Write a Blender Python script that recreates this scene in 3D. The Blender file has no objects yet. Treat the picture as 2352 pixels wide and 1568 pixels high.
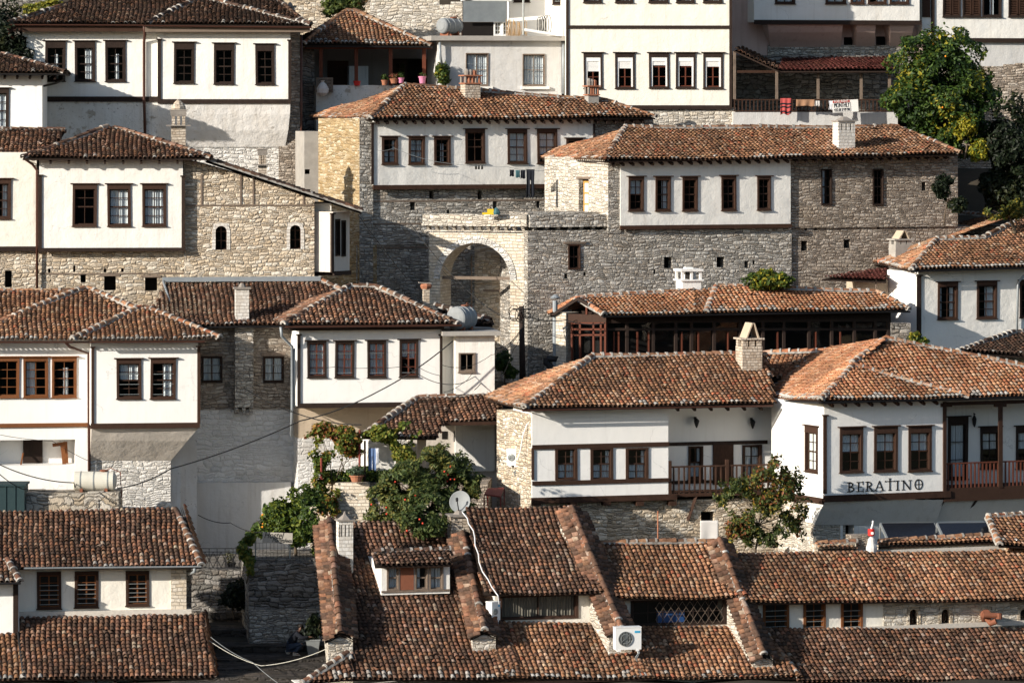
import bpy, math, random
import numpy as np
from mathutils import Vector, Matrix
random.seed(7)
rng = np.random.default_rng(7)
SC = bpy.context.scene
COL = SC.collection
R = math.radians

# ------------------------------------------------------------------ camera, world, sun
DIST, HC, FO, HOR = 150.0, 22.5, 9647.0, 245.0      # metres, metres, focal length and horizon row in survey units
SUN_AZ, SUN_EL = 54.0, 18.5
cd = bpy.data.cameras.new('camera')
cam = bpy.data.objects.new('camera', cd)
COL.objects.link(cam)
cam.location = (0, -DIST, HC)
cam.rotation_euler = (R(90), 0, 0)
cd.sensor_width = 36.0
cd.lens = 36.0 * FO / 2352.0
cd.shift_y = -(784.0 - HOR) / 2352.0
cd.clip_start = 1.0
cd.clip_end = 2000.0
SC.camera = cam
W = bpy.data.worlds.new('World')
SC.world = W
W.use_nodes = True
wn = W.node_tree
wn.nodes.clear()
wo = wn.nodes.new('ShaderNodeOutputWorld')
wb = wn.nodes.new('ShaderNodeBackground')
ws = wn.nodes.new('ShaderNodeTexSky')
ws.sky_type = 'NISHITA'
ws.sun_disc = False
ws.sun_elevation = R(SUN_EL)
ws.sun_rotation = R(180.0 + SUN_AZ)
ws.altitude = 100
wb.inputs['Strength'].default_value = 0.098
wn.links.new(ws.outputs[0], wb.inputs[0])
wn.links.new(wb.outputs[0], wo.inputs[0])
sl = bpy.data.lights.new('sun', 'SUN')
sl.energy = 4.4
sl.angle = R(0.5)
sl.color = (1.0, 0.92, 0.81)
so = bpy.data.objects.new('sun', sl)
COL.objects.link(so)
LD = Vector((math.sin(R(SUN_AZ)) * math.cos(R(SUN_EL)), math.cos(R(SUN_AZ)) * math.cos(R(SUN_EL)), -math.sin(R(SUN_EL))))
so.rotation_euler = LD.to_track_quat('-Z', 'Y').to_euler()
so.location = (-60, -80, 80)
SC.view_settings.view_transform = 'Standard'
SC.view_settings.look = 'None'
SC.view_settings.gamma = 1
SC.view_settings.exposure = 0.68
SC.cycles.max_bounces = 6
SC.cycles.transparent_max_bounces = 12

# ------------------------------------------------------------------ survey: picture units -> place
def terr(Y):
    """spreads the rows: everything from the banded house up stands 2.5 m further into the hill"""
    return Y if Y <= -4.5 else (Y + 2.5 * (Y + 4.5) / 4.5 if Y < 0 else Y + 2.5)
def pt(x, y, Y):
    Y = terr(Y)
    k = (DIST + Y) / FO
    return Vector(((x - 1176.0) * k, Y, HC - (y - HOR) * k))

def frm(x, y, Y, yaw=0.0):
    return Fr(pt(x, y, Y), yaw)

class Fr:
    """a local frame: x along the facade, y into the hill, z up"""
    def __init__(s, o, yaw=0.0):
        s.o = o
        s.yaw = R(yaw)
        s.M = Matrix.Translation(o) @ Matrix.Rotation(s.yaw, 4, 'Z')
        s.I = s.M.inverted()
        s.d = Vector((-math.sin(s.yaw), math.cos(s.yaw), 0))
    def loc(s, x, y, off=0.0):
        c = Vector((0, -DIST, HC))
        r = Vector(((x - 1176.0) / FO, 1.0, -(y - HOR) / FO))
        t = (off - (c - s.o).dot(s.d)) / r.dot(s.d)
        return s.I @ (c + r * t)

def empty(name, M, label=None, cat=None, group=None, kind=None):
    o = bpy.data.objects.new(name, None)
    o.empty_display_size = 0.3
    COL.objects.link(o)
    o.matrix_world = M
    tag(o, label, cat, group, kind)
    return o

def tag(o, label=None, cat=None, group=None, kind=None):
    if label: o['label'] = label
    if cat:
        o['category'] = cat
        o['kind'] = 'thing'
    if group: o['group'] = group
    if kind: o['kind'] = kind
    return o

# ------------------------------------------------------------------ mesh builder
class MB:
    def __init__(s):
        s.v = []; s.f = []; s.m = []
    def poly(s, pts, mat=0):
        n = len(s.v)
        s.v += [tuple(p) for p in pts]
        s.f.append(tuple(range(n, n + len(pts))))
        s.m.append(mat)
    def box(s, x0, x1, y0, y1, z0, z1, mat=0, M=None):
        if x0 > x1: x0, x1 = x1, x0
        if y0 > y1: y0, y1 = y1, y0
        if z0 > z1: z0, z1 = z1, z0
        c = [(x0,y0,z0),(x1,y0,z0),(x1,y1,z0),(x0,y1,z0),(x0,y0,z1),(x1,y0,z1),(x1,y1,z1),(x0,y1,z1)]
        s.hexa(c, mat, M)
    def hexa(s, c, mat=0, M=None):
        n = len(s.v)
        s.v += [tuple(M @ Vector(p)) if M else tuple(p) for p in c]
        for f in ((0,3,2,1),(4,5,6,7),(0,1,5,4),(1,2,6,5),(2,3,7,6),(3,0,4,7)):
            s.f.append(tuple(n + i for i in f)); s.m.append(mat)
    def bar(s, a, b, w, h, mat=0):
        a = Vector(a); b = Vector(b)
        d = (b - a).normalized()
        up = Vector((0,0,1)) if abs(d.z) < .95 else Vector((0,1,0))
        x = d.cross(up).normalized() * (w / 2)
        y = x.cross(d).normalized() * (h / 2)
        c = [a-x-y, a+x-y, b+x-y, b-x-y, a-x+y, a+x+y, b+x+y, b-x+y]
        s.hexa(c, mat)
    def shear(s, k, z0):
        s.v = [(x + k * (z - z0), y, z) for (x, y, z) in s.v]
    def tube(s, pts, r, mat=0, n=6, caps=True):
        pts = [Vector(p) for p in pts]
        rr = r if isinstance(r, (list, tuple)) else [r] * len(pts)
        base = len(s.v)
        ux = None
        for i, p in enumerate(pts):
            d = (pts[min(i+1, len(pts)-1)] - pts[max(i-1, 0)])
            d = d.normalized() if d.length > 1e-9 else Vector((0,0,1))
            if ux is None:
                ux = d.cross(Vector((0,0,1)) if abs(d.z) < .9 else Vector((0,1,0))).normalized()
            ux = (ux - d * ux.dot(d)).normalized()
            uy = d.cross(ux)
            for k in range(n):
                a = 2 * math.pi * k / n
                s.v.append(tuple(p + (ux * math.cos(a) + uy * math.sin(a)) * rr[i]))
        for i in range(len(pts) - 1):
            for k in range(n):
                q = base + i * n
                s.f.append((q + k, q + (k+1) % n, q + n + (k+1) % n, q + n + k)); s.m.append(mat)
        if caps:
            s.f.append(tuple(base + k for k in reversed(range(n)))); s.m.append(mat)
            q = base + (len(pts) - 1) * n
            s.f.append(tuple(q + k for k in range(n))); s.m.append(mat)
    def lathe(s, prof, c=(0,0,0), n=14, mat=0, M=None):
        """prof: list of (radius, height) from the bottom up, about z through c"""
        base = len(s.v)
        c = Vector(c)
        for (r, z) in prof:
            for k in range(n):
                a = 2 * math.pi * k / n
                p = Vector((r * math.cos(a), r * math.sin(a), z))
                p = (M @ p) if M else p
                s.v.append(tuple(c + p))
        for i in range(len(prof) - 1):
            for k in range(n):
                q = base + i * n
                s.f.append((q + k, q + (k+1) % n, q + n + (k+1) % n, q + n + k)); s.m.append(mat)
        s.f.append(tuple(base + k for k in reversed(range(n)))); s.m.append(mat)
        q = base + (len(prof) - 1) * n
        s.f.append(tuple(q + k for k in range(n))); s.m.append(mat)
    def build(s, name, mats, parent=None, M=None, smooth=False):
        me = bpy.data.meshes.new(name)
        me.from_pydata(s.v, [], s.f)
        mats = mats if isinstance(mats, (list, tuple)) else [mats]
        for m in mats: me.materials.append(m)
        if len(mats) > 1:
            me.polygons.foreach_set('material_index', np.array(s.m, dtype=np.int32))
        if smooth:
            me.polygons.foreach_set('use_smooth', np.ones(len(s.f), dtype=bool))
        auto_uv(me)
        me.update()
        return link(name, me, parent, M)

class Pr:
    """stands for a house whose part lies in another frame"""
    def __init__(s, root, M): s.root = root; s.M = M

def link(name, me, parent=None, M=None):
    o = bpy.data.objects.new(name, me)
    COL.objects.link(o)
    if isinstance(parent, Pr):
        o.parent = parent.root; o.matrix_local = parent.M; return o
    if parent: o.parent = parent
    if M is not None: o.matrix_local = M
    return o

def auto_uv(me):
    """metres on every face: along the wall and up it"""
    me.update()
    nf = len(me.polygons)
    if not nf: return
    nl = len(me.loops)
    N = np.empty(nf * 3); me.polygons.foreach_get('normal', N); N = N.reshape(-1, 3)
    tot = np.empty(nf, dtype=np.int32); me.polygons.foreach_get('loop_total', tot)
    vi = np.empty(nl, dtype=np.int32); me.loops.foreach_get('vertex_index', vi)
    co = np.empty(len(me.vertices) * 3); me.vertices.foreach_get('co', co); co = co.reshape(-1, 3)
    T = np.stack([-N[:, 1], N[:, 0], np.zeros(nf)], 1)
    L = np.linalg.norm(T, axis=1)
    flat = L < 0.25
    T[flat] = (1, 0, 0)
    T /= np.linalg.norm(T, axis=1)[:, None]
    B = np.cross(N, T)
    Tl = np.repeat(T, tot, 0); Bl = np.repeat(B, tot, 0); P = co[vi]
    uv = np.stack([(P * Tl).sum(1), (P * Bl).sum(1)], 1)
    lay = me.uv_layers.new(name='UVMap')
    lay.data.foreach_set('uv', uv.astype(np.float32).ravel())

# ------------------------------------------------------------------ materials
class NT:
    def __init__(s, name):
        s.m = bpy.data.materials.new(name)
        s.m.use_nodes = True
        s.t = s.m.node_tree
        s.t.nodes.clear()
        s.o = s.t.nodes.new('ShaderNodeOutputMaterial')
    def n(s, typ, props=None, ins=None, **kw):
        nd = s.t.nodes.new('ShaderNode' + typ)
        for k, v in (props or {}).items(): setattr(nd, k, v)
        items = list(enumerate(ins or [])) + [(k.replace('_', ' '), v) for k, v in kw.items()]
        for k, v in items:
            if v is None: continue
            sock = nd.inputs[k]
            if isinstance(v, bpy.types.NodeSocket): s.t.links.new(v, sock)
            else:
                if isinstance(v, (tuple, list)) and len(v) == 3 and sock.type == 'RGBA': v = (*v, 1)
                sock.default_value = v
        return nd
    def math(s, op, a, b=None, clamp=False):
        return s.n('Math', {'operation': op, 'use_clamp': clamp}, [a, b]).outputs[0]
    def mix(s, f, a, b, mode='MIX'):
        nd = s.n('MixRGB', {'blend_type': mode}, [f, a, b])
        return nd.outputs[0]
    def ramp(s, f, stops, interp='LINEAR'):
        nd = s.n('ValToRGB', None, [f])
        nd.color_ramp.interpolation = interp
        e = nd.color_ramp.elements
        while len(e) < len(stops): e.new(0.5)
        for q, (p, c) in zip(e, stops):
            q.position = p
            q.color = (*c, 1) if isinstance(c, (tuple, list)) else (c, c, c, 1)
        return nd.outputs[0]
    def noise(s, vec, scale, detail=3, rough=.55, fac=True):
        nd = s.n('TexNoise', None, None, Vector=vec, Scale=scale, Detail=detail, Roughness=rough)
        return nd.outputs[0 if fac else 1]
    def coords(s, kind='Object'):
        c = s.n('TexCoord').outputs[kind]
        r = s.n('ObjectInfo').outputs['Random']
        v = s.n('CombineXYZ', None, [s.math('MULTIPLY', r, 37.0), s.math('MULTIPLY', r, 19.0), 0.0]).outputs[0]
        return s.n('VectorMath', {'operation': 'ADD'}, [c, v]).outputs[0]
    def stretch(s, vec, sc):
        return s.n('VectorMath', {'operation': 'MULTIPLY'}, [vec, sc]).outputs[0]
    def fin(s, col, rough=.9, bump=None, bs=.3, bd=.02, metal=0.0, spec=.3):
        nrm = None
        if bump is not None:
            nrm = s.n('Bump', None, None, Strength=bs, Distance=bd, Height=bump).outputs[0]
        p = s.n('BsdfPrincipled', None, None, Base_Color=col, Roughness=rough, Metallic=metal, Normal=nrm)
        p.inputs['Specular IOR Level'].default_value = spec
        s.t.links.new(p.outputs[0], s.o.inputs[0])
        return s.m

MAT = {}
def plaster(name, col, dirt=.25, spots=.0, spotcol=(.32, .29, .25), bump=.35):
    t = NT(name)
    v = t.coords()
    big = t.noise(v, .45, 3)
    mid = t.noise(t.stretch(v, (1.6, 1.6, .5)), 1.6, 4)
    fine = t.noise(v, 14, 4)
    c = t.mix(t.ramp(big, [(.35, 0.0), (.7, dirt)]), col, tuple(k * .72 for k in col))
    c = t.mix(t.ramp(mid, [(.45, 0.0), (.75, dirt * .9)]), c, tuple(a * b for a, b in zip(col, (.78, .72, .64))))
    st = t.noise(t.stretch(v, (5.5, 5.5, .28)), 1.0, 4, .6)
    c = t.mix(t.ramp(st, [(.55, 0.0), (.80, min(.5, dirt * 1.5 + .06))]), c, tuple(a * b for a, b in zip(col, (.55, .50, .44))))
    pat = t.noise(v, .95, 5, .62)
    c = t.mix(t.ramp(pat, [(.60, 0.0), (.63, dirt * .55)]), c, tuple(a * b for a, b in zip(col, (.86, .85, .84))))
    # cracks
    vor = t.n('TexVoronoi', {'feature': 'DISTANCE_TO_EDGE'}, None, Vector=t.n('VectorMath', {'operation': 'ADD'}, [v, t.stretch(t.noise(v, 1.3, 4, .6, False), (.9, .9, .9))]).outputs[0], Scale=.42).outputs[0]
    crack = t.math('MULTIPLY', t.ramp(vor, [(0.0, 1.0), (.006, 0.0)]), t.ramp(t.noise(v, .8, 2), [(.5, 0.0), (.6, .5)]))
    c = t.mix(crack, c, tuple(k * .45 for k in col))
    if spots > 0:
        sp = t.noise(v, 2.2, 7, .68)
        c = t.mix(t.ramp(sp, [(.68 - .16 * spots, 0.0), (.72 - .12 * spots, .8)]), c, spotcol)
        sp2 = t.noise(v, 9, 4, .7)
        c = t.mix(t.ramp(sp2, [(.69 - .1 * spots, 0.0), (.74 - .1 * spots, .75)]), c, tuple(k * .6 for k in spotcol))
    h = t.math('ADD', t.math('MULTIPLY', t.noise(v, 1.5, 4), 1.5), t.math('MULTIPLY', fine, .22))
    MAT[name] = t.fin(c, .92, h, min(1.0, bump * 1.5), .06, spec=.15)

def rubble(name, cols, mortar, w=.24, h=.135, bump=1.0, stain=.3, warm=(.30, .21, .12), wob=1.0):
    """roughly coursed stone: rows of uneven stones, some courses split in two"""
    t = NT(name)
    uv = t.coords('UV')
    s0 = t.n('SeparateXYZ', None, [uv])
    M = t.math
    def nz(sc, det=3): return M('SUBTRACT', t.noise(uv, sc, det, .6), .5)
    v1 = M('ADD', M('DIVIDE', s0.outputs[1], h), M('ADD', M('MULTIPLY', nz(.7, 2), 3.0 * wob), M('MULTIPLY', nz(5.5), .75 * wob)))
    row = M('FLOOR', v1); fv = M('SUBTRACT', v1, row)
    rw = t.n('TexWhiteNoise', {'noise_dimensions': '1D'}, None, W=row).outputs['Value']
    u1 = M('ADD', M('MULTIPLY', M('DIVIDE', s0.outputs[0], w), M('ADD', .7, M('MULTIPLY', rw, .7))), M('ADD', M('MULTIPLY', rw, 37.0), M('ADD', M('MULTIPLY', nz(6.0), .8 * wob), M('MULTIPLY', nz(1.6, 2), 2.2 * wob))))
    col = M('FLOOR', u1); fu = M('SUBTRACT', u1, col)
    def rnd(x, y):
        return t.n('SeparateXYZ', None, [t.n('TexWhiteNoise', {'noise_dimensions': '2D'}, None, Vector=t.n('CombineXYZ', None, [x, y, 0.0]).outputs[0]).outputs['Color']])
    r0 = rnd(col, row)
    split = M('GREATER_THAN', r0.outputs[2], .6)
    v2 = M('MULTIPLY', fv, M('ADD', 1.0, split)); sub = M('FLOOR', v2); fv2 = M('SUBTRACT', v2, sub)
    r = rnd(M('ADD', col, M('MULTIPLY', sub, .37)), M('ADD', row, M('MULTIPLY', sub, .61)))
    du = M('MULTIPLY', M('MINIMUM', fu, M('SUBTRACT', 1.0, fu)), w)
    dv = M('DIVIDE', M('MULTIPLY', M('MINIMUM', fv2, M('SUBTRACT', 1.0, fv2)), h), M('ADD', 1.0, split))
    sm = t.n('Math', {'operation': 'SMOOTH_MIN'}, [du, dv, .035]).outputs[0]
    e = M('ADD', M('MULTIPLY', sm, 8.0), M('MULTIPLY', nz(17, 4), .22))
    n = len(cols)
    c = t.ramp(r.outputs[0], [((i + .5) / n, k) for i, k in enumerate(cols)])
    c = t.mix(M('MULTIPLY', M('POWER', r.outputs[1], 4.0), .5), c, tuple(k * .65 for k in cols[0]))
    c = t.mix(t.ramp(t.noise(uv, 18, 4, .65), [(.35, .3), (.65, 0.0)]), c, tuple(k * .6 for k in cols[0]))
    c = t.mix(t.ramp(t.noise(uv, .55, 4, .6), [(.52, 0.0), (.74, stain)]), c, warm)
    deep = t.ramp(t.noise(uv, 3.2, 3, .6), [(.34, 1.0), (.60, .25)])
    mk = t.ramp(e, [(0.02, 1.0), (.10, .8), (.24, 0.0)])
    c = t.mix(M('MULTIPLY', mk, deep), c, mortar)
    hg = M('ADD', M('MULTIPLY', t.ramp(e, [(0.0, 0.0), (.18, .65), (.5, 1.0)]), M('ADD', .4, M('MULTIPLY', r.outputs[1], .8))), M('MULTIPLY', t.noise(uv, 15, 5, .65), .5))
    MAT[name] = t.fin(c, .95, hg, bump, .085, spec=.1)

def ashlar(name, c1, c2, mortar, w=.42, h=.19, bump=.8, ms=.012, dist=.05):
    t = NT(name)
    uv = t.coords('UV')
    dn = t.noise(uv, 2.2, 2, .5, False)
    uvd = t.n('VectorMath', {'operation': 'ADD'}, [uv, t.stretch(dn, (dist * 2.4, dist, 0))]).outputs[0]
    b = t.n('TexBrick', {'offset': .45, 'squash': .7, 'squash_frequency': 3}, None, Vector=uvd, Color1=c1, Color2=c2, Mortar=mortar,
            Scale=1.0, Mortar_Size=ms, Mortar_Smooth=.35, Bias=0.0, Brick_Width=w, Row_Height=h)
    c = t.mix(t.ramp(t.noise(uv, 9, 4, .65), [(.38, .4), (.66, 0.0)]), b.outputs[0], tuple(k * .6 for k in c1))
    c = t.mix(t.ramp(t.noise(uv, .8, 3, .6), [(.5, 0.0), (.72, .3)]), c, (.34, .24, .15))
    hh = t.math('ADD', t.math('MULTIPLY', b.outputs[1], -1.0), t.math('MULTIPLY', t.noise(uv, 10, 4, .6), .5))
    MAT[name] = t.fin(c, .93, hh, bump, .04, spec=.1)

def wood(name, col, var=.45, rough=.75):
    t = NT(name)
    v = t.coords()
    g = t.noise(t.stretch(v, (9, 9, 2.5)), 2.2, 5, .65)
    c = t.mix(t.ramp(g, [(.35, 0.0), (.7, var)]), col, tuple(min(1, k * 2.1 + .01) for k in col))
    c = t.mix(t.ramp(t.noise(v, 3.0, 4), [(.5, 0.0), (.75, .6)]), c, tuple(k * .45 for k in col))
    rr = t.n('ObjectInfo').outputs['Random']
    c = t.mix(t.math('MULTIPLY', rr, .55), c, tuple(k * .45 for k in col))
    c = t.mix(t.math('MULTIPLY', t.math('POWER', rr, 4.0), .5), c, tuple(k * 1.6 + .012 for k in col))
    MAT[name] = t.fin(c, rough, g, .3, .01, spec=.2)

def plain(name, col, rough=.7, metal=0.0, var=.25, scale=6.0, bump=.15, spec=.3):
    t = NT(name)
    v = t.coords()
    n = t.noise(v, scale, 4)
    c = t.mix(t.ramp(n, [(.35, 0.0), (.75, var)]), col, tuple(k * .5 for k in col))
    MAT[name] = t.fin(c, rough, t.noise(v, scale * 3, 3), bump, .01, metal, spec)

plaster('white_plaster', (.80, .785, .74), .2)
plaster('white_plaster_clean', (.84, .83, .80), .08, bump=.15)
plaster('grey_plaster', (.58, .575, .56), .3)
plaster('cream_plaster', (.80, .77, .69), .2)
plaster('beige_plaster', (.50, .41, .31), .25)
plaster('pink_plaster', (.56, .42, .37), .3)
plaster('worn_plaster', (.70, .675, .63), .5, .75, (.33, .28, .22), .9)
plaster('peeling_plaster', (.72, .70, .67), .5, .35, (.30, .27, .24), 1.2)
plaster('shade_plaster', (.20, .20, .20), .3)  # whitish porch wall, colour darkened to stand for deep shade
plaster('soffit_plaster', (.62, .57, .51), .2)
rubble('cream_rubble', [(.58, .47, .34), (.70, .60, .47), (.76, .68, .56), (.80, .75, .65), (.72, .60, .45)], (.42, .34, .25), 0.25, 0.15, bump=1.0)
rubble('yellow_rubble', [(.38, .27, .15), (.48, .37, .22), (.54, .44, .29), (.62, .54, .40)], (.42, .30, .15), 0.26, 0.12, bump=.8)
rubble('grey_rubble', [(.44, .415, .37), (.55, .52, .47), (.63, .60, .545), (.50, .43, .35), (.70, .67, .61)], (.20, .175, .145), 0.24, 0.14, bump=1.0, warm=(.25, .18, .12))
rubble('brown_rubble', [(.39, .33, .27), (.48, .42, .35), (.56, .50, .43), (.42, .35, .28)], (.17, .13, .10), 0.25, 0.13, bump=1.0)
rubble('pale_rubble', [(.60, .55, .47), (.70, .65, .57), (.76, .72, .65), (.66, .58, .47)], (.44, .38, .30), 0.27, 0.15, bump=.9, stain=.15)
rubble('white_rubble', [(.70, .68, .64), (.76, .74, .70), (.80, .78, .74)], (.62, .58, .52), 0.3, 0.17, .9, stain=.2, warm=(.4, .33, .25))
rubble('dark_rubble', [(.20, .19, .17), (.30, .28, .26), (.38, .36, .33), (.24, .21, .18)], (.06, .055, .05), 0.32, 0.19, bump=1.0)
rubble('boulder_rubble', [(.40, .36, .30), (.52, .48, .42), (.60, .55, .48), (.46, .38, .28)], (.14, .12, .10), 0.5, 0.32, 1.0)
rubble('washed_rubble', [(.74, .735, .72), (.78, .775, .76), (.80, .795, .78), (.70, .69, .67)], (.62, .60, .57), .34, .20, bump=.6, stain=.6, warm=(.40, .36, .31))
rubble('cobbles', [(.06, .055, .05), (.09, .08, .07), (.12, .105, .095)], (.03, .026, .02), 0.42, 0.26, .9)
ashlar('pale_ashlar', (.62, .53, .41), (.80, .74, .64), (.50, .43, .34), .27, .125, 1.2, .010, .085)
ashlar('white_ashlar', (.66, .62, .56), (.80, .78, .74), (.50, .46, .41), .24, .13, .9, .010, .06)
ashlar('grey_ashlar', (.34, .315, .285), (.46, .43, .39), (.16, .14, .12), .32, .15, 1.0)
ashlar('chimney_stone', (.48, .39, .30), (.70, .63, .53), (.34, .28, .22), .21, .105, 1.2, .010, .08)
wood('dark_wood', (.024, .014, .010))
wood('brown_wood', (.042, .020, .012))
wood('orange_wood', (.15, .055, .018), .4)
wood('red_wood', (.11, .032, .017), .35)
wood('grey_wood', (.17, .13, .10))
wood('yellow_wood', (.52, .27, .07), .2)
plain('black_iron', (.02, .02, .022), .6, .3)
plain('gutter_brown', (.075, .03, .02), .5)
plain('gutter_grey', (.30, .32, .32), .45, .4)
plain('pvc_white', (.80, .80, .78), .4, 0, .08)
plain('zinc', (.30, .33, .35), .55, .25, .35, 4)
plain('dish_grey', (.25, .265, .27), .7, 0, .3, 5)
plain('tank_cream', (.60, .58, .50), .6, 0, .3, 3)
plain('concrete', (.36, .34, .31), .95, 0, .45, 3, .5)
plain('terracotta', (.36, .15, .085), .85, 0, .3)
plain('pink_pot', (.62, .22, .36), .6)
plain('red_plastic', (.60, .03, .025), .45)
plain('red_metal', (.22, .04, .028), .7, 0, .4, 8)
plain('interior', (.010, .008, .007), .95, 0, .1)  # near-black paint standing in for the darkness of unlit rooms
plain('solar', (.012, .013, .017), .18, 0, .1, 3, 0.0, .5)
plain('blue_plastic', (.03, .10, .30), .6)
plain('dark_cloth', (.010, .012, .018), .95)
plain('dark_denim', (.03, .045, .075), .95)
plain('denim', (.10, .16, .30), .95)
plain('white_cloth', (.56, .54, .52), .95, 0, .15)
plain('tan_blind', (.20, .17, .14), .95)
plain('brown_cloth', (.30, .17, .10), .95)
plain('red_cloth', (.42, .075, .07), .95)
plain('lace', (.78, .79, .82), .95, 0, .25, 20)
plain('bark', (.10, .075, .05), .95, 0, .5, 8, .6)
plain('cable_black', (.018, .018, .018), .7)
plain('cable_white', (.75, .75, .75), .6)
plain('slate', (.27, .24, .21), .95, 0, .5, 5, .6)
plain('mortar', (.58, .54, .48), .95, 0, .35, 8, .6)
plain('fridge', (.55, .62, .66), .5)
plain('rust', (.24, .09, .05), .8, .1, .4)
plain('skin', (.22, .12, .085), .6)
plain('hair', (.015, .012, .01), .7)
plain('board_white', (.78, .77, .74), .7, 0, .06)
plain('board_grey', (.40, .37, .32), .85, 0, .3)
plain('ink', (.02, .018, .016), .7)
plain('sticker_blue', (.05, .38, .62), .5)
plain('orange_fruit', (.75, .27, .02), .5)
plain('red_fruit', (.55, .06, .03), .5)
plain('wicker', (.45, .30, .16), .9, 0, .5, 25, .6)
plain('shade_teal', (.018, .04, .045), .8)  # teal paint darkened, shade put into the colour of the shed
plain('teal_paint', (.05, .13, .15), .8)
plain('yellow_cloth', (.70, .48, .03), .9)
plain('earth', (.05, .04, .028), .98, 0, .4, 3, .8)

def glass():
    t = NT('glass')
    fc = t.n('LayerWeight', None, None, Blend=.5).outputs['Facing']
    fr = t.math('ADD', .03, t.math('MULTIPLY', t.math('POWER', fc, 4.0), .6))
    v = t.coords()
    b = t.n('Bump', None, None, Strength=.06, Distance=.05, Height=t.noise(v, 2.5, 2)).outputs[0]
    g = t.n('BsdfGlossy', None, None, Color=(.85, .9, .95, 1), Roughness=.04, Normal=b)
    tr = t.n('BsdfTransparent', None, None, Color=(.86, .9, .9, 1))
    m = t.n('MixShader', None, [fr, tr.outputs[0], g.outputs[0]])
    t.t.links.new(m.outputs[0], t.o.inputs[0])
    MAT['glass'] = t.m
glass()

def tilemat():
    t = NT('roof_tile')
    a = t.n('Attribute', {'attribute_name': 'tc'}).outputs['Color']
    v = t.coords()
    n1 = t.noise(v, 9, 5, .65)
    c = t.mix(t.ramp(n1, [(.36, .75), (.62, 0.0)]), a, t.mix(1.0, a, (.36, .33, .30, 1), 'MULTIPLY'))
    n3 = t.noise(v, .7, 4, .6)
    c = t.mix(t.ramp(n3, [(.5, 0.0), (.74, .55)]), c, (.055, .042, .034, 1))
    c = t.mix(t.ramp(t.noise(v, 26, 3, .7), [(.66, 0.0), (.78, .5)]), c, (.42, .36, .29, 1))
    MAT['roof_tile'] = t.fin(c, .9, n1, .5, .02, spec=.15)
tilemat()

def leafmat(name, trans=.3):
    t = NT(name)
    a = t.n('Attribute', {'attribute_name': 'tc'}).outputs['Color']
    d = t.n('BsdfPrincipled', None, None, Base_Color=a, Roughness=.55)
    d.inputs['Specular IOR Level'].default_value = .3
    tr = t.n('BsdfTranslucent', None, None, Color=a)
    m = t.n('MixShader', None, [trans, d.outputs[0], tr.outputs[0]])
    t.t.links.new(m.outputs[0], t.o.inputs[0])
    MAT[name] = t.m
leafmat('leaf')
# ------------------------------------------------------------------ numpy meshes with a colour per tile or leaf
def npmesh(name, V, F, C, mats, mi=None, parent=None, smooth=True, extra=None):
    """V (n,3), F (m,4) quads, C (n,3)"""
    V = np.asarray(V, dtype=np.float32); F = np.asarray(F, dtype=np.int32)
    me = bpy.data.meshes.new(name)
    me.vertices.add(len(V)); me.vertices.foreach_set('co', V.ravel())
    me.loops.add(F.size); me.loops.foreach_set('vertex_index', F.ravel())
    me.polygons.add(len(F))
    me.polygons.foreach_set('loop_start', np.arange(0, F.size, 4, dtype=np.int32))
    for m in mats: me.materials.append(m)
    if mi is not None: me.polygons.foreach_set('material_index', np.asarray(mi, dtype=np.int32))
    me.polygons.foreach_set('use_smooth', np.full(len(F), smooth, dtype=bool))
    at = me.attributes.new('tc', 'FLOAT_COLOR', 'POINT')
    C4 = np.ones((len(V), 4), dtype=np.float32); C4[:, :3] = C
    at.data.foreach_set('color', C4.ravel())
    me.update(); me.validate()
    return link(name, me, parent)

PAL = {
 'old': [((0.059,0.042,0.033),3),((0.112,0.065,0.046),4),((0.194,0.101,0.064),4),((0.293,0.142,0.082),3),((0.351,0.220,0.154),2),((0.410,0.325,0.253),.7)],
 'dark':[((0.044,0.034,0.028),4),((0.083,0.052,0.039),5),((0.136,0.079,0.053),4),((0.225,0.116,0.072),2),((0.293,0.199,0.143),1)],
 'mid': [((0.098,0.062,0.044),2),((0.204,0.104,0.061),3),((0.351,0.174,0.093),4),((0.428,0.231,0.131),3),((0.448,0.315,0.220),2),((0.390,0.116,0.061),.7)],
 'new': [((0.390,0.168,0.082),3),((0.488,0.226,0.116),5),((0.546,0.294,0.165),4),((0.546,0.377,0.264),2.5),((0.410,0.137,0.066),1.5),((0.254,0.116,0.066),.9)],
 'red': [((0.166,0.052,0.044),4),((0.136,0.042,0.036),3),((0.215,0.085,0.061),1)],
}
def palcols(pal, n):
    cs = np.array([c for c, w in PAL[pal]]); w = np.array([w for c, w in PAL[pal]], float)
    i = rng.choice(len(cs), n, p=w / w.sum())
    c = cs[i] * rng.uniform(.82, 1.2, (n, 1)) * rng.uniform(.95, 1.05, (n, 3))
    c = c * .70 + .30 * (cs * w[:, None]).sum(0) / w.sum()
    return np.clip(c, 0, .9)

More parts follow.
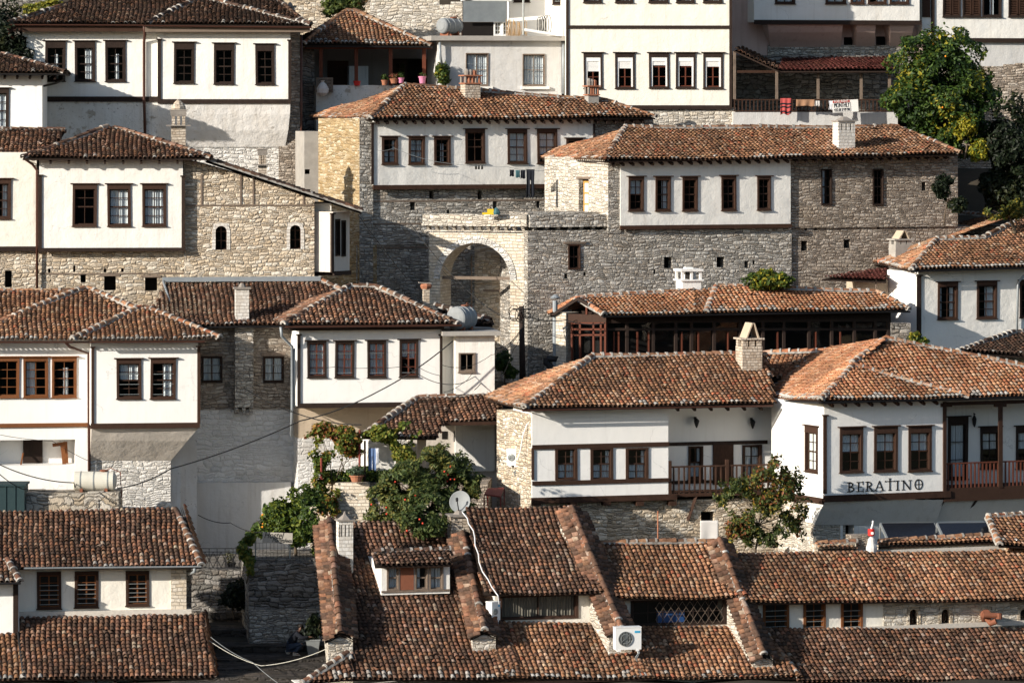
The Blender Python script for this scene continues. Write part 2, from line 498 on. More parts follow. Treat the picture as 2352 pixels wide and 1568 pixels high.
class Tiles:
    """collects barrel tiles and ridge tiles of one roof"""
    def __init__(s): s.V = []; s.F = []; s.C = []; s.M = []; s.n = 0
    def add(s, V, F, C, mat=0):
        V = np.asarray(V, float).reshape(-1, 3); F = np.asarray(F, int).reshape(-1, 4)
        s.V.append(V); s.F.append(F + s.n); s.C.append(np.broadcast_to(np.asarray(C, float), V.shape)); s.M.append(np.full(len(F), mat)); s.n += len(V)
    def quad(s, p, c=(.05,.035,.03), mat=0):
        s.add([tuple(q) for q in p], [[0,1,2,3] if len(p) == 4 else [0,1,2,2]], c, mat)
    def face(s, P, pal='old', pitch=.178, L=.205, white=0.0, gap=0.0, sag=.05):
        P = [Vector(p) for p in P]
        o = P[0]
        sx = (P[1] - o).normalized()
        m = sum((p for p in P[2:]), Vector()) / len(P[2:])
        nrm = sx.cross(m - o).normalized()
        if nrm.z < 0: nrm = -nrm
        tx = nrm.cross(sx).normalized()
        if tx.z < 0: tx = -tx
        Q = [((p - o).dot(sx), (p - o).dot(tx)) for p in P]
        s0 = min(q[0] for q in Q); s1 = max(q[0] for q in Q)
        ph = rng.uniform(0, 6, 8)
        S = []; Tt = []; Ln = []; row = []; colm = []
        ncol = max(1, int(round((s1 - s0) / pitch)))
        pw = (s1 - s0) / ncol
        for k in range(ncol):
            sc = s0 + (k + .5) * pw
            ts = []
            for i in range(len(Q)):
                a, b = Q[i], Q[(i + 1) % len(Q)]
                if (a[0] - sc) * (b[0] - sc) < 0:
                    f = (sc - a[0]) / (b[0] - a[0]); ts.append(a[1] + f * (b[1] - a[1]))
            if len(ts) < 2: continue
            t0, t1 = min(ts), max(ts)
            first = math.floor(t0 / L + .02)
            j = first
            jit = rng.uniform(-.035, .035)
            while True:
                t = j * L + jit * (j > first)
                if t > t1 - .06: break
                if t + L * .55 > t0:
                    S.append(sc); Tt.append(max(t, t0 - .02)); Ln.append(min(L * 1.22, t1 - t + .03)); row.append(j - first); colm.append(k)
                j += 1
        if not S: return
        S = np.array(S); Tt = np.array(Tt); Ln = np.array(Ln); row = np.array(row); n = len(S)
        th = np.radians(np.array([-88, -50, 0, 50, 88]))
        rl = pw * .46; ru = pw * .37
        lift = .026
        jx = rng.normal(0, .009, n) + .024 * np.sin(Tt * 2.1 + ph[0] + .6 * np.sin(S * 1.7 + ph[1])); rot = rng.normal(0, .035, n); slip = (rng.random(n) < .025); rot = rot + slip * rng.normal(0, .25, n); jl = np.abs(rng.normal(0, .009, n)) + .035 * slip
        def sagf(a, b):
            w = s1 - s0 + 1e-6
            return -sag * (np.sin(np.clip((a - s0) / w, 0, 1) * math.pi) ** 1) * .6 + .022 * np.sin(a * .9 + ph[2]) + .02 * np.sin(b * 1.4 + ph[3] + a * .5) + .012 * np.sin(a * 2.3 + ph[4])
        def prof(r, t, h0, sub=0.0):
            a = S[:, None] + jx[:, None] + (r - sub) * np.sin(th)[None] + (-rot * t)[:, None]
            b = (Tt + t)[:, None] + np.zeros(5)[None]
            h = (r - sub) * np.cos(th)[None] * .86 + h0[:, None] + sagf(a, b)
            return a, b, h
        l1 = prof(rl, np.zeros(n) - rng.uniform(0, .02, n), lift + jl)
        l2 = prof(rl, np.zeros(n) + .006, lift + jl, .022)
        l3 = prof(ru, Ln, np.full(n, -.004))
        A = np.stack([l2[0], l1[0], l3[0]], 1); B = np.stack([l2[1], l1[1], l3[1]], 1); H = np.stack([l2[2], l1[2], l3[2]], 1)
        e = np.array
        def world(A, B, H):
            return e(o)[None] + A.reshape(-1, 1) * e(sx)[None] + B.reshape(-1, 1) * e(tx)[None] + H.reshape(-1, 1) * e(nrm)[None]
        V = world(A, B, H)
        q = []
        for lay in (0, 1):
            for i in range(4):
                q.append([lay*5+i, lay*5+i+1, lay*5+5+i+1, lay*5+5+i])
        F = (np.arange(n)[:, None, None] * 15 + np.array(q)[None]).reshape(-1, 4)
        c = palcols(pal, n)
        # tone drifts across a roof: patches of older and newer tiles
        drift = 1 + .20 * np.sin(S * .55 + ph[5]) * np.sin(Tt * .8 + ph[6]) + .12 * np.sin(S * 1.9 + ph[7])
        c = c * drift[:, None]
        if white > 0:
            wm = (row == 0) & (rng.random(n) < white)
            c[wm] = rng.uniform(.32, .50, (wm.sum(), 1)) * np.array([1, .95, .88])
            wm = (row == 1) & (rng.random(n) < white * .35)
            c[wm] = rng.uniform(.32, .5, (wm.sum(), 1)) * np.array([1, .92, .84])
        C = np.repeat(c, 15, 0)
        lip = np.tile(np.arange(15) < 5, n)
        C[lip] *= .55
        keep = np.repeat(rng.random(n) >= gap, 8)
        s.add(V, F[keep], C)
        # channel tiles between the covers
        a0 = S[:, None] + pw * .5 + np.array([-.5, 0, .5])[None] * pw * .62
        z3 = np.array([.012, -.022, .012])[None]
        A = np.stack([a0, a0], 1); B = np.stack([(Tt - .05)[:, None] + np.zeros(3), (Tt + Ln)[:, None] + np.zeros(3)], 1)
        H = np.stack([z3 + .028 + np.zeros((n, 1)), z3 + np.zeros((n, 1))], 1)
        H = H + sagf(A, B)
        V = world(A, B, H)
        F = (np.arange(n)[:, None, None] * 6 + np.array([[0,1,4,3],[1,2,5,4]])[None]).reshape(-1, 4)
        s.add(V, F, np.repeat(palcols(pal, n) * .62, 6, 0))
        # boards under the tiles
        P = [o + sx * u + tx * w for (u, w) in Q]
        s.quad([p - nrm * .075 for p in (P if len(P) <= 4 else P[:4])], (.035, .026, .02))
        s.quad([p - nrm * .13 for p in (P if len(P) <= 4 else P[:4])][::-1], (.05, .03, .02), 1)
        s.quad([P[0] - nrm * .13, P[1] - nrm * .13, P[1] - nrm * .07, P[0] - nrm * .07], (.05, .03, .02), 1)
    def build(s, name, parent):
        return npmesh(name, np.concatenate(s.V), np.concatenate(s.F), np.concatenate(s.C), [MAT['roof_tile'], MAT['dark_wood']], np.concatenate(s.M), parent)
    def caps(s, A, B, pal='old', rad=.115, white=.8, L=.36):
        A = Vector(A); B = Vector(B)
        d = B - A
        ln = d.length
        if ln < .2: return
        d.normalize()
        side = d.cross(Vector((0, 0, 1))).normalized(); up = side.cross(d).normalized()
        n = max(1, int(round(ln / L))); st = ln / n
        th = np.radians(np.array([-105, -62, -20, 20, 62, 105]))
        sd, u, dd, a0 = map(np.array, (side, up, d, A))
        cols = palcols(pal, n)
        wob = rng.uniform(0, 6, 2)
        def ring(t, r, h):
            off = .02 * math.sin(t * 1.1 + wob[0])
            return a0[None] + dd[None] * t + sd[None] * (np.sin(th) * r)[:, None] + u[None] * (np.cos(th) * r * .85 + h + off)[:, None]
        Q = [[i, i+1, 6+i+1, 6+i] for i in range(5)]
        for k in range(n):
            t0 = k * st; r0 = rad * rng.uniform(.95, 1.1); h = rng.uniform(-.008, .012)
            s.add(np.concatenate([ring(t0 - .02, r0 * 1.08, .012 + h), ring(t0 + st, r0 * .9, h)]), Q, cols[k])
            if rng.random() < white:
                w = rng.uniform(.055, .10); g = rng.uniform(.36, .56)
                s.add(np.concatenate([ring(t0 - .035, r0 * 1.16, .016 + h), ring(t0 - .035 + w, r0 * 1.15, .016 + h)]), Q, (g, g * .95, g * .87))
                s.add(np.concatenate([ring(t0 - .035, r0 * 1.16, .016 + h), ring(t0 - .036, r0 * .5, h)]), Q, (g, g * .95, g * .87))
        if white > 0:     # mortar bed along the foot
            m = max(2, int(ln / .12))
            for sg in (-1, 1):
                ts = np.linspace(0, ln, m); rr = rng.uniform(.01, .055, m) * (.5 + white * .5)
                i1 = a0[None] + dd[None] * ts[:, None] + sd[None] * (sg * rad * .98) + u[None] * .02
                i2 = a0[None] + dd[None] * ts[:, None] + sd[None] * (sg * (rad * 1.02 + rr))[:, None] + u[None] * (-.05 - rr * .2)[:, None]
                V = np.stack([i1, i2], 1).reshape(-1, 3)
                F = [[2*i, 2*i+1, 2*i+3, 2*i+2] for i in range(m - 1)]
                g = rng.uniform(.30, .48, (m, 1)).repeat(2, 0) * np.array([[1, .95, .87]])
                s.add(V, F, g)
        else:
            pass

# ------------------------------------------------------------------ houses
class House:
    def __init__(s, name, label, cat, x, y, Y, yaw=0.0, group=None, of=None, corner=None):
        if of is not None:                 # another face of the house OF, on its own bearing
            s.fr = Fr(of.fr.M @ corner, yaw) if corner is not None else frm(x, y, Y, yaw)
            s.root = Pr(of.root, of.fr.I @ s.fr.M)
        else:
            s.fr = frm(x, y, Y, yaw)
            s.root = empty(name, s.fr.M, label, cat, group)
        s.holes = []
        s.dark = []
    def L(s, x, y, off=0.0): return s.fr.loc(x, y, off)
    def rect(s, x0, y0, x1, y1, off):
        xm, ym = (x0 + x1) / 2, (y0 + y1) / 2
        return s.L(x0, ym, off).x, s.L(x1, ym, off).x, s.L(xm, y1, off).z, s.L(xm, y0, off).z
    # a wall block with its openings; call after its windows
    def wall(s, x0, y0, x1, y1, m, off=0.0, depth=5.0, xbl=None, xbr=None, name='wall', dz=0.0):
        u0, u1, z0, z1 = s.rect(x0, y0, x1, y1, off)
        z0 -= dz
        hs = [h for h in s.holes if abs(h[4] - off) < 1e-6 and h[0] > u0 - .02 and h[1] < u1 + .3 and h[2] < z1 and h[3] > z0]
        mb = MB()
        us = sorted({u0, u1, *[min(max(h[k], u0), u1) for h in hs for k in (0, 1)]})
        zs = sorted({z0, z1, *[min(max(h[k], z0), z1) for h in hs for k in (2, 3)]})
        for a, b in zip(us, us[1:]):
            for c, d in zip(zs, zs[1:]):
                if b - a < 1e-6 or d - c < 1e-6: continue
                mu, mz = (a + b) / 2, (c + d) / 2
                if any(h[0] < mu < h[1] and h[2] < mz < h[3] for h in hs): continue
                mb.poly([(a, off, c), (b, off, c), (b, off, d), (a, off, d)])
        for h in hs:
            a, b, c, d = h[:4]
            a = max(a, u0); b = min(b, u1)
            e = off + (h[5] if len(h) > 5 else .8)
            mi = h[6] if len(h) > 6 else 1
            mb.poly([(a, off, c), (a, off, d), (a, e, d), (a, e, c)], mi)
            mb.poly([(b, off, c), (b, e, c), (b, e, d), (b, off, d)], mi)
            mb.poly([(a, off, d), (b, off, d), (b, e, d), (a, e, d)], mi)
            mb.poly([(a, off, c), (a, e, c), (b, e, c), (b, off, c)], mi)
            mb.poly([(a, e, c), (a, e, d), (b, e, d), (b, e, c)], h[7] if len(h) > 7 else 1)
        e = off + depth
        ym = (y0 + y1) / 2
        ub0 = s.L(xbl, ym, e).x if xbl is not None else u0
        ub1 = s.L(xbr, ym, e).x if xbr is not None else u1
        mb.poly([(ub0, e, z0), (u0, off, z0), (u0, off, z1), (ub0, e, z1)])
        mb.poly([(u1, off, z0), (ub1, e, z0), (ub1, e, z1), (u1, off, z1)])
        mb.poly([(ub1, e, z0), (ub0, e, z0), (ub0, e, z1), (ub1, e, z1)])
        mb.poly([(u0, off, z1), (u1, off, z1), (ub1, e, z1), (ub0, e, z1)])
        mb.poly([(u0, off, z0), (ub0, e, z0), (ub1, e, z0), (u1, off, z0)])
        return mb.build(name, [MAT[m], MAT['interior']], s.root)
    def box(s, x0, y0, x1, y1, m, off=0.0, proud=.05, depth=.1, name='trim', parent=None):
        u0, u1, z0, z1 = s.rect(x0, y0, x1, y1, off)
        mb = MB(); mb.box(u0, u1, off - proud, off + depth, z0, z1)
        return mb.build(name, MAT[m], parent or s.root)
    def band(s, x0, y0, x1, y1, off=0.0, m='dark_wood', proud=.06, name='timber_beam'):
        return s.box(x0, y0, x1, y1, m, off, proud, .02, name)
    def post(s, x0, y0, x1, y1, off=0.0, m='dark_wood', proud=.05, cap=True):
        u0, u1, z0, z1 = s.rect(x0, y0, x1, y1, off)
        mb = MB(); mb.box(u0, u1, off - proud, off + .03, z0, z1)
        if cap:
            mb.box(u0 - .05, u1 + .05, off - proud - .05, off + .02, z1, z1 + .05)
        return mb.build('corner_post', MAT[m], s.root)
    def poly(s, pts, m, name='soffit', thick=.12):
        P = [s.L(*p) for p in pts]
        n = (P[1] - P[0]).cross(P[2] - P[0]).normalized()
        if n.y > 0: n = -n
        mb = MB(); Q = [p - n * thick for p in P]
        mb.poly(P); mb.poly(Q[::-1])
        for i in range(len(P)):
            j = (i + 1) % len(P)
            mb.poly([P[i], Q[i], Q[j], P[j]])
        return mb.build(name, MAT[m], s.root)
    def batter(s, rows, m, back=1.2, name='wall'):
        """rows from the top down: (x0, x1, y, off); a leaning wall face with its two flanks"""
        mb = MB()
        A = [s.L(r[0], r[2], r[3]) for r in rows]; B = [s.L(r[1], r[2], r[3]) for r in rows]
        n = 6
        for i in range(len(rows) - 1):
            for k in range(n):
                f0, f1 = k / n, (k + 1) / n
                mb.poly([A[i+1].lerp(B[i+1], f0), A[i+1].lerp(B[i+1], f1), A[i].lerp(B[i], f1), A[i].lerp(B[i], f0)])
            a0, a1, b0, b1 = A[i].copy(), A[i+1].copy(), B[i].copy(), B[i+1].copy()
            for q in (a0, a1, b0, b1): q.y = back
            mb.poly([a1, A[i+1], A[i], a0]); mb.poly([B[i+1], b1, b0, B[i]])
        return mb.build(name, MAT[m], s.root)
    def hole(s, x0, y0, x1, y1, off=0.0, depth=.6, lintel=None, mi=0, bm=1):
        u0, u1, z0, z1 = s.rect(x0, y0, x1, y1, off)
        s.holes.append((u0, u1, z0, z1, off, depth, mi, bm))
        if lintel:
            mb = MB(); mb.box(u0 - .15, u1 + .15, off - .03, off + .05, z1, z1 + .09)
            mb.build('lintel', MAT[lintel], s.root)
    def holes_at(s, lst, off=0.0):
        for (x, y, w, h) in lst: s.hole(x, y, x + w, y + h, off, .5)
    def win(s, x0, y0, x1, y1, m='brown_wood', off=0.0, nx=2, ny=4, cur=None, li=.12, fw=.085, sm=None, cap=True, sill=True, bars=0, mid=True, shutter=None, open_low=False, cm='lace'):
        u0, u1, z0, z1 = s.rect(x0, y0, x1, y1, off)
        w, h = u1 - u0, z1 - z0
        sm = sm or m
        lz = z1 - li * h
        s.holes.append((u0 + .02, u1 - .02, z0 + .02, z1 - .02, off))
        mb = MB()
        p0, p1 = off - .045, off + .12
        mb.box(u0, u0 + fw, p0, p1, z0, lz); mb.box(u1 - fw, u1, p0, p1, z0, lz)
        mb.box(u0, u1, p0 - .004, p1, lz, z1)
        mb.box(u0 + fw, u1 - fw, p0, p1, z0, z0 + .06)
        if cap: mb.box(u0 - .09, u1 + .09, off - .12, off + .0, z1, z1 + .04)
        if sill: mb.box(u0 - .03, u1 + .03, off - .09, off - .002, z0 - .035, z0)
        kk = random.uniform(-.012, .012)
        mb.shear(kk, z0)
        f = mb.build('window', MAT[m], s.root)
        if cur is None and ny == 4 and not open_low and random.random() < .45: cur = random.choice(('strip', 'right', 'upper', 'left', 'sides'))
        a, b, c, d = u0 + fw, u1 - fw, z0 + .06, lz
        q0, q1 = off + .045, off + .085
        if shutter:
            mb = MB(); zt = d; zs = d - (d - c) * shutter
            mb.box(a - .01, a + .07, off - .01, off + .04, c, d); mb.box(b - .07, b + .01, off - .01, off + .04, c, d)
            mb.box(a, b, off - .015, off + .04, d - .14 * (d - c), d)
            k = 0; z = zs
            while z < d - .14 * (d - c):
                mb.box(a + .07, b - .07, off + .012, off + .03, z + .003, z + .045); z += .05
            mb.build('roller_shutter', MAT['pvc_white'], f)
        mb = MB(); t = .038
        mb.box(a, a + t, q0, q1, c, d); mb.box(b - t, b, q0, q1, c, d)
        mb.box(a + t, b - t, q0, q1, d - t, d); mb.box(a + t, b - t, q0, q1, c, c + t)
        for i in range(1, nx):
            u = a + (b - a) * i / nx; k = .05 if nx == 2 and sm != m else .026
            mb.box(u - k / 2, u + k / 2, q0 - .004, q1, c + t, d - t)
        for j in range(1, ny):
            if open_low and j == 1: continue
            z = c + (d - c) * j / ny; k = .05 if mid and ny % 2 == 0 and j == ny // 2 else .026
            mb.box(a + t, b - t, q0 - .008 * (k > .03), q1, z - k / 2, z + k / 2)
        mb.shear(kk, z0); mb.build('sash', MAT[sm], f)
        mb = MB(); zz = c + (d - c) / ny * (2 if ny > 2 else 1) if open_low else c
        mb.poly([(a, off + .066, zz), (b, off + .066, zz), (b, off + .066, d), (a, off + .066, d)])
        mb.build('pane', MAT['glass'], f)
        if bars:
            mb = MB()
            for k in range(bars):
                z = c + (d - c) * (.08 + .6 * k / max(1, bars - 1) if bars > 1 else .3)
                mb.bar((u0 + .02, off - .02, z), (u1 - .02, off - .02, z), .018, .018)
            mb.build('window_bars', MAT['gutter_grey'], f)
        if cur:
            mb = MB()
            for (fx0, fx1, fz0, fz1) in CUR[cur]:
                ua, ub = a + (b - a) * fx0, a + (b - a) * fx1
                n = max(6, int((ub - ua) / .022)); ph = random.uniform(0, 6); ph2 = random.uniform(5, 9)
                za, zb = c + (d - c) * fz0, c + (d - c) * fz1
                px = []
                for k in range(n + 1):
                    uu = ua + (ub - ua) * k / n
                    px.append((uu, off + .17 + .022 * math.sin(uu * 62 + ph) + .018 * math.sin(uu * ph2 * 4)))
                for k in range(n):
                    (ax, ay), (bx, by) = px[k], px[k + 1]
                    mb.poly([(ax, ay, za), (bx, by, za), (bx, by, zb), (ax, ay, zb)])
            mb.build('curtain', MAT[cm], f, smooth=True)
        return f
    def pipe(s, pts, m='gutter_brown', r=.05, name='downpipe'):
        mb = MB(); mb.tube([s.L(*p) for p in pts], r, n=8)
        return mb.build(name, MAT[m], s.root, smooth=True)
    def gutter(s, a, b, m='gutter_brown', r=.065):
        """half round gutter between two points (x, y, off)"""
        A, B = s.L(*a), s.L(*b)
        d = (B - A).normalized(); side = d.cross(Vector((0,0,1))).normalized()
        mb = MB(); n = 6
        P = []
        for q in (A, B):
            P.append([q + side * (r * math.cos(t)) - Vector((0,0,1)) * (r * math.sin(t)) for t in [math.pi * k / n for k in range(n + 1)]])
        for k in range(n):
            mb.poly([P[0][k], P[1][k], P[1][k+1], P[0][k+1]])
        mb.poly(P[0]); mb.poly(P[1][::-1])
        return mb.build('gutter', MAT[m], s.root)
    def rafters(s, a, b, n, m='dark_wood', w=.09, h=.10, ln=.7, drop=.22):
        """rafter tails under the eave from a to b, each (x, y, off); they run into the wall"""
        A, B = s.L(*a), s.L(*b)
        for k in range(n):
            p = A.lerp(B, (k + .5) / n)
            mb = MB()
            mb.bar(p + Vector((0, .06, -drop)), p + Vector((0, ln, -drop + ln * .25)), w, h)
            mb.build('rafter_tail', MAT[m], s.root)
    def plane(s, pts, pal='old', name='roof', caps=(), white=0.0, pitch=.178, gap=0.0, cw=.8, sag=.05, cpal=None, ref=-1):
        """one roof slope: pts (x, y, off), the first two along the eave; caps: index pairs that carry ridge tiles"""
        T = Tiles()
        P = s.flat(pts, ref)
        T.face(P, pal, white=white, pitch=pitch, gap=gap, sag=sag)
        o = T.build(name, s.root)
        if caps:
            K = Tiles()
            for i, j in caps: K.caps(P[i], P[j], cpal or pal, white=cw)
            K.build('ridge_tiles', o)
        return o
    def cut(s, x, y, A, B, C, guess):
        """where the sight line (x, y) meets the slope through A, B, C"""
        n = (B - A).cross(C - A).normalized()
        p, q = s.L(x, y, -3.0), s.L(x, y, 9.0)
        dn = (q - p).dot(n)
        if abs(dn) < 1e-4: return guess
        r = p + (q - p) * ((A - p).dot(n) / dn)
        return r if (r - guess).length < 9.0 else guess
    def flat(s, pts, ref=-1):
        P = [s.L(*p) for p in pts]
        if len(P) < 4: return P
        r = ref if isinstance(ref, tuple) else (0, 1, ref % len(P))
        return [P[i] if i in r else s.cut(pts[i][0], pts[i][1], P[r[0]], P[r[1]], P[r[2]], P[i]) for i in range(len(P))]
    def back(s, px, ref):
        """the far end of an eave that runs straight back from REF, at picture column px"""
        y = 0.0
        p, q = s.L(px, 600, 0.0), s.L(px, 600, 8.0)
        o = 8.0 * (ref.x - p.x) / (q.x - p.x)
        return Vector((ref.x, o, ref.z))
    def hip(s, EL, ER, RL, RR, d, off=0.0, oh=.5, pal='old', left='hip', right='hip', EBL=None, EBR=None, white=0.0, cw=.8, pitch=.178, ridge=True, gap=0.0, sag=.05, cpal=None):
        eo = off - oh
        pEL, pER, pRL, pRR = s.L(*EL, eo), s.L(*ER, eo), s.L(*RL, off + d), s.L(*RR, off + d)
        pRR = s.cut(RR[0], RR[1], pEL, pER, pRL, pRR)
        yb = off + 2 * d + oh
        pBL = Vector((pEL.x, yb, pEL.z)) if EBL is None else s.back(EBL, pEL)
        pBR = Vector((pER.x, yb, pER.z)) if EBR is None else s.L(*EBR)
        T = Tiles()
        T.face([pEL, pER, pRR, pRL] if (pRR - pRL).length > .15 else [pEL, pER, pRR], pal, white=white, pitch=pitch, gap=gap, sag=sag)
        if left == 'hip': T.face([pBL, pEL, pRL], pal, white=white, pitch=pitch, gap=gap, sag=sag)
        if right == 'hip': T.face([pER, pBR, pRR], pal, white=white, pitch=pitch, gap=gap, sag=sag)
        bl = pBL; br = pBR
        n = Vector((0, .3, 1)).normalized()
        T.quad([br, bl, pRL, pRR], (.12, .06, .04))
        T.quad([q - n * .12 for q in (bl, br, pRR, pRL)], (.05, .03, .02), 1)
        o = T.build('roof', s.root)
        K = Tiles()
        if ridge and (pRR - pRL).length > .3: K.caps(pRL, pRR, cpal or pal, white=cw)
        if left == 'hip': K.caps(pEL, pRL, cpal or pal, white=cw)
        if right == 'hip': K.caps(pER, pRR, cpal or pal, white=cw)
        if K.V: K.build('ridge_tiles', o)
        return o
    # ---------------------------------------------------------------- chimneys
    def chimney(s, x0, x1, yt, yb, off, style='slab', m='chimney_stone', dep=.8, extra=.6):
        u0, u1, z0, z1 = s.rect(x0, yt, x1, yb, off)
        w = u1 - u0; h = z1 - z0; dp = w * dep
        y0, y1 = off, off + dp
        um, ymid = (u0 + u1) / 2, off + dp / 2
        mb = MB(); cap = MB()
        cm = ['slate', 'interior', 'beige_plaster' if style == 'tent' else 'terracotta', m]
        if style == 'slab':
            mb.box(u0, u1, y0, y1, z0 - extra, z1 - .1)
            cap.box(u0 - .07, u1 + .07, y0 - .07, y1 + .07, z1 - .1, z1 - .03, 0)
            cap.lathe([(w * .3, z1 - .03), (w * .22, z1 + .05), (w * .12, z1 + .12)], (um, ymid, 0), 7, 0)
        elif style == 'slots':
            zs = z1 - .16 * h
            mb.box(u0, u1, y0, y1, z0 - extra, zs - .26 * h)
            for k in range(4):
                q = u0 + w * k / 3.9
                mb.box(max(u0, q - .0), min(u1, q + w * .17), y0, y0 + .06, zs - .26 * h, zs - .06 * h)
            mb.box(u0 + .02, u1 - .02, y1 - .06, y1, zs - .26 * h, zs - .06 * h)
            mb.box(u0, u0 + .06, y0, y1, zs - .26 * h, zs - .06 * h); mb.box(u1 - .06, u1, y0, y1, zs - .26 * h, zs - .06 * h)
            cap.box(u0 + .07, u1 - .07, y0 + .07, y1 - .07, zs - .26 * h, zs - .06 * h, 1)
            mb.box(u0, u1, y0, y1, zs - .06 * h, zs)
            cap.box(u0 - .05, u1 + .05, y0 - .05, y1 + .05, zs, zs + .05, 0)
            cap.lathe([(w * .55, zs + .05), (w * .16, zs + .2), (w * .11, z1 - .1), (.02, z1)], (um, ymid, 0), 6, 0)
        elif style == 'cone':
            za = z0 + h * .44; zb = z0 + h * .70
            mb.box(u0 + .06, u1 - .06, y0, y1, z0 - extra, za)
            cap.box(u0 - .14, u1 + .14, y0 - .15, y1 + .15, za, za + .05, 0)
            for (p, q) in ((u0 + .08, y0 + .02), (um - .06, y0 + .02), (u1 - .2, y0 + .02), (u0 + .08, y1 - .14), (u1 - .2, y1 - .14)):
                mb.box(p, p + .12, q, q + .12, za + .05, za + .4)
            for k in range(4):
                cap.box(u0 + .04 - .012 * (k % 2), u1 - .04 + .012 * (k % 2), y0 - .01 * (k % 2), y1, za + .4 + k * .055, za + .45 + k * .055, 0)
            cap.box(u0 - .02, u1 + .02, y0 - .04, y1 + .04, za + .62, za + .66, 0)
            zc = za + .66
            cap.lathe([(w * .44, zc), (w * .40, zc + (z1 - zc) * .35), (w * .24, zc + (z1 - zc) * .72), (w * .08, z1)], (um, ymid, 0), 9, 3)
        elif style == 'lantern':
            za = z0 + h * .52
            mb.box(u0 + .03, u1 - .03, y0, y1, z0 - extra, za - .06)
            cap.box(u0 - .06, u1 + .06, y0 - .07, y1 + .07, za - .06, za, 3)
            for p in (u0, um - .045, u1 - .09):
                for q in (y0, y1 - .09):
                    cap.box(p, p + .09, q, q + .09, za, z1 - .16 * h, 3)
            cap.box(um - .05, um + .05, y0 + .12, y1 - .12, za, z1 - .16 * h, 1)
            cap.box(u0 - .05, u1 + .05, y0 - .06, y1 + .06, z1 - .16 * h, z1 - .07 * h, 3)
            cap.box(um - w * .18, um + w * .18, ymid - .15, ymid + .15, z1 - .07 * h, z1, 3)
        elif style == 'tent':
            za = z0 + h * .46
            mb.box(u0 + .04, u1 - .04, y0, y1, z0 - extra, za)
            for p in (u0 + .06, um - .1, u1 - .26):
                cap.box(p, p + .2, y0 + .01, y0 + .2, za, za + h * .16, 3); cap.box(p, p + .2, y1 - .2, y1, za, za + h * .16, 3)
            zc = za + h * .16
            cap.box(u0 - .03, u1 + .03, y0 - .06, y1 + .06, zc, zc + .06, 3)
            zc += .06
            t = .05
            cap.hexa([(um - w*.28, y0, zc), (um - w*.28 + t, y0, zc), (um - w*.28 + t, y1, zc), (um - w*.28, y1, zc), (um + .04 - t, y0, z1), (um + .04, y0, z1), (um + .04, y1, z1), (um + .04 - t, y1, z1)], 2)
            cap.hexa([(um + w*.34 - t, y0, zc), (um + w*.34, y0, zc), (um + w*.34, y1, zc), (um + w*.34 - t, y1, zc), (um + .05, y0, z1), (um + .05 + t, y0, z1), (um + .05 + t, y1, z1), (um + .05, y1, z1)], 2)
        elif style == 'pots':
            za = z0 + h * .45
            mb.box(u0 + .05, u1 - .05, y0, y1, z0 - extra, za)
            cap.box(u0, u1, y0 - .05, y1 + .05, za, za + .05, 2)
            n = 5
            for k in range(n):
                for q in (y0 + .04, y1 - .04):
                    cap.lathe([(.06, za + .05), (.05, za + h * .28)], (u0 + .08 + (w - .16) * k / (n - 1), q, 0), 7, 2 if (k * 7) % 3 else 0)
            cap.box(u0 - .02, u1 + .02, y0 - .07, y1 + .07, za + h * .28, za + h * .28 + .05, 2)
            zc = za + h * .28 + .05
            for k in range(3):
                cap.lathe([(.11, zc), (.12, zc + (z1 - zc) * .6), (.05, z1 - .03 * k)], (um + (k - 1) * w * .2, ymid, 0), 8, 0 if k != 2 else 2)
        elif style == 'crock':
            za = z1 - .28 * h
            mb.box(u0 + .07, u1 - .07, y0, y1, z0 - extra, za)
            cap.lathe([(w * .5, za), (w * .62, za + .12 * h), (w * .5, za + .22 * h)], (um, ymid, 0), 8, 2)
            cap.hexa([(u0 - .1, y0, za + .24*h), (u1, y0, za + .2*h), (u1, y1, za + .2*h), (u0 - .1, y1, za + .24*h), (u0 - .1, y0, z1), (u1, y0, za + .25*h), (u1, y1, za + .25*h), (u0 - .1, y1, z1)], 0)
        o = mb.build('chimney', MAT[m], s.root)
        cap.build('chimney_cap', [MAT[k] for k in cm], o)
        return o
    def arch_win(s, x0, y0, x1, y1, off=0.0, wall_m='white_ashlar', m='brown_wood', sash=True, ring=.13):
        """round headed opening set in the wall: a stone ring, a sash and dark glass"""
        u0, u1, z0, z1 = s.rect(x0, y0, x1, y1, off)
        um, r = (u0 + u1) / 2, (u1 - u0) / 2
        zc = z1 - r
        out = [(u0, z0), (u0, zc)] + [(um - r * math.cos(math.pi * k / 10), zc + r * math.sin(math.pi * k / 10)) for k in range(1, 10)] + [(u1, zc), (u1, z0)]
        R2 = r + ring
        out2 = [(u0 - ring, z0), (u0 - ring, zc)] + [(um - R2 * math.cos(math.pi * k / 10), zc + R2 * math.sin(math.pi * k / 10)) for k in range(1, 10)] + [(u1 + ring, zc), (u1 + ring, z0)]
        s.holes.append((u0 - ring * .9, u1 + ring * .9, z0, zc + R2 * .9, off, .6, 1))
        mb = MB()
        f, b = off - .02, off + .3
        for i in range(len(out) - 1):
            p, q, a, c = out[i], out[i+1], out2[i], out2[i+1]
            mb.poly([(p[0], f, p[1]), (q[0], f, q[1]), (c[0], f, c[1]), (a[0], f, a[1])])
            mb.poly([(p[0], f, p[1]), (p[0], b, p[1]), (q[0], b, q[1]), (q[0], f, q[1])])
            mb.poly([(a[0], f, a[1]), (c[0], f, c[1]), (c[0], off + .05, c[1]), (a[0], off + .05, a[1])])
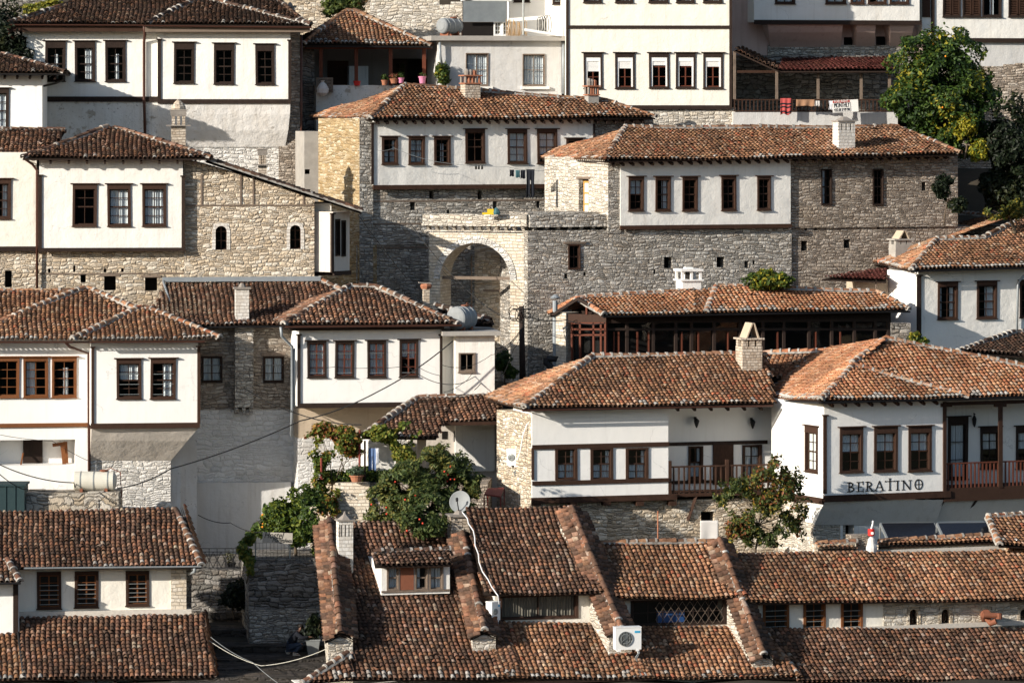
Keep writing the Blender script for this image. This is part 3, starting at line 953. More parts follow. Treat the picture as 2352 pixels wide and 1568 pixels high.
        # spandrels back to the wall face
        for sg in (-1, 1):
            e = um + sg * R2 * .9
            pts = [(um + sg * R2 * math.sin(t), zc + R2 * math.cos(t)) for t in [math.pi / 2 * k / 6 for k in range(7)]]
            mb.poly([(um, off + .003, zc + R2 * .9)] + [(min(max(p[0], um - R2*.9), um + R2*.9), off + .003, min(p[1], zc + R2*.9)) for p in pts[::1]] + [(e, off + .003, zc + R2 * .9)])
        w = mb.build('window', MAT[wall_m], s.root)
        if sash:
            mb = MB(); yy = off + .2
            for i in range(len(out) - 1):
                mb.bar((out[i][0], yy, out[i][1]), (out[i+1][0], yy, out[i+1][1]), .05, .05)
            mb.bar((u0, yy, z0 + .025), (u1, yy, z0 + .025), .05, .05)
            mb.bar((um, yy, z0), (um, yy, z1), .045, .045)
            mb.bar((u0, yy, zc), (u1, yy, zc), .03, .03); mb.bar((u0, yy, (z0 + zc) / 2), (u1, yy, (z0 + zc) / 2), .03, .03)
            mb.build('sash', MAT[m], w)
        mb = MB(); mb.poly([(p[0], off + .23, p[1]) for p in out]); mb.build('pane', MAT['glass'], w)

CUR = {
 'full': [(0, .49, 0, 1), (.51, 1, 0, 1)], 'right': [(.5, 1, 0, 1)], 'left': [(0, .45, 0, 1)], 'sides': [(0, .22, 0, 1), (.74, 1, 0, 1)],
 'lower': [(0, .46, 0, .5), (.54, 1, 0, .5), (.8, 1, .5, 1)], 'upper': [(0, 1, .5, 1)], 'top': [(0, .48, .55, .98), (.52, 1, .5, .98)], 'strip': [(.45, .7, 0, .8)],
}

# ------------------------------------------------------------------ plants
def crown(name, blobs, n, size, cols, parent, thr=-.35, freq=2.2, elong=1.7, seed=1, droop=.2):
    """leaf mesh: many small folded leaves through the volume of the blobs (x, y, z, rx, ry, rz in parent space)"""
    g = np.random.default_rng(seed)
    b = np.array(blobs, float)
    vol = (b[:, 3] * b[:, 4] * b[:, 5]) ** .75
    N = int(n * 1.9)
    i = g.choice(len(b), N, p=vol / vol.sum())
    d = g.normal(size=(N, 3)); d /= np.linalg.norm(d, axis=1)[:, None]
    r = g.random(N) ** .42
    r *= 1 + .22 * np.sin(d[:, 0] * 5 + i) * np.cos(d[:, 2] * 6 + i * 2)
    P = b[i, :3] + d * r[:, None] * b[i, 3:]
    f = freq
    nz = (np.sin(P[:, 0] * f + seed) * np.cos(P[:, 2] * f * 1.3 + 1.7 * seed) + np.sin(P[:, 1] * f * 1.1 + 2) * np.sin(P[:, 2] * f * .8 + P[:, 0] * f * .6)
          + .6 * np.sin(P[:, 0] * f * 2.7) * np.sin(P[:, 2] * f * 2.3 + 1) + g.normal(0, .25, N))
    k = nz > thr
    P, d, nz = P[k][:n], d[k][:n], nz[k][:n]
    n = len(P)
    a = d * .7 + g.normal(0, .6, (n, 3)); a[:, 2] += .5; a /= np.linalg.norm(a, axis=1)[:, None]      # leaf normal
    t = np.cross(a, g.normal(size=(n, 3))); t[:, 2] -= droop; t -= a * (t * a).sum(1)[:, None]; t /= np.linalg.norm(t, axis=1)[:, None]
    s = np.cross(a, t)
    sz = size * g.uniform(.6, 1.35, (n, 1))
    A = P - t * sz * elong / 2; B = P + s * sz * .42 + a * sz * .10; C = P + t * sz * elong / 2; E = P - s * sz * .42 + a * sz * .10
    V = np.stack([A, B, C, E], 1).reshape(-1, 3)
    F = np.arange(4 * n).reshape(-1, 4)
    cc = np.array([c for c, w in cols]); w = np.array([w for c, w in cols], float)
    # colour drifts between sprays, so clumps differ
    u = np.clip((g.random(n) + .28 * np.sin(P[:, 0] * 1.9 + seed) * np.sin(P[:, 2] * 1.6 + seed * 2)), 0, .999)
    idx = np.searchsorted(np.cumsum(w / w.sum()), u)
    col = cc[np.clip(idx, 0, len(cc) - 1)] * g.uniform(.75, 1.3, (n, 1))
    return npmesh(name, V, F, np.repeat(np.clip(col, 0, .8), 4, 0), [MAT['leaf']], None, parent, smooth=False)

GREEN = [((.026, .050, .010), 4), ((.05, .085, .014), 4), ((.09, .13, .018), 3), ((.15, .18, .02), 1), ((.28, .24, .02), .3)]
ORANGET = [((.018, .040, .009), 4), ((.036, .072, .013), 4), ((.065, .112, .017), 3.2), ((.12, .15, .02), 1.1), ((.28, .24, .02), .2)]
POMEG = [((.036, .058, .016), 4), ((.07, .095, .024), 4), ((.115, .13, .035), 2.6), ((.18, .165, .04), .8)]
VINE = [((.05, .09, .018), 2), ((.10, .14, .02), 3), ((.20, .19, .03), 2.4), ((.28, .15, .03), 1.6), ((.22, .07, .025), 1)]
SHADEB = [((.007, .013, .005), 4), ((.013, .022, .008), 3), ((.03, .036, .010), .5)]  # leaf colours dimmed to stand for bushes in deep shade

def limb(mb, a, b, r0, r1, n=5, bend=.1, mat=0):
    a = Vector(a); b = Vector(b)
    L = (b - a).length
    pts = []; rr = []
    off = Vector((random.uniform(-1, 1), random.uniform(-1, 1), random.uniform(-.3, .3))) * L * bend
    for k in range(n + 1):
        t = k / n
        pts.append(a.lerp(b, t) + off * math.sin(math.pi * t)); rr.append(r0 + (r1 - r0) * t)
    mb.tube(pts, rr, mat, 7)

def plant(name, label, cat, x, yb, Y, blobs, n, size, cols, trunk=True, fruit=None, group=None, base=None, thr=-.35, freq=2.2, seed=1, elong=1.7, tr=.09, xb=None):
    """blobs in picture units: (x, y, dY, rx, ry_vertical, rdepth metres)"""
    o = pt(xb if xb is not None else x, yb, Y)
    root = empty(name, Matrix.Translation(o), label, cat, group)
    B = []
    for (bx, by, dy, rx, rz, rd) in blobs:
        p = pt(bx, by, Y + dy) - o
        k = (DIST + Y) / FO
        B.append((p.x, p.y, p.z, rx * k, rd, rz * k))
    if trunk:
        mb = MB()
        cen = sum((Vector(b[:3]) for b in B), Vector()) / len(B)
        top = Vector((cen.x * .6, cen.y * .6, cen.z * .55))
        limb(mb, (0, 0, -.3), top, tr, tr * .6)
        for b in B:
            limb(mb, top, Vector(b[:3]), tr * .5, tr * .12)
            for q in range(2):
                limb(mb, top.lerp(Vector(b[:3]), .6), Vector(b[:3]) + Vector((random.uniform(-.7, .7) * b[3], random.uniform(-.5, .5) * b[4], random.uniform(-.2, .7) * b[5])), tr * .22, tr * .06)
        mb.build('trunk', MAT['bark'], root, smooth=True)
    crown('crown', B, int(n * 1.75), size * .72, cols, root, thr, freq, elong, seed)
    if fruit:
        m, cnt, r, fn = fruit
        g = random.Random(seed)
        mb = MB(); mb.lathe([(r * math.sin(math.pi * k / 8) + .001, -r * math.cos(math.pi * k / 8)) for k in range(9)], (0, 0, 0), 8)
        first = None
        for q in range(cnt):
            b = g.choice(B)
            loc = Vector((b[0] + g.uniform(-.85, .85) * b[3], b[1] - b[4] * g.uniform(.55, .95), b[2] + g.uniform(-.85, .5) * b[5]))
            if first is None:
                first = mb.build(fn, MAT[m], root, smooth=True); first.location = loc
            else:
                c = first.copy(); COL.objects.link(c); c.parent = root; c.location = loc
    return root
# ------------------------------------------------------------------ ground
GP = [(-220, -14), (-60, -5)] + [(terr(Y), pt(1176, y, Y).z) for Y, y in ((-12, 1604), (-9.5, 1568), (-4, 1512), (-2.4, 1474), (0, 1410), (3, 1290), (7.6, 1290), (9.6, 900), (13, 885), (16, 875), (20, 760), (24, 580), (28, 420), (36, 250), (44, -120))]
GP += [(90, GP[-1][1] + 14), (220, GP[-1][1] + 60)]
def ground(Y):
    for (a, za), (b, zb) in zip(GP, GP[1:]):
        if Y <= b: return za + (zb - za) * (Y - a) / (b - a)
    return GP[-1][1]
mb = MB()
ys = sorted({*[p[0] for p in GP], *range(-20, 50, 2)})
xs = [-220, -100, -50, -25, *range(-22, 24, 2), 25, 50, 100, 220]
def gz(x, Y):
    return ground(Y - .55 * max(0, x - 1.5) if Y < 8 else Y) + .12 * math.sin(x * 1.3) * math.sin(Y * .9) - (.04 if Y < 6 else 0)
for a, b in zip(xs, xs[1:]):
    for c, d in zip(ys, ys[1:]):
        mb.poly([(a, c, gz(a, c)), (b, c, gz(b, c)), (b, d, gz(b, d)), (a, d, gz(a, d))])
tag(mb.build('ground', MAT['earth']), kind='structure')

def solid(name, mb, mats, M, label, cat, group=None, smooth=False):
    mats = [MAT[k] for k in (mats if isinstance(mats, (list, tuple)) else [mats])]
    o = mb.build(name, mats, None, None, smooth)
    o.matrix_world = M
    return tag(o, label, cat, group)

# stone lane climbing between the lower houses: paving slabs with low steps
F = frm(600, 1568, -9.5)
mb = MB()
for k in range(8):
    Y0 = -13 + k * 2.1; z = ground(Y0 + 1.0) + .03
    a, b = -11.5, -5.9
    mb.box(a, b, Y0, Y0 + 2.1, z - .4, z)
    q = a
    while q < b - .3:                       # kerb stones on each step edge
        w = random.uniform(.4, .8); mb.box(q + .02, min(b, q + w), Y0 - .04, Y0 + .26, z - .2, z + random.uniform(.015, .05)); q += w
tag(mb.build('stone_lane', MAT['cobbles']), kind='structure')

# the wooded hill across the river, facing the town
mb = MB()
xs = list(range(-900, 901, 60)); yy = [(-330, -16), (-380, 10), (-440, 48), (-520, 82), (-640, 100), (-900, 90)]
hz = lambda x, Y, z: z + (9 * math.sin(x * .011 + Y * .013) + 6 * math.sin(x * .031 + 1)) * (Y < -340)
for p, q in zip(xs, xs[1:]):
    for (Ya, za), (Yb, zb) in zip(yy, yy[1:]):
        mb.poly([(p, Ya, hz(p, Ya, za)), (p, Yb, hz(p, Yb, zb)), (q, Yb, hz(q, Yb, zb)), (q, Ya, hz(q, Ya, za))])
plain('woodland', (.045, .055, .025), .95, 0, .5, .08, .3)
tag(mb.build('hill', MAT['woodland']), kind='structure')

# ================================================================== top row
# ---- hillside walls behind everything
def free_wall(name, label, x0, y0, x1, y1, Y, m, depth=.6, yaw=0, dz=1.5, group=None, rough=0):
    f = frm(x0, y1, Y, yaw)
    a = f.loc(x0, y0); b = f.loc(x1, y1)
    mb = MB()
    if rough:
        n = max(4, int((b.x - a.x) / .5))
        for k in range(n):
            u0, u1 = a.x + (b.x - a.x) * k / n, a.x + (b.x - a.x) * (k + 1) / n
            h = random.uniform(-rough, rough)
            mb.box(u0, u1, 0, depth, b.z - dz, a.z + h)
    else:
        mb.box(a.x, b.x, 0, depth, b.z - dz, a.z)
    return solid(name, mb, m, f.M, label, 'wall', group)

free_wall('hillside_wall', 'long brown rubble wall rising behind the mansion and the porch roof', 560, -40, 985, 60, 34, 'cream_rubble', .8, rough=.12)
free_wall('ruined_wall', 'bright broken stone wall beside the water tank on the flat roof', 850, 5, 1062, 75, 32.5, 'pale_rubble', 1.0, rough=.22)
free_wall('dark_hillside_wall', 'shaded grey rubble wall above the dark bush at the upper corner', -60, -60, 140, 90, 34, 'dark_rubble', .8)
free_wall('garden_wall', 'tan rubble wall to the side of the orange tree', 2170, 150, 2420, 255, 29.6, 'brown_rubble', .8, dz=3, rough=.1)

# ---- B1 mansion
h = House('white_mansion', 'large white mansion in two sections with six tall windows and a brown gutter', 'house', 362, 310, 23.4, 3)
for x0, y0, x1, y1, c in ((103,95,150,187,'strip'),(172,95,219,187,'right'),(242,94,289,187,'strip')):
    h.win(x0, y0, x1, y1, 'dark_wood', 0, 2, 4, c, li=.17, fw=.10)
for x0, y0, x1, y1 in ((399,98,446,191),(491,100,538,193),(587,102,631,194)):
    h.win(x0, y0, x1, y1, 'dark_wood', -.35, 2, 4, None, li=.17, fw=.09)
h.wall(51, 60, 366, 230, 'white_plaster', 0, 8)
h.wall(98, 230, 364, 330, 'worn_plaster', .02, 7.9, dz=3)
h.wall(362, 60, 667, 232, 'white_plaster', -.35, 1.5, name='wall_bay')
h.batter([(362, 667, 232, -.35), (362, 666, 262, -.26), (361, 662, 300, -.05), (358, 655, 338, .3)], 'peeling_plaster', 1.0)
h.wall(425, 336, 688, 440, 'white_rubble', .35, 3, dz=2)
h.wall(640, 62, 690, 440, 'brown_rubble', .28, 7.6, dz=2)
h.band(98, 222, 362, 234); h.band(362, 228, 668, 238, -.35)
h.post(53, 88, 60, 222); h.post(362, 92, 370, 228, -.35); h.post(662, 94, 669, 230, -.35)
h.box(22, 61, 334, 73, 'brown_wood', -.5, .0, .14, 'fascia_beam'); h.box(333, 63, 712, 74, 'grey_wood', -.78, .0, .14, 'fascia_beam')
h.gutter((20, 56, -.62), (330, 57, -.62)); h.gutter((328, 58, -.92), (716, 62, -.92))
h.pipe([(331, 60, -.6), (333, 80, -.4), (331, 95, -.12), (331, 230, -.12), (333, 308, -.1)], r=.06)
h.pipe([(19, 60, -.6), (22, 80, -.4), (46, 98, .1), (47, 150, .1)], r=.05)
h.pipe([(692, 80, .2), (692, 430, .2)], r=.05)
h.hip((20, 53), (704, 55), (250, -24), (610, -24), 4.2, 0, .55, 'dark', white=.15, cw=.4)
h.hip((338, 53), (714, 56), (452, -3), (474, -3), 2.7, -.35, .55, 'dark', white=.2, cw=.4)
h.chimney(655, 677, 12, 45, 4.5, 'slab', 'worn_plaster')
h.chimney(629, 645, 6, 40, 5.5, 'tent', 'terracotta' if False else 'chimney_stone')

# ---- B0 small house at the left edge
h = House('small_white_house', 'small bright white house with one lace-curtained window, cut off beside the mansion', 'house', 97, 300, 19.6, 3)
h.win(-30, 203, 20, 298, 'dark_wood', 0, 2, 4, 'full', fw=.1)
h.wall(-160, 168, 97, 302, 'white_plaster_clean', 0, 4.2, dz=2)
h.hip((-150, 163), (150, 166), (-160, 120), (4, 123), 2.3, 0, .6, 'dark', white=.15, cw=.4)
h.gutter((-150, 168, -.68), (150, 170, -.68), 'black_iron')
h.rafters((-120, 166, -.55), (140, 168, -.55), 9)
h.pipe([(146, 172, -.6), (146, 184, -.3), (126, 192, .0), (100, 198, .15)], 'black_iron', .045)
h.chimney(381, 437, 229, 336, 1.5, 'cone') if False else None

# ---- B6 porch house
h = House('porch_house', 'old house with an open dark timber porch under a weathered hipped tile roof', 'house', 840, 230, 26.4, 10)
h.hole(905, 135, 985, 196, 3.4, .4)
h.wall(690, 104, 990, 240, 'shade_plaster', 3.4, 2)
h.wall(726, 196, 985, 262, 'worn_plaster', -.25, 3.6, name='parapet', dz=2)
h.wall(686, 104, 722, 262, 'dark_rubble', .3, 4, dz=2)
h.hip((697, 100), (992, 104), (795, 24), (812, 24), 2.4, 0, .55, 'mid', white=.75, cw=.2)
h.band(700, 106, 990, 113, -.3, 'red_wood')
for x in (733, 814, 893, 970): h.post(x, 112, x + 8, 199, -.2, 'red_wood', .05)
h.gutter((700, 106, -.6), (995, 107, -.6), 'black_iron')
h.box(752, 140, 800, 200, 'brown_wood', 3.4, .05, .02, 'door')
h.win(902, 138, 935, 190, 'dark_wood', 3.4, 2, 3)
f = h.fr
mb = MB(); a = f.loc(802, 152, 2.5); b = f.loc(846, 197, 2.5); mb.box(a.x, b.x, 2.5, 3.1, b.z, a.z); mb.box(a.x, b.x, 2.48, 2.5, b.z + (a.z-b.z)*.62, b.z + (a.z-b.z)*.64)
mb.box(b.x - .1, b.x - .06, 2.44, 2.5, b.z + .3, b.z + .8)
solid('old_fridge', mb, 'fridge', f.M, 'pale old fridge standing inside the dark timber porch', 'fridge')
def pot(x, y, Y, r, hgt, m, label, cols=GREEN, leaf=160, group='flower pots on the porch parapet', pl=.16, shape=0):
    """pot with a small plant; (x, y) is the foot"""
    o = pt(x, y, Y)
    root = empty('flower_pot', Matrix.Translation(o), label, 'flower pot', group)
    mb = MB(); mb.lathe([(r * .68, 0), (r * .92, hgt * .82), (r * 1.06, hgt * .84), (r * 1.06, hgt), (r * .88, hgt), (r * .86, hgt * .9)], n=14)
    mb.build('pot', MAT[m], root, smooth=False)
    if leaf:
        mb = MB()
        for k in range(4): limb(mb, (0, 0, hgt * .8), (random.uniform(-.6, .6) * r, random.uniform(-.5, .5) * r, hgt + pl * random.uniform(.7, 1.3)), .012, .006)
        mb.build('stem', MAT['bark'], root)
        crown('foliage', [(0, 0, hgt + pl * .7, r * 1.15, r * 1.1, pl)], leaf, .06, cols, root, seed=int(x))
    return root
PY = 26.0
pot(883, 196, PY, .14, .22, 'terracotta', 'terracotta pot with a spiky green plant beside the porch post')
pot(905, 192, PY, .18, .20, 'terracotta', 'wide terracotta pot with a red-leaved plant on the porch parapet', [((.28,.07,.05),3),((.12,.09,.03),2)])
pot(921, 191, PY, .13, .22, 'pink_pot', 'small pink pot with green leaves next to the wide terracotta pot')
pot(970, 192, PY, .16, .30, 'pink_pot', 'tall pink pot standing alone before the end porch post', leaf=40, pl=.1)
mb = MB(); mb.lathe([(.12, 0), (.16, .2), (.17, .2), (.15, .18)], n=12)
solid('red_bucket', mb, 'red_plastic', Matrix.Translation(pt(820, 197, PY)), 'bright red bucket on the porch parapet by a post', 'bucket')
# crate and sack by the porch post
mb = MB()
for k in range(5): mb.box(0, .7, 0, .5, k * .13, k * .13 + .10)
for q in (0, .64): mb.box(q, q + .06, .02, .08, 0, .62); mb.box(q, q + .06, .42, .48, 0, .62)
solid('slatted_crate', mb, 'grey_wood', Matrix.Translation(pt(726, 212, PY - .6)), 'grey slatted crate stacked at the dark end of the porch', 'crate')
mb = MB(); mb.lathe([(.10, 0), (.24, .12), (.26, .3), (.16, .48), (.05, .58), (.10, .64)], n=9)
solid('plastic_sack', mb, 'white_cloth', Matrix.Translation(pt(741, 220, PY - .9)), 'knotted white plastic sack hanging in front of the crate', 'sack')
plant('potted_bush', 'leafy green bush growing at the corner of the porch and the concrete house', 'bush', 1020, 205, 25.1, [(1018, 172, 0, 17, 26, .4), (1008, 160, 0, 9, 16, .3)], 900, .11, GREEN, tr=.04, seed=3)

# ---- B7 concrete house
h = House('concrete_house', 'plain grey rendered house with a flat concrete roof and two curtained windows', 'house', 1012, 220, 25.4, 9)
for x0, y0, x1, y1 in ((1069,122,1121,199),(1200,124,1251,199)):
    h.win(x0, y0, x1, y1, 'grey_wood', 0, 2, 2, 'full', li=.03, fw=.03, cap=False, sill=False, bars=3, mid=False)
    h.box(x0 - 4, y1, x1 + 10, y1 + 6, 'white_plaster', 0, .14, .02, 'window_sill')
h.wall(1012, 94, 1290, 300, 'grey_plaster', 0, 4.2)
h.box(988, 83, 1303, 94, 'concrete', 0, .35, 4.4, 'roof_slab')
h.pipe([(1294, 96, -.1), (1294, 216, -.1)], 'zinc', .06)
h.pipe([(1010, 97, -.2), (1011, 130, -.2), (1015, 150, -.1)], 'zinc', .06)
SLB = h.fr
def tank(name, x0, y0, x1, y1, Y, m, label, yaw=0, ln=None, legs=True, group=None, ribs=0):
    """lying cylinder between picture columns x0 and x1, or seen end on when ln is given"""
    f = frm((x0 + x1) / 2, y1, Y, yaw)
    a, b = f.loc(x0, y0), f.loc(x1, y1)
    r = (a.z - b.z) / 2; L = ln or (b.x - a.x)
    root = empty(name, f.M, label, 'water tank', group)
    mb = MB(); M = Matrix.Rotation(R(90), 4, 'Y')
    pr = [(r * .55, -L / 2 - .1), (r * .9, -L / 2 - .04), (r, -L / 2), (r, L / 2), (r * .9, L / 2 + .04), (r * .55, L / 2 + .1)]
    mb.lathe(pr, (0, 0, r + .08), 28, 0, M)
    mb.build('barrel', MAT[m], root, smooth=False)
    mb = MB()
    for q in (-L * .34, 0.0, L * .36): mb.lathe([(r + .002, q - .025), (r + .012, q - .02), (r + .012, q + .02), (r + .002, q + .025)], (0, 0, r + .08), 28, 0, M)
    mb.build('strap', MAT['gutter_grey'], root)
    mb = MB()
    for q in (-L * .32, L * .32):
        mb.box(q - .05, q + .05, -r * .7, r * .7, -.1, .22)
    mb.build('cradle', MAT['rust'], root)
    mb = MB(); mb.lathe([(.10, 2 * r + .06), (.16, 2 * r + .10), (.16, 2 * r + .13), (.02, 2 * r + .15)], (L * .25, 0, 0), 10)
    mb.tube([(L * .3, 0, 2 * r + .1), (L * .42, 0, 2 * r + .2), (L * .5 + .25, 0, 2 * r + .05), (L * .5 + .3, 0, -.2)], .018)
    mb.build('filler_cap', MAT['rust'], root)
    return root
tank('water_tank', 1012, 46, 1054, 82, 26.0, 'dish_grey', 'grey metal water tank lying at the edge of the flat concrete roof', 50, 1.0)
# things on the flat roof
h = House('roof_shed', 'makeshift shed of corrugated metal and old window frames on the flat roof', 'shed', 1062, 82, 27.6, 8)
mb = MB(); a = h.L(1063, 3); b = h.L(1163, 51)
n = 44
for k in range(n):
    x0, x1 = a.x + (b.x - a.x) * 0, b.x
    z0, z1 = b.z + (a.z - b.z) * k / n, b.z + (a.z - b.z) * (k + 1) / n
    mb.poly([(x0, -.1 + .025 * (k % 2), z0), (x1, -.1 + .025 * (k % 2), z0), (x1, -.1 + .025 * ((k + 1) % 2), z1), (x0, -.1 + .025 * ((k + 1) % 2), z1)])
mb.build('corrugated_sheet', MAT['zinc'], h.root)
h.box(1060, 52, 1140, 84, 'interior', .15, 0, .1, 'dark_opening'); h.box(1142, 50, 1175, 84, 'beige_plaster', .2, 0, .1, 'wall')  # solid near-black panel stands in for the shade of the opening
h.win(1134, 49, 1153, 83, 'pvc_white', .1, 2, 3, None, li=.06, fw=.05, cap=False, sill=False); h.win(1153, 49, 1171, 83, 'pvc_white', .05, 2, 3, None, li=.06, fw=.05, cap=False, sill=False)
h.box(1062, -60, 1175, 3, 'grey_plaster', .1, 0, .6, 'wall'); h.box(1066, -40, 1080, 1, 'dark_wood', .1, .05, .0, 'window')
mb = MB()
for k in range(26): 
    q = k * .035; mb.tube([(q, .02 * (k % 2), 0), (q + .08 * math.sin(k), .02 * (k % 2), random.uniform(.55, .72))], .016, n=5)
solid('wicker_bundle', mb, 'wicker', Matrix.Translation(pt(1163, 83, 26.4)), 'tan wicker screen leaning by the pole on the flat roof', 'screen')
mb = MB(); mb.tube([(0, 0, 0), (0, 0, 2.4)], .045, n=8); mb.box(-.12, .12, -.12, .12, 0, .03)
solid('roof_pole', mb, 'gutter_grey', Matrix.Translation(pt(1202, 82, 25.9)), 'upright grey pole on the flat concrete roof', 'pole')
mb = MB(); mb.tube([(0, 0, .28), (.7, 0, .16), (1.35, .05, .07)], .07, n=8)
solid('drain_pipe', mb, 'pvc_white', Matrix.Translation(pt(1204, 84, 25.7)), 'loose white drain pipe lying on the flat roof edge', 'pipe')
mb = MB()
for k in range(5):
    mb.tube([(.1*k + .32 * math.cos(t) * (.6 + .1*k) * .4, .03 * k, .42 + .42 * math.sin(t) * (.8 + .05 * k)) for t in [2 * math.pi * i / 18 for i in range(19)]], .016, n=5)
solid('cable_coil', mb, 'cable_black', Matrix.Translation(pt(1238, 80, 26.2)), 'tall coil of dark cable leaning on the flat roof', 'cable coil')

# ---- B8 tall cream house
h = House('tall_cream_house', 'tall bright cream house with dark timber bands and five windows with white roller shutters', 'house', 1305, 290, 24.6, 3)
for (x0, x1, sh, y1) in ((1341,1384,.34,203),(1413,1458,.24,203),(1491,1537,.14,202),(1552,1597,.16,202),(1615,1660,.18,203)):
    h.win(x0, 122, x1, y1, 'dark_wood', 0, 2, 3, None, li=.12, fw=.08, sm='red_wood', shutter=sh + .14, mid=False)
for (x0, x1, c) in ((1340,1382,'lower'),(1413,1454,'full'),(1490,1535,'lower'),(1553,1595,'full'),(1615,1659,'full')):
    h.win(x0, -74, x1, 6, 'dark_wood', 0, 2, 3, c, fw=.08)
h.wall(1303, -120, 1680, 64, 'cream_plaster', 0, 6); h.wall(1303, 64, 1680, 247, 'cream_plaster', 0, 6)
h.wall(1300, 247, 1690, 330, 'pale_rubble', .08, 5.5, dz=2)
h.band(1303, 59, 1680, 66); h.band(1400, 242, 1681, 251)
h.post(1300, -100, 1306, 220, cap=False); h.post(1675, -100, 1681, 245, cap=False)
# neighbour wall filling between the flat roof and the cream house
h = House('upper_white_house', 'plain white house wall above the flat roof with one small barred window', 'house', 1180, 85, 29.0, 2)
h.win(1269, -40, 1291, 10, 'dark_wood', 0, 2, 3, 'full', bars=4); h.win(1180, -60, 1217, 5, 'dark_wood', 0, 2, 3, 'full')
h.wall(1170, -100, 1306, 92, 'white_plaster_clean', 0, 3)

# ---- B9 oriel house at the top
h = House('shaded_oriel_house', 'shaded white house with a curved bay over dark niches behind the red porch roof', 'house', 1732, 150, 28.9, 12)
for x0, x1, c in ((1780,1826,'full'),(1896,1943,'lower'),(1953,1985,'full'),(1993,2036,'right'),(2043,2088,'full')):
    h.win(x0, -75, x1, 9, 'brown_wood', -.9, 2, 4, c)
h.wall(1732, -100, 2112, 52, 'white_plaster', -.9, 2.0, name='wall_bay')
h.hole(1938, 86, 1964, 130, .18, .4); h.hole(2012, 84, 2040, 126, .18, .4)
h.wall(1640, -100, 2170, 160, 'pink_plaster', .18, 5, dz=2)
h.band(1732, 47, 2116, 57, -.9, proud=.08)
h.batter([(1764, 1936, 57, -.85), (1766, 1934, 75, -.6), (1768, 1932, 98, -.1), (1770, 1930, 112, .16)], 'pink_plaster', .4, 'bay_bracket')
h.batter([(1968, 2012, 57, -.85), (1968, 2010, 75, -.6), (1967, 2009, 98, -.1), (1966, 2008, 110, .16)], 'pink_plaster', .4, 'bay_bracket')
h.batter([(2044, 2100, 57, -.85), (2044, 2096, 75, -.6), (2044, 2090, 98, -.1), (2044, 2084, 110, .16)], 'pink_plaster', .4, 'bay_bracket')
h.wall(1764, 104, 2100, 150, 'grey_rubble', .1, .5)
# right neighbour
h = House('shuttered_house', 'white house with brown louvred shutters at the top corner above the orange tree', 'house', 2140, 150, 30.0, 12)
for x0, x1 in ((2165,2206),(2211,2253),(2256,2300),(2316,2362)):
    f = h.win(x0, -70, x1, 39, 'dark_wood', 0, 2, 1, 'strip' if x0 == 2256 else None, li=.05, fw=.06)
    u0, u1, z0, z1 = h.rect(x0, -66, x1, 36, 0)
    if x0 != 2256:
        mb = MB(); um = (u0 + u1) / 2
        for (p, q) in ((u0 + .04, um - .02), (um + .02, u1 - .04)):
            mb.box(p, p + .06, -.02, .03, z0, z1); mb.box(q - .06, q, -.02, .03, z0, z1); mb.box(p, q, -.02, .03, z0, z0 + .07)
            z = z0 + .1
            while z < z1: mb.hexa([(p+.06,-.02,z),(q-.06,-.02,z),(q-.06,.025,z+.04),(p+.06,.025,z+.04),(p+.06,-.02,z+.012),(q-.06,-.02,z+.012),(q-.06,.025,z+.052),(p+.06,.025,z+.052)]); z += .075
        mb.build('shutter', MAT['brown_wood'], f)
h.wall(2118, -100, 2420, 92, 'white_plaster', 0, 5)
h.wall(2160, 92, 2420, 165, 'grey_plaster', .08, 5, dz=2)
h.band(2140, 88, 2420, 98); h.post(2138, -100, 2146, 90, cap=False)
h.box(2118, -60, 2136, 40, 'brown_wood', 0, .06, .02, 'shutter')

# ---- red porch with laundry
h = House('red_porch', 'dark open timber porch under a dull red tile roof, with a railing', 'porch', 1685, 290, 24.8, 6)
h.wall(1684, 128, 2062, 262, 'dark_rubble', 3.2, .4, dz=1)  # back wall in dark stone to stand for the porch's deep shade
h.wall(1684, 258, 2062, 300, 'grey_plaster', 0, 3.4, name='parapet', dz=2)
h.plane([(1787, 160, -.35), (2050, 160, -.35), (2042, 133, 3.3), (1800, 133, 3.3)], 'red', pitch=.19)
h.plane([(1688, 113, -.1), (1790, 160, -.4), (1812, 150, 3.2), (1700, 108, 3.2)], 'old', 'side_roof')
for x in (1684, 1781, 1876, 1975, 2040): h.post(x, 158 if x > 1690 else 118, x + 6, 228, .1, 'grey_wood', .04, cap=False)
h.band(1684, 162, 2045, 168, .15, 'brown_wood')
mb = MB(); a = h.L(1686, 228, .02); b = h.L(2050, 258, .02)
mb.box(a.x, b.x, 0, .07, a.z - .05, a.z); mb.box(a.x, b.x, 0, .07, b.z + .02, b.z + .07)
q = a.x
while q < b.x: mb.box(q, q + .045, .01, .055, b.z + .06, a.z - .04); q += .165
mb.build('railing', MAT['brown_wood'], h.root)
PR = h.fr
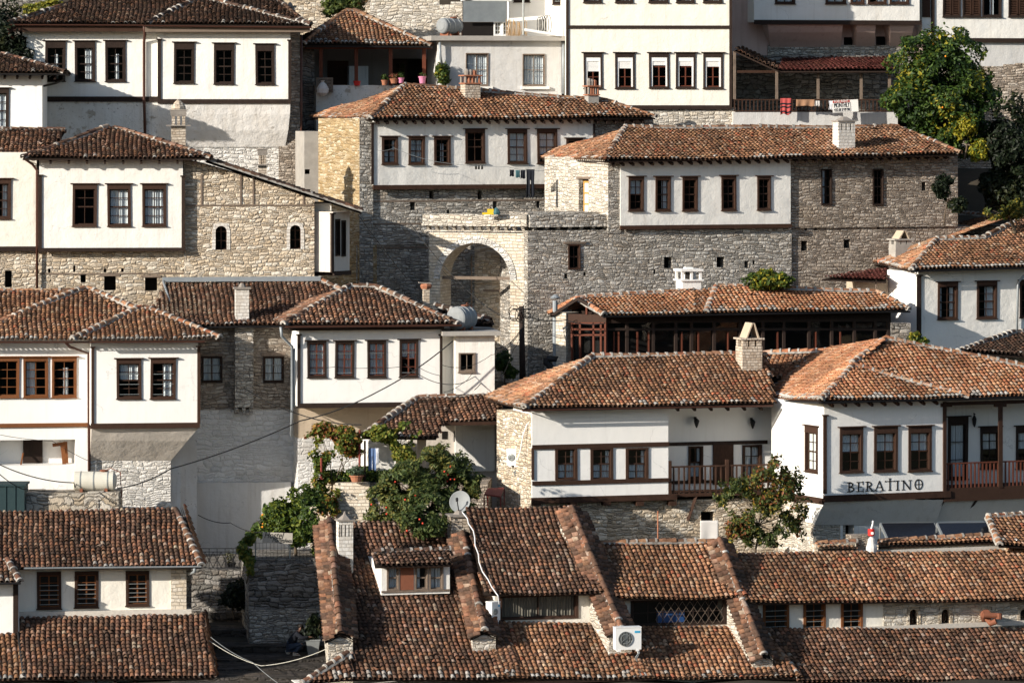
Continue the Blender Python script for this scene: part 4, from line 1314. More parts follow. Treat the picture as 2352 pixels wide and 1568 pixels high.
def cloth(name, x0, y0, x1, y1, Y, m, label, cat='laundry', group=None, yaw=0, stripes=None, amp=.03, frq=14, taper=0.0, legs=False):
    f = frm(x0, y0, Y, yaw)
    a, b = f.loc(x0, y0), f.loc(x1, y1)
    mb = MB(); nx, nz = 14, 10; ph = random.uniform(0, 6)
    def P(i, k):
        u = i / nx; w = k / nz
        uu = a.x + (b.x - a.x) * (.5 + (u - .5) * (1 - taper * (1 - abs(1 - 2 * w))))
        return (uu, amp * math.sin(u * frq + ph + .6 * w) * (.3 + w), a.z + (b.z - a.z) * w * (1 - .05 * math.sin(u * 9 + ph)))
    mb.v = [P(i, k) for k in range(nz + 1) for i in range(nx + 1)]
    for k in range(nz):
        for i in range(nx):
            if legs and k > 3 and i in (6, 7): continue
            mt = 1 if stripes and any(s0 <= k < s1 for s0, s1 in stripes) else 0
            q = k * (nx + 1) + i
            mb.f.append((q + nx + 1, q + nx + 2, q + 1, q)); mb.m.append(mt)
    o = solid(name, mb, [m, 'dark_cloth'] if stripes else [m], f.M, label, cat, group, True)
    sm = o.modifiers.new('thickness', 'SOLIDIFY'); sm.thickness = .012
    return o
LG = 'laundry hung along the porch railing'
cloth('striped_towel', 1793, 226, 1818, 263, 24.55, 'red_cloth', 'red towel with black stripes over the porch railing', group=LG, stripes=[(3, 4), (5, 6), (8, 9)])
cloth('brown_cloth', 1829, 229, 1872, 244, 24.55, 'brown_cloth', 'crumpled brown cloth drying on the porch railing', group=LG)
cloth('small_white_cloth', 1872, 232, 1883, 244, 24.55, 'white_cloth', 'small white cloth drying beside the brown one', group=LG)
cloth('grey_cloth', 1904, 232, 1913, 252, 24.55, 'lace', 'thin grey cloth hanging just beside the rental banner', group=LG, taper=.4)

def text_mesh(s, size, shear=0.0, align='CENTER'):
    c = bpy.data.curves.new('lettering', 'FONT')
    c.body = s; c.size = size; c.extrude = .004; c.align_x = align; c.shear = shear; c.resolution_u = 3
    o = bpy.data.objects.new('lettering', c); COL.objects.link(o)
    bpy.context.view_layer.update()
    me = bpy.data.meshes.new_from_object(o.evaluated_get(bpy.context.evaluated_depsgraph_get()))
    bpy.data.objects.remove(o); bpy.data.curves.remove(c)
    return me
def lettering(s, size, m, parent, M, shear=0.0, sx=1.0, bold=0):
    me = text_mesh(s, size, shear)
    me.materials.clear(); me.materials.append(MAT[m])
    w = max(v.co.x for v in me.vertices) - min(v.co.x for v in me.vertices)
    return link('lettering', me, parent, M @ Matrix.Rotation(R(90), 4, 'X') @ Matrix.Diagonal((sx, 1, 1, 1))), w
# rental banner
f = frm(1942, 258, 24.5, 6)
root = empty('rental_banner', f.M @ Matrix.Rotation(R(3.2), 4, 'Y').inverted(), 'white rental banner with a phone number tied to the porch railing', 'banner')
a, b = f.loc(1913, 230), f.loc(1972, 258)
mb = MB(); mb.box(a.x, b.x, -.01, .01, 0, a.z - b.z); mb.build('board', MAT['board_white'], root)
hh = a.z - b.z; wd = b.x - a.x
mb = MB(); mb.box(a.x + .01, a.x + wd * .68, -.016, -.012, hh * .80, hh * .985); mb.build('red_strip', MAT['red_cloth'], root)
for s, sz, z, m, tw in (('FOR RENT', .13, hh * .83, 'board_white', .56), ('MONTHLY', .25, hh * .42, 'ink', .60), ('+355 68 37 89 901', .15, hh * .12, 'ink', .62)):
    o, w = lettering(s, sz, m, root, Matrix.Translation((a.x + wd * .35, -.02, z)))
    k = wd * tw / w; o.matrix_local = Matrix.Translation((a.x + wd * .35, -.02, z)) @ Matrix.Rotation(R(90), 4, 'X') @ Matrix.Diagonal((k, 1.15, 1, 1))
mb = MB()
mb.box(a.x + wd*.695, a.x + wd*.71, -.016, -.012, hh * .06, hh * .8); mb.box(a.x + .02, a.x + wd*.70, -.016, -.012, hh * .05, hh * .075)
mb.build('frame_line', MAT['ink'], root)

# ================================================================== second row
# ---- B10 house with eight windows
h = House('grey_white_house', 'whitewashed house over a rubble base with a row of seven brown windows and washing', 'house', 853, 480, 17.6, 20)
for i, (x0, y0, x1, y1, c, lo) in enumerate(((877,314,914,377,'lower',0),(938,314,975,377,'full',0),(997,314,1035,377,None,1),(1069,297,1114,374,None,1),(1166,297,1211,375,'full',0),(1234,297,1280,375,'full',0),(1300,318,1338,375,None,0))):
    h.win(x0, y0, x1, y1, 'brown_wood', 0, 2, 4, c, li=.10, fw=.09, open_low=bool(lo) and i == 3)
    if i == 0: pass
h.wall(858, 262, 1363, 428, 'grey_plaster' if False else 'white_plaster', 0, 5)
h.wall(1363, 262, 1500, 428, 'grey_rubble', .1, 4)
h.post(853, 285, 858, 424); h.post(1362, 285, 1366, 424, cap=False)
h.band(856, 424, 1270, 434, 0, 'brown_wood', .1)
# stone flank facing the sun
h.wall(826, 270, 857, 900, 'grey_rubble', .12, 1.0, name='corner_wall')
hq = House('', '', '', 0, 0, 0, 20 - 80, of=h, corner=h.L(826, 480, .12))
hq.wall(731, 272, 825.5, 900, 'yellow_rubble', 0, .8, name='stone_flank')
h.holes_at([(986,438,11,19),(1097,438,10,20),(942,461,12,22),(1132,462,10,18),(1026,482,7,10),(1232,462,8,16)], .22)
h.wall(826, 433, 1300, 560, 'grey_rubble', .22, 4); h.wall(820, 560, 1300, 900, 'grey_rubble', .30, 4)
for y in (459, 511, 565): h.band(826, y, 1262, y + 4, .24 if y < 560 else .3, 'grey_wood', .03, 'lacing_timber')
h.hip((849, 271), (1506, 268), (930, 195), (1395, 232), 2.8, 0, .5, 'mid', EBL=709, white=.35, cw=.5)
h.rafters((860, 271, -.48), (1490, 269, -.48), 30, ln=.55)
h.chimney(1066, 1106, 158, 222, 1.3, 'pots', 'chimney_stone')
h.chimney(1349, 1378, 180, 252, .7, 'pots', 'concrete')
# concrete buttress in the gap beside the flank
h = House('concrete_buttress', 'tall smooth concrete buttress in the gap between mansion and yellow stone flank', 'buttress', 700, 480, 20.6, 10)
h.hole(700, 389, 712, 400, 0, .3)
h.wall(699, 302, 736, 480, 'concrete', 0, 3, dz=1); h.wall(735, 312, 756, 480, 'beige_plaster', .25, 2, dz=1)
# washing line
LW = 'washing drying below the windows'
for k, (x, y0, x1, y1, m, lb, lg) in enumerate(((1209,389,1228,452,'dark_cloth','long black trousers hanging at the end of the washing line', True),(1196,391,1207,410,'dark_cloth','short dark shirt drying next to the long trousers',False),(1184,391,1194,408,'teal_paint','dark green vest in the middle of the washing line',False),(1171,390,1181,405,'dark_cloth','small black vest first on the washing line',False))):
    cloth('washing', x, y0, x1, y1, 17.0, m, lb, 'laundry', LW, 0, legs=lg, taper=.1)
for k, x in enumerate((1091, 1098, 1105)):
    cloth('sock', x, 380, x + 4, 389, 17.0, 'ink', 'dark sock pegged on the short line under the big open window', 'sock', 'pegged socks', 0)

# ---- B11 long stone house
h = House('long_stone_house', 'long stone house with a white plastered middle, five dark windows and a long tiled roof', 'house', 1400, 820, 14.0, 20)
for x0, y0, x1, y1 in ((1443,406,1478,484),(1505,406,1540,484),(1567,406,1602,484),(1657,404,1691,483),(1739,405,1770,482)):
    h.win(x0, y0, x1, y1, 'brown_wood', 0, 2, 4, None, li=.09, fw=.07)
h.wall(1425, 360, 1816, 520, 'white_plaster', 0, 4, name='plaster_wall')
h.wall(1397, 360, 1426, 535, 'grey_rubble', .05, 1.0, name='corner_wall')
h.win(1886, 388, 1911, 472, 'dark_wood', .12, 2, 4, None, li=.02, fw=.05, cap=False, sill=False); h.win(2004, 388, 2029, 472, 'dark_wood', .12, 2, 4, None, li=.02, fw=.05, cap=False, sill=False)
h.holes_at([(2117,418,10,20)], .12)
h.wall(1816, 360, 2200, 522, 'brown_rubble', .12, 5, name='stone_wall')
h.holes_at([(1840,553,15,23),(1938,550,15,20),(1870,515,8,14),(1927,512,5,12),(2014,512,7,14),(1848,520,6,10)], .2)
h.wall(1816, 522, 2352, 860, 'brown_rubble', .2, 5, name='stone_wall', dz=1)
h.win(1305, 561, 1333, 619, 'brown_wood', .1, 2, 2, None, li=.05, fw=.05, cap=False, sill=False)
h.hole(1525, 590, 1544, 616, .1, .45); h.hole(1646, 590, 1664, 614, .1, .45)
h.holes_at([(1296,628,8,12),(1340,625,6,9),(1501,618,5,12),(1710,600,9,15),(1728,598,6,10)], .1)
h.wall(1212, 527, 1818, 880, 'grey_rubble', .1, 4, name='base_wall', dz=1)
for (x0,y0,x1,y1) in ((1305,561,1333,619),):
    h.box(x0 - 10, y0 - 6, x1 + 12, y0 - 1, 'grey_wood', .1, .06, .02, 'lintel')
h.band(1424, 516, 1817, 525, 0, 'brown_wood', .1)
h.hip((1388, 367), (2206, 352), (1436, 293), (2064, 292), 3.2, 0, .55, 'mid', EBL=1214, white=.25, cw=.6, sag=.08)
h.rafters((1400, 367, -.5), (2190, 353, -.5), 36, ln=.55)
h.chimney(1926, 1964, 268, 342, .2, 'slots', 'white_ashlar')
# sun-facing flank with the yellow window
h2 = House('', '', '', 0, 0, 0, 20 - 82, of=h, corner=h.L(1397, 494, .05))
h2.hole(1329, 411, 1352, 496, 0, .5, 'grey_wood', 0)
h2.wall(1251, 362, 1396.5, 500, 'pale_rubble', 0, .6, name='sunny_wall')
a = h2.L(1340, 418, .1); b = h2.L(1352, 494, .1)
mb = MB()
mb.box(a.x, a.x + .06, .1, .16, b.z, a.z); mb.box(b.x - .03, b.x + .04, .1, .16, b.z, a.z)
for k in range(4): z = b.z + (a.z - b.z) * k / 3.0; mb.box(a.x, b.x + .04,   .1, .16, z - .035, z + .035)
w = mb.build('window', MAT['yellow_wood'], h2.root)
mb = MB(); mb.box(a.x, b.x, .13, .14, b.z, a.z); mb.build('pane', MAT['lace'], w)

# ---- terrace and arch
AY = 13.3
h = House('stone_arch', 'pale stone archway with a tall round arch, a corbelled cornice and a timber across it', 'archway', 1213, 870, AY, -19)
def arch_front(h, x0, x1, yt, yb, cx, ax0, ax1, ys, ytop, depth, ring=.26):
    P = lambda x, y: h.L(x, y, 0)
    um = P(cx, ys).x; u0 = P(ax0, ys).x; u1 = P(ax1, ys).x; zs = P(cx, ys).z; zt = P(cx, ytop).z; zb = P(cx, yb).z; ztop = P(cx, yt).z
    rx = (u1 - u0) / 2; um = (u0 + u1) / 2; rz = zt - zs
    n = 20
    A = [(um - rx * math.cos(math.pi * k / n), zs + rz * math.sin(math.pi * k / n)) for k in range(n + 1)]
    U0, U1 = P(x0, ys).x, P(x1, ys).x
    mb = MB()
    mb.poly([(U0, 0, zb), (u0, 0, zb), (u0, 0, zs), (U0, 0, zs)]); mb.poly([(u1, 0, zb), (U1, 0, zb), (U1, 0, zs), (u1, 0, zs)])
    mb.poly([(U0, 0, zs), (u0, 0, zs), (u0, 0, ztop), (U0, 0, ztop)]); mb.poly([(u1, 0, zs), (U1, 0, zs), (U1, 0, ztop), (u1, 0, ztop)])
    for k in range(n):
        p, q = A[k], A[k+1]
        mb.poly([(p[0], 0, p[1]), (q[0], 0, q[1]), (q[0], 0, ztop), (p[0], 0, ztop)])
        mb.poly([(p[0], 0, p[1]), (p[0], depth, p[1]), (q[0], depth, q[1]), (q[0], 0, q[1])])
    mb.poly([(u0, 0, zb), (u0, depth, zb), (u0, depth, zs), (u0, 0, zs)]); mb.poly([(u1, 0, zb), (u1, 0, zs), (u1, depth, zs), (u1, depth, zb)])
    mb.poly([(U0, depth, zb), (U0, 0, zb), (U0, 0, ztop), (U0, depth, ztop)]); mb.poly([(U1, 0, zb), (U1, depth, zb), (U1, depth, ztop), (U1, 0, ztop)])
    mb.poly([(U0, 0, ztop), (U1, 0, ztop), (U1, depth, ztop), (U0, depth, ztop)])
    mb.poly([(U0, depth, zs), (U0, depth, ztop), (U1, depth, ztop), (U1, depth, zs)]) if False else None
    o = mb.build('arch_wall', MAT['pale_ashlar'], h.root)
    mb = MB()
    m = 25
    for k in range(m):                              # voussoirs
        t0, t1 = math.pi * (k + .04) / m, math.pi * (k + .96) / m
        c = []
        for (y) in (-.035, .12):
            c.append([(um - (rx + r) * math.cos(t), y, zs + (rz + r) * math.sin(t)) for (r, t) in ((0, t0), (ring, t0), (ring, t1), (0, t1))])
        mb.hexa([c[0][0], c[0][3], c[1][3], c[1][0], c[0][1], c[0][2], c[1][2], c[1][1]])
    mb.build('voussoirs', MAT['white_rubble'], h.root)
    return U0, U1, ztop, zs
arch_front(h, 985, 1213, 535, 920, 1092, 1011, 1172, 642, 558, 1.25)
def corbelled(h, x0, x1, yt, yc, yb, off, m, n, pr=.22, name='cornice'):
    a = h.L(x0, yt, off); b = h.L(x1, yb, off); c = h.L((x0 + x1) / 2, yc, off)
    mb = MB()
    mb.box(a.x, b.x, off - pr, off + .5, c.z + .05, a.z)
    mb.box(a.x - .03, b.x + .03, off - pr - .06, off + .3, c.z - .03, c.z + .05)
    for k in range(n):
        u = a.x + (b.x - a.x) * (k + .5) / n
        mb.hexa([(u-.06, off-.02, b.z), (u+.06, off-.02, b.z), (u+.06, off+.1, b.z), (u-.06, off+.1, b.z), (u-.06, off-pr, c.z-.03), (u+.06, off-pr, c.z-.03), (u+.06, off+.1, c.z-.03), (u-.06, off+.1, c.z-.03)])
    mb.box(a.x, b.x, off - .05, off + .2, b.z - .06, b.z)
    return mb.build(name, MAT[m], h.root)
corbelled(h, 975, 1213, 491, 517, 530, 0, 'pale_rubble', 12)
h.box(1014, 635, 1180, 642, 'grey_wood', .25, 0, .14, 'cross_beam')
a = h.L(1083, 587, 1.3); b = h.L(1083, 730, 1.3)
mb = MB(); mb.tube([a, b], .03); mb.build('prop', MAT['grey_wood'], h.root)
h3 = House('terrace_parapet', 'grey stone terrace parapet on corbels beside the archway', 'parapet', 1213, 870, AY, 20)
corbelled(h3, 1213, 1400, 494, 519, 530, -.05, 'grey_rubble', 7)
h3.box(1213, 488, 1402, 532, 'grey_rubble', .3, 0, 2.2, 'terrace_floor')
# yard behind the arch
h4 = House('arch_yard_wall', 'rubble wall seen through the archway, paler stone for its sunlit side', 'wall', 1110, 870, 16.6, -14)
h4.wall(1000, 545, 1090, 920, 'grey_rubble', 0, .5, dz=1); h4.wall(1090, 545, 1300, 920, 'cream_rubble', -.5, .5, dz=1); h4.band(1110, 665, 1200, 670, -.5, 'grey_wood', .03, 'lacing_timber')  # grey and cream stone paint the shaded and lit halves of one wall

# ---- B2 left stone and plaster house
h = House('hip_roof_house', 'white plastered house with three tall curtained windows over a cream rubble base, hipped roof', 'house', 90, 690, 10.5, 5)
h.win(-15, 411, 25, 502, 'brown_wood', .1, 2, 4, 'right', fw=.1)
h.wall(-120, 350, 84, 570, 'cream_plaster', .1, 5)
h.win(166, 423, 222, 519, 'brown_wood', -.12, 2, 4, None, open_low=True, fw=.085); h.win(247, 423, 301, 519, 'brown_wood', -.12, 2, 4, 'full', fw=.085); h.win(327, 423, 382, 519, 'brown_wood', -.12, 2, 4, 'full', fw=.085)
h.wall(90, 352, 420, 572, 'white_plaster', -.12, 5)
h.post(88, 404, 96, 574, -.12); h.post(417, 406, 425, 574, -.12)
h.band(88, 569, 426, 577, -.12, proud=.08); h.band(-120, 566, 83, 577, .1, proud=.08)
h.hole(11, 621, 27, 660, .2, .5); h.hole(239, 634, 266, 667, .2, .5, 'grey_wood'); h.hole(333, 637, 361, 668, .2, .5, 'grey_wood'); h.holes_at([(185, 631, 12, 18), (110, 617, 6, 9), (168, 610, 5, 15), (238, 617, 6, 9), (278, 616, 6, 9), (420, 617, 8, 6)], .2)
h.wall(-120, 575, 424, 780, 'cream_rubble', .2, 4, dz=1)
h.band(90, 627, 432, 630, .2, 'grey_wood', .03, 'lacing_timber')
h.arch_win(495, 519, 521, 574, .12); h.arch_win(666, 517, 691, 572, .12)
h.wall(422, 472, 722, 780, 'cream_rubble', .12, 4.5, dz=1, name='stone_wall')
h.band(424, 470, 722, 473, .12, 'grey_wood', .03, 'lacing_timber')
# gable part of the stone wall under the lean roof
mb = MB(); q = [h.L(*p, .12) for p in ((422, 472), (722, 472), (722, 458), (640, 428), (560, 404), (478, 380), (422, 366))]
mb.poly(q); mb.poly([p + Vector((0, 4.4, 0)) for p in q][::-1])
for i in range(len(q)):
    j = (i + 1) % len(q); mb.poly([q[i], q[i] + Vector((0, 4.4, 0)), q[j] + Vector((0, 4.4, 0)), q[j]])
mb.build('gable_wall', MAT['cream_rubble'], h.root)
for x in (461, 551, 580, 695): h.box(x, 400 + (x > 600) * 48, x + 4, 470, 'grey_wood', .12, .03, .02, 'lacing_timber')
h.box(722, 467, 761, 622, 'white_plaster', .5, 0, 3, 'oriel_wall')
T = Tiles(); pa = [h.L(*p) for p in ((832, 484, -.35), (832, 480, 4.4), (470, 362, 4.4), (478, 366, -.35))]
T.face(pa, 'dark', sag=.08)
T.caps(pa[3], pa[0], 'dark', rad=.12, white=.1)
lr = T.build('lean_roof', h.root)
h.box(719, 622, 765, 632, 'dark_wood', .5, .1, 3, 'timber_beam')
h.hip((52, 361), (485, 361), (249, 291), (263, 291), 2.5, -.12, .55, 'old', white=.2, cw=.35)
h.hip((-160, 355), (112, 353), (-100, 297), (150, 297), 2.2, .8, .5, 'old', right='gable', cw=.3)
h.rafters((95, 361, -.6), (470, 361, -.6), 9, ln=.6)
h.gutter((-120, 358, .2), (56, 357, .2), 'black_iron')
h.pipe([(55, 364, -.5), (75, 378, .0), (85, 392, .0), (85, 668, .05)], 'gutter_brown', .05)
h.chimney(390, 430, 229, 338, 2.4, 'cone')
h.chimney(590, 616, 340, 412, 1.6, 'cone')
# the narrow oriel flank turned to the right
h5 = House('', '', '', 765, 632, 11.3, 56, of=h)
h5.win(770, 503, 780, 588, 'dark_wood', 0, 1, 2, None, li=.05, fw=.03, cap=False, sill=False); h5.win(784, 506, 793, 589, 'dark_wood', 0, 1, 2, None, li=.05, fw=.03, cap=False, sill=False)
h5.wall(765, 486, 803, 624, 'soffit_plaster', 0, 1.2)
h5.band(765, 622, 804, 632, 0, proud=.06); h5.post(760, 492, 765, 626, 0)

# ---- B13 house at the right edge
h = House('corner_hip_house', 'white house with a big ridged roof and a dark corner post, at right edge', 'house', 2110, 790, 14.2, 20)
for x0, y0, x1, y1 in ((2153,648,2199,733),(2243,646,2289,731),(2342,644,2390,728)):
    h.win(x0, y0, x1, y1, 'brown_wood', 0, 2, 4, None, li=.12, fw=.085)
h.wall(2110, 612, 2440, 810, 'white_plaster', 0, 1, dz=2)
hq = House('', '', '', 0, 0, 0, 20 - 84, of=h, corner=h.L(2109, 700, 0))
hq.wall(2038, 622, 2108.5, 810, 'white_plaster_clean', 0, .8, name='side_wall', dz=2)
h.post(2106, 634, 2115, 795)
h.plane([(2093, 618, -.55), (2440, 607, -.55), (2440, 468, 5.0), (2348, 503, 3.4), (2260, 545, 2.2), (2152, 549, 2.0)], 'mid', caps=((0, 5), (5, 4), (4, 3), (3, 2)), white=.6, cw=.85)
h.plane([(2018, 602, 3.4), (2093, 618, -.55), (2152, 549, 2.0)], 'mid', 'side_roof', caps=((0, 2),), white=.6, cw=.4)
h.plane([(1957, 606, 7.6), (2018, 602, 3.4), (2152, 549, 2.0), (2260, 545, 2.3), (2348, 503, 4.0), (2190, 488, 9.0)], 'mid', 'side_roof', caps=((4, 5),), white=.4, ref=(0, 2, 4))
h.gutter((2093, 622, -.62), (2440, 611, -.62), 'black_iron')
h.pipe([(2352, 632, -.3), (2338, 650, -.12), (2335, 790, -.12)], 'zinc', .05)
h.chimney(2055, 2097, 530, 588, 2.6, 'tent', 'concrete')
h = House('red_canopy', 'low red metal canopy between the long stone wall and the right-hand white house', 'canopy', 1965, 690, 15.6, 14)
h.plane([(1888, 637, -.2), (2036, 643, -.6), (2037, 616, 1.4), (2000, 618, 1.4)], 'red', pitch=.18, sag=.01)
h.wall(1966, 640, 2040, 760, 'beige_plaster', .2, 1.2, dz=1)
mb = MB()
for x in (2012,): mb.bar(h.L(x, 643, -.4), h.L(x, 680, -.4), .05, .05)
mb.build('prop', MAT['grey_wood'], h.root)

# ================================================================== third row
# ---- B12 timber restaurant
h = House('timber_pavilion', 'low dark timber pavilion with glazed sides under a bright new orange tile roof', 'pavilion', 1390, 830, 9.2, 18)
h.plane([(1388, 722, -.5), (1600, 716, -.5), (1596, 666, 1.6), (1325, 684, 1.4)], 'new', caps=((0, 3), (3, 2)), white=.5, cw=.9)
h.plane([(1622, 716, -.5), (2088, 710, -.5), (2012, 670, 1.6), (1645, 656, 1.6)], 'new', caps=((0, 3), (3, 2), (1, 2)), white=.5, cw=.9)
h.plane([(1590, 716, -.5), (1630, 716, -.5), (1648, 660, 1.6), (1592, 668, 1.6)], 'new', 'valley_roof')
T = Tiles()
for q in (([(2088,710,-.5),(2080,700,3.6),(2012,670,1.6)]), ([(2080,700,3.6),(1300,712,3.6),(1325,684,1.4),(2012,670,1.6)])):
    T.quad([h.L(*p) for p in q], (.3, .13, .07))
T.build('rear_roof', h.root)
h.gutter((1385, 726, -.55), (2090, 714, -.55), 'black_iron')
h.wall(1390, 716, 2046, 736, 'dark_wood', .05, 4, name='fascia')
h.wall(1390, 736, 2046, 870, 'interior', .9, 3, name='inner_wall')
u = [1392, 1440, 1500, 1552, 1588, 1640, 1700, 1752, 1800, 1858, 1910, 1962, 2010, 2040]
mb = MB()
for x in u: mb.bar(h.L(x, 732, .12), h.L(x, 860, .12), .11, .11)
a, b = h.L(1390, 756, .12), h.L(2044, 756, .12); mb.bar(a, b, .1, .09); a, b = h.L(1390, 738, .12), h.L(2044, 734, .12); mb.bar(a, b, .12, .14)
mb.build('timber_frame', MAT['dark_wood'], h.root)
for x in (1410, 1421, 1464, 1490, 1566, 1604, 1672, 1712, 1786, 1874, 1930):
    mb = MB(); mb.bar(h.L(x, 762, .1), h.L(x, 860, .1), .055, .05); mb.build('mullion', MAT['red_wood'], h.root)
mb = MB(); q = [h.L(*p, .18) for p in ((1392, 860), (2042, 860), (2042, 740), (1392, 740))]; mb.poly(q); mb.build('glazing', MAT['glass'], h.root)
# gable end facing left
h6 = House('', '', '', 1390, 830, 9.2, -34, of=h)
h6.poly([(1262, 724, -.2), (1272, 724, -.2), (1326, 690, -.2), (1388, 728, -.2), (1393, 722, -.2), (1326, 682, -.2)], 'dark_wood', 'barge_board', .15)
h6.plane([(1260, 720, 2.2), (1262, 720, -.3), (1326, 682, -.3), (1330, 680, 2.2)], 'new', 'roof_edge')
h6.wall(1305, 722, 1392, 742, 'brown_wood', 0, .3, name='tie_beam')
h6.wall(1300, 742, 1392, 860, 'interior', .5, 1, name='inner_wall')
mb = MB()
for x in (1314, 1333, 1364, 1381, 1391): mb.bar(h6.L(x, 740, 0), h6.L(x, 862, 0), .08, .08)
for y in (742, 756, 769): mb.bar(h6.L(1312, y, 0), h6.L(1392, y, 0), .08, .07)
mb.bar(h6.L(1348, 700, 0), h6.L(1348, 722, 0), .08, .08)
mb.build('door_frame', MAT['red_wood'], h6.root)
mb = MB(); mb.poly([h6.L(*p, .05) for p in ((1314, 860), (1392, 860), (1392, 742), (1314, 742))]); mb.build('glazing', MAT['glass'], h6.root)
h6.wall(1277, 718, 1300, 870, 'pale_ashlar', -.05, .9, name='stone_pier')
h.chimney(1566, 1612, 614, 672, 1.9, 'lantern', 'white_plaster_clean', .9)
mb = MB(); f = frm(1276, 830, 10.6)
mb.tube([f.loc(1275, 900), f.loc(1275, 690)], .10, n=10); mb.lathe([(.16, 0), (.2, .05), (.05, .16)], f.loc(1275, 686), 10)
solid('flue_pipe', mb, 'zinc', f.M, 'upright grey flue pipe with a cap beside the pavilion gable', 'flue pipe')
mb = MB(); f = frm(1276, 830, 8.2)
mb.tube([f.loc(1256, 822), f.loc(1254, 832), f.loc(1274, 852)], .13, n=10); mb.tube([f.loc(1256, 824), f.loc(1276, 824), f.loc(1276, 818)], .12, n=10)
solid('bent_flue', mb, 'black_iron', f.M, 'dark bent flue pipe at the foot of the pavilion gable', 'flue pipe')
# small stone roofed thing by the right end of the pavilion
free_wall('small_stone_wall', 'short dark stone wall at the right end of the pavilion', 2048, 742, 2092, 800, 8.7, 'dark_rubble', .5)

# ---- B5 centre white house
h = House('centre_white_house', 'white house with four red-framed curtained windows under a pyramid tile roof', 'house', 690, 934, 5.0, 10)
for x0, y0, x1, y1, c in ((706,783,750,866,'full'),(769,783,813,866,'full'),(844,782,887,866,'full'),(917,780,960,865,'top')):
    h.win(x0, y0, x1, y1, 'dark_wood', 0, 2, 4, c, li=.06, fw=.075, sm='red_wood', bars=2, mid=False)
h.wall(688, 745, 1014, 934, 'white_plaster_clean', 0, 4.5)
h.post(683, 770, 690, 930); h.post(1010, 770, 1016, 930)
h.band(683, 924, 1016, 935, 0, proud=.08)
h.wall(684, 935, 1010, 1004, 'beige_plaster', 1.3, 3)
h.wall(684, 1004, 1010, 1290, 'washed_rubble', 1.25, 3, dz=2, name='whitewashed_wall')
h.hip((651, 744), (1052, 742), (805, 655), (862, 657), 2.5, 0, .55, 'old', white=.25, cw=.8, left='hip')
h.gutter((655, 749, -.62), (1060, 745, -.62), 'gutter_brown', .075)
h.box(665, 752, 1020, 758, 'dark_wood', -.3, 0, .3, 'soffit_board')
h.chimney(969, 991, 648, 704, 2.8, 'crock', 'chimney_stone')
h.pipe([(645, 751, -.55), (647, 772, -.5), (671, 796, -.1), (671, 930, -.1), (669, 1002, .2)], 'zinc', .055)
h.pipe([(676, 800, -.05), (676, 935, -.05)], 'zinc', .04)
# annex
h7 = House('flat_annex', 'small white annex with one grey window and a thin flat roof', 'annex', 1046, 900, 6.0, 8)
h7.win(1053, 810, 1092, 854, 'grey_wood', -.3, 2, 1, None, li=.05, fw=.07, cap=False)
h7.wall(1046, 772, 1136, 960, 'white_plaster', -.3, 3, dz=2); h7.wall(1014, 772, 1048, 960, 'white_plaster', .5, 2.2, dz=2)
h7.box(1014, 760, 1147, 770, 'concrete', -.3, .35, 3.2, 'roof_slab')
h7.plane([(1064, 742, .8), (1132, 744, .8), (1128, 735, 2.6), (1000, 702, 2.6)], 'dark', 'small_roof', caps=((3, 2),))
tank('water_tank', 1036, 712, 1086, 762, 6.4, 'dish_grey', 'rounded grey water tank on the annex roof below the archway', 55, .8)

# ---- B4 recessed stone wing
h = House('stone_wing', 'shaded stone wing with two curtained windows and a chimney breast between two white houses', 'house', 457, 940, 7.0, 8)
h.win(463, 818, 511, 879, 'dark_wood', .1, 2, 3, 'full', li=.04, fw=.05, cap=False, sill=False, sm='brown_wood', mid=False, bars=2)
h.win(604, 818, 652, 879, 'dark_wood', .1, 2, 3, 'full', li=.04, fw=.05, cap=False, sill=False, sm='brown_wood', mid=False, bars=2)
h.wall(400, 745, 692, 940, 'brown_rubble', .1, 3, name='stone_wall')
h.box(540, 745, 582, 935, 'grey_rubble', -.22, 0, .4, 'chimney_breast')
mb = MB()
for x in (543, 560, 577):
    q = h.L(x, 944, -.2); mb.box(q.x - .06, q.x + .06, -.22, .12, q.z - .09, q.z + .12)
mb.build('corbel', MAT['grey_rubble'], h.root)
h.box(462, 812, 513, 817, 'grey_wood', .1, .05, .02, 'lintel'); h.box(600, 809, 655, 817, 'grey_wood', .1, .05, .02, 'lintel')
h.wall(400, 938, 706, 1120, 'washed_rubble', .16, 3, name='whitewashed_wall')
h.wall(413, 1108, 668, 1275, 'grey_plaster', -.2, 3.2, name='terrace_wall', dz=1); h.wall(660, 1108, 720, 1275, 'washed_rubble', .16, 3, dz=1, name='whitewashed_wall')
h.plane([(330, 746, -.45), (700, 745, -.45), (775, 655, 3.3), (735, 641, 3.5), (380, 646, 3.5)], 'old', white=.1)
h.gutter((440, 750, -.5), (690, 748, -.5), 'black_iron')
h.box(374, 636, 736, 646, 'zinc', 3.3, .1, .3, 'flashing')
h.chimney(541, 572, 658, 736, -.1, 'slab', 'white_ashlar')
h.pipe([(375, 646, 3.2), (392, 700, 1.5)], 'zinc', .05, 'roof_edge')
K = Tiles(); K.caps(h.L(735, 641, 3.4), h.L(790, 668, 2.6), 'mid'); K.build('ridge_tiles', h.root)

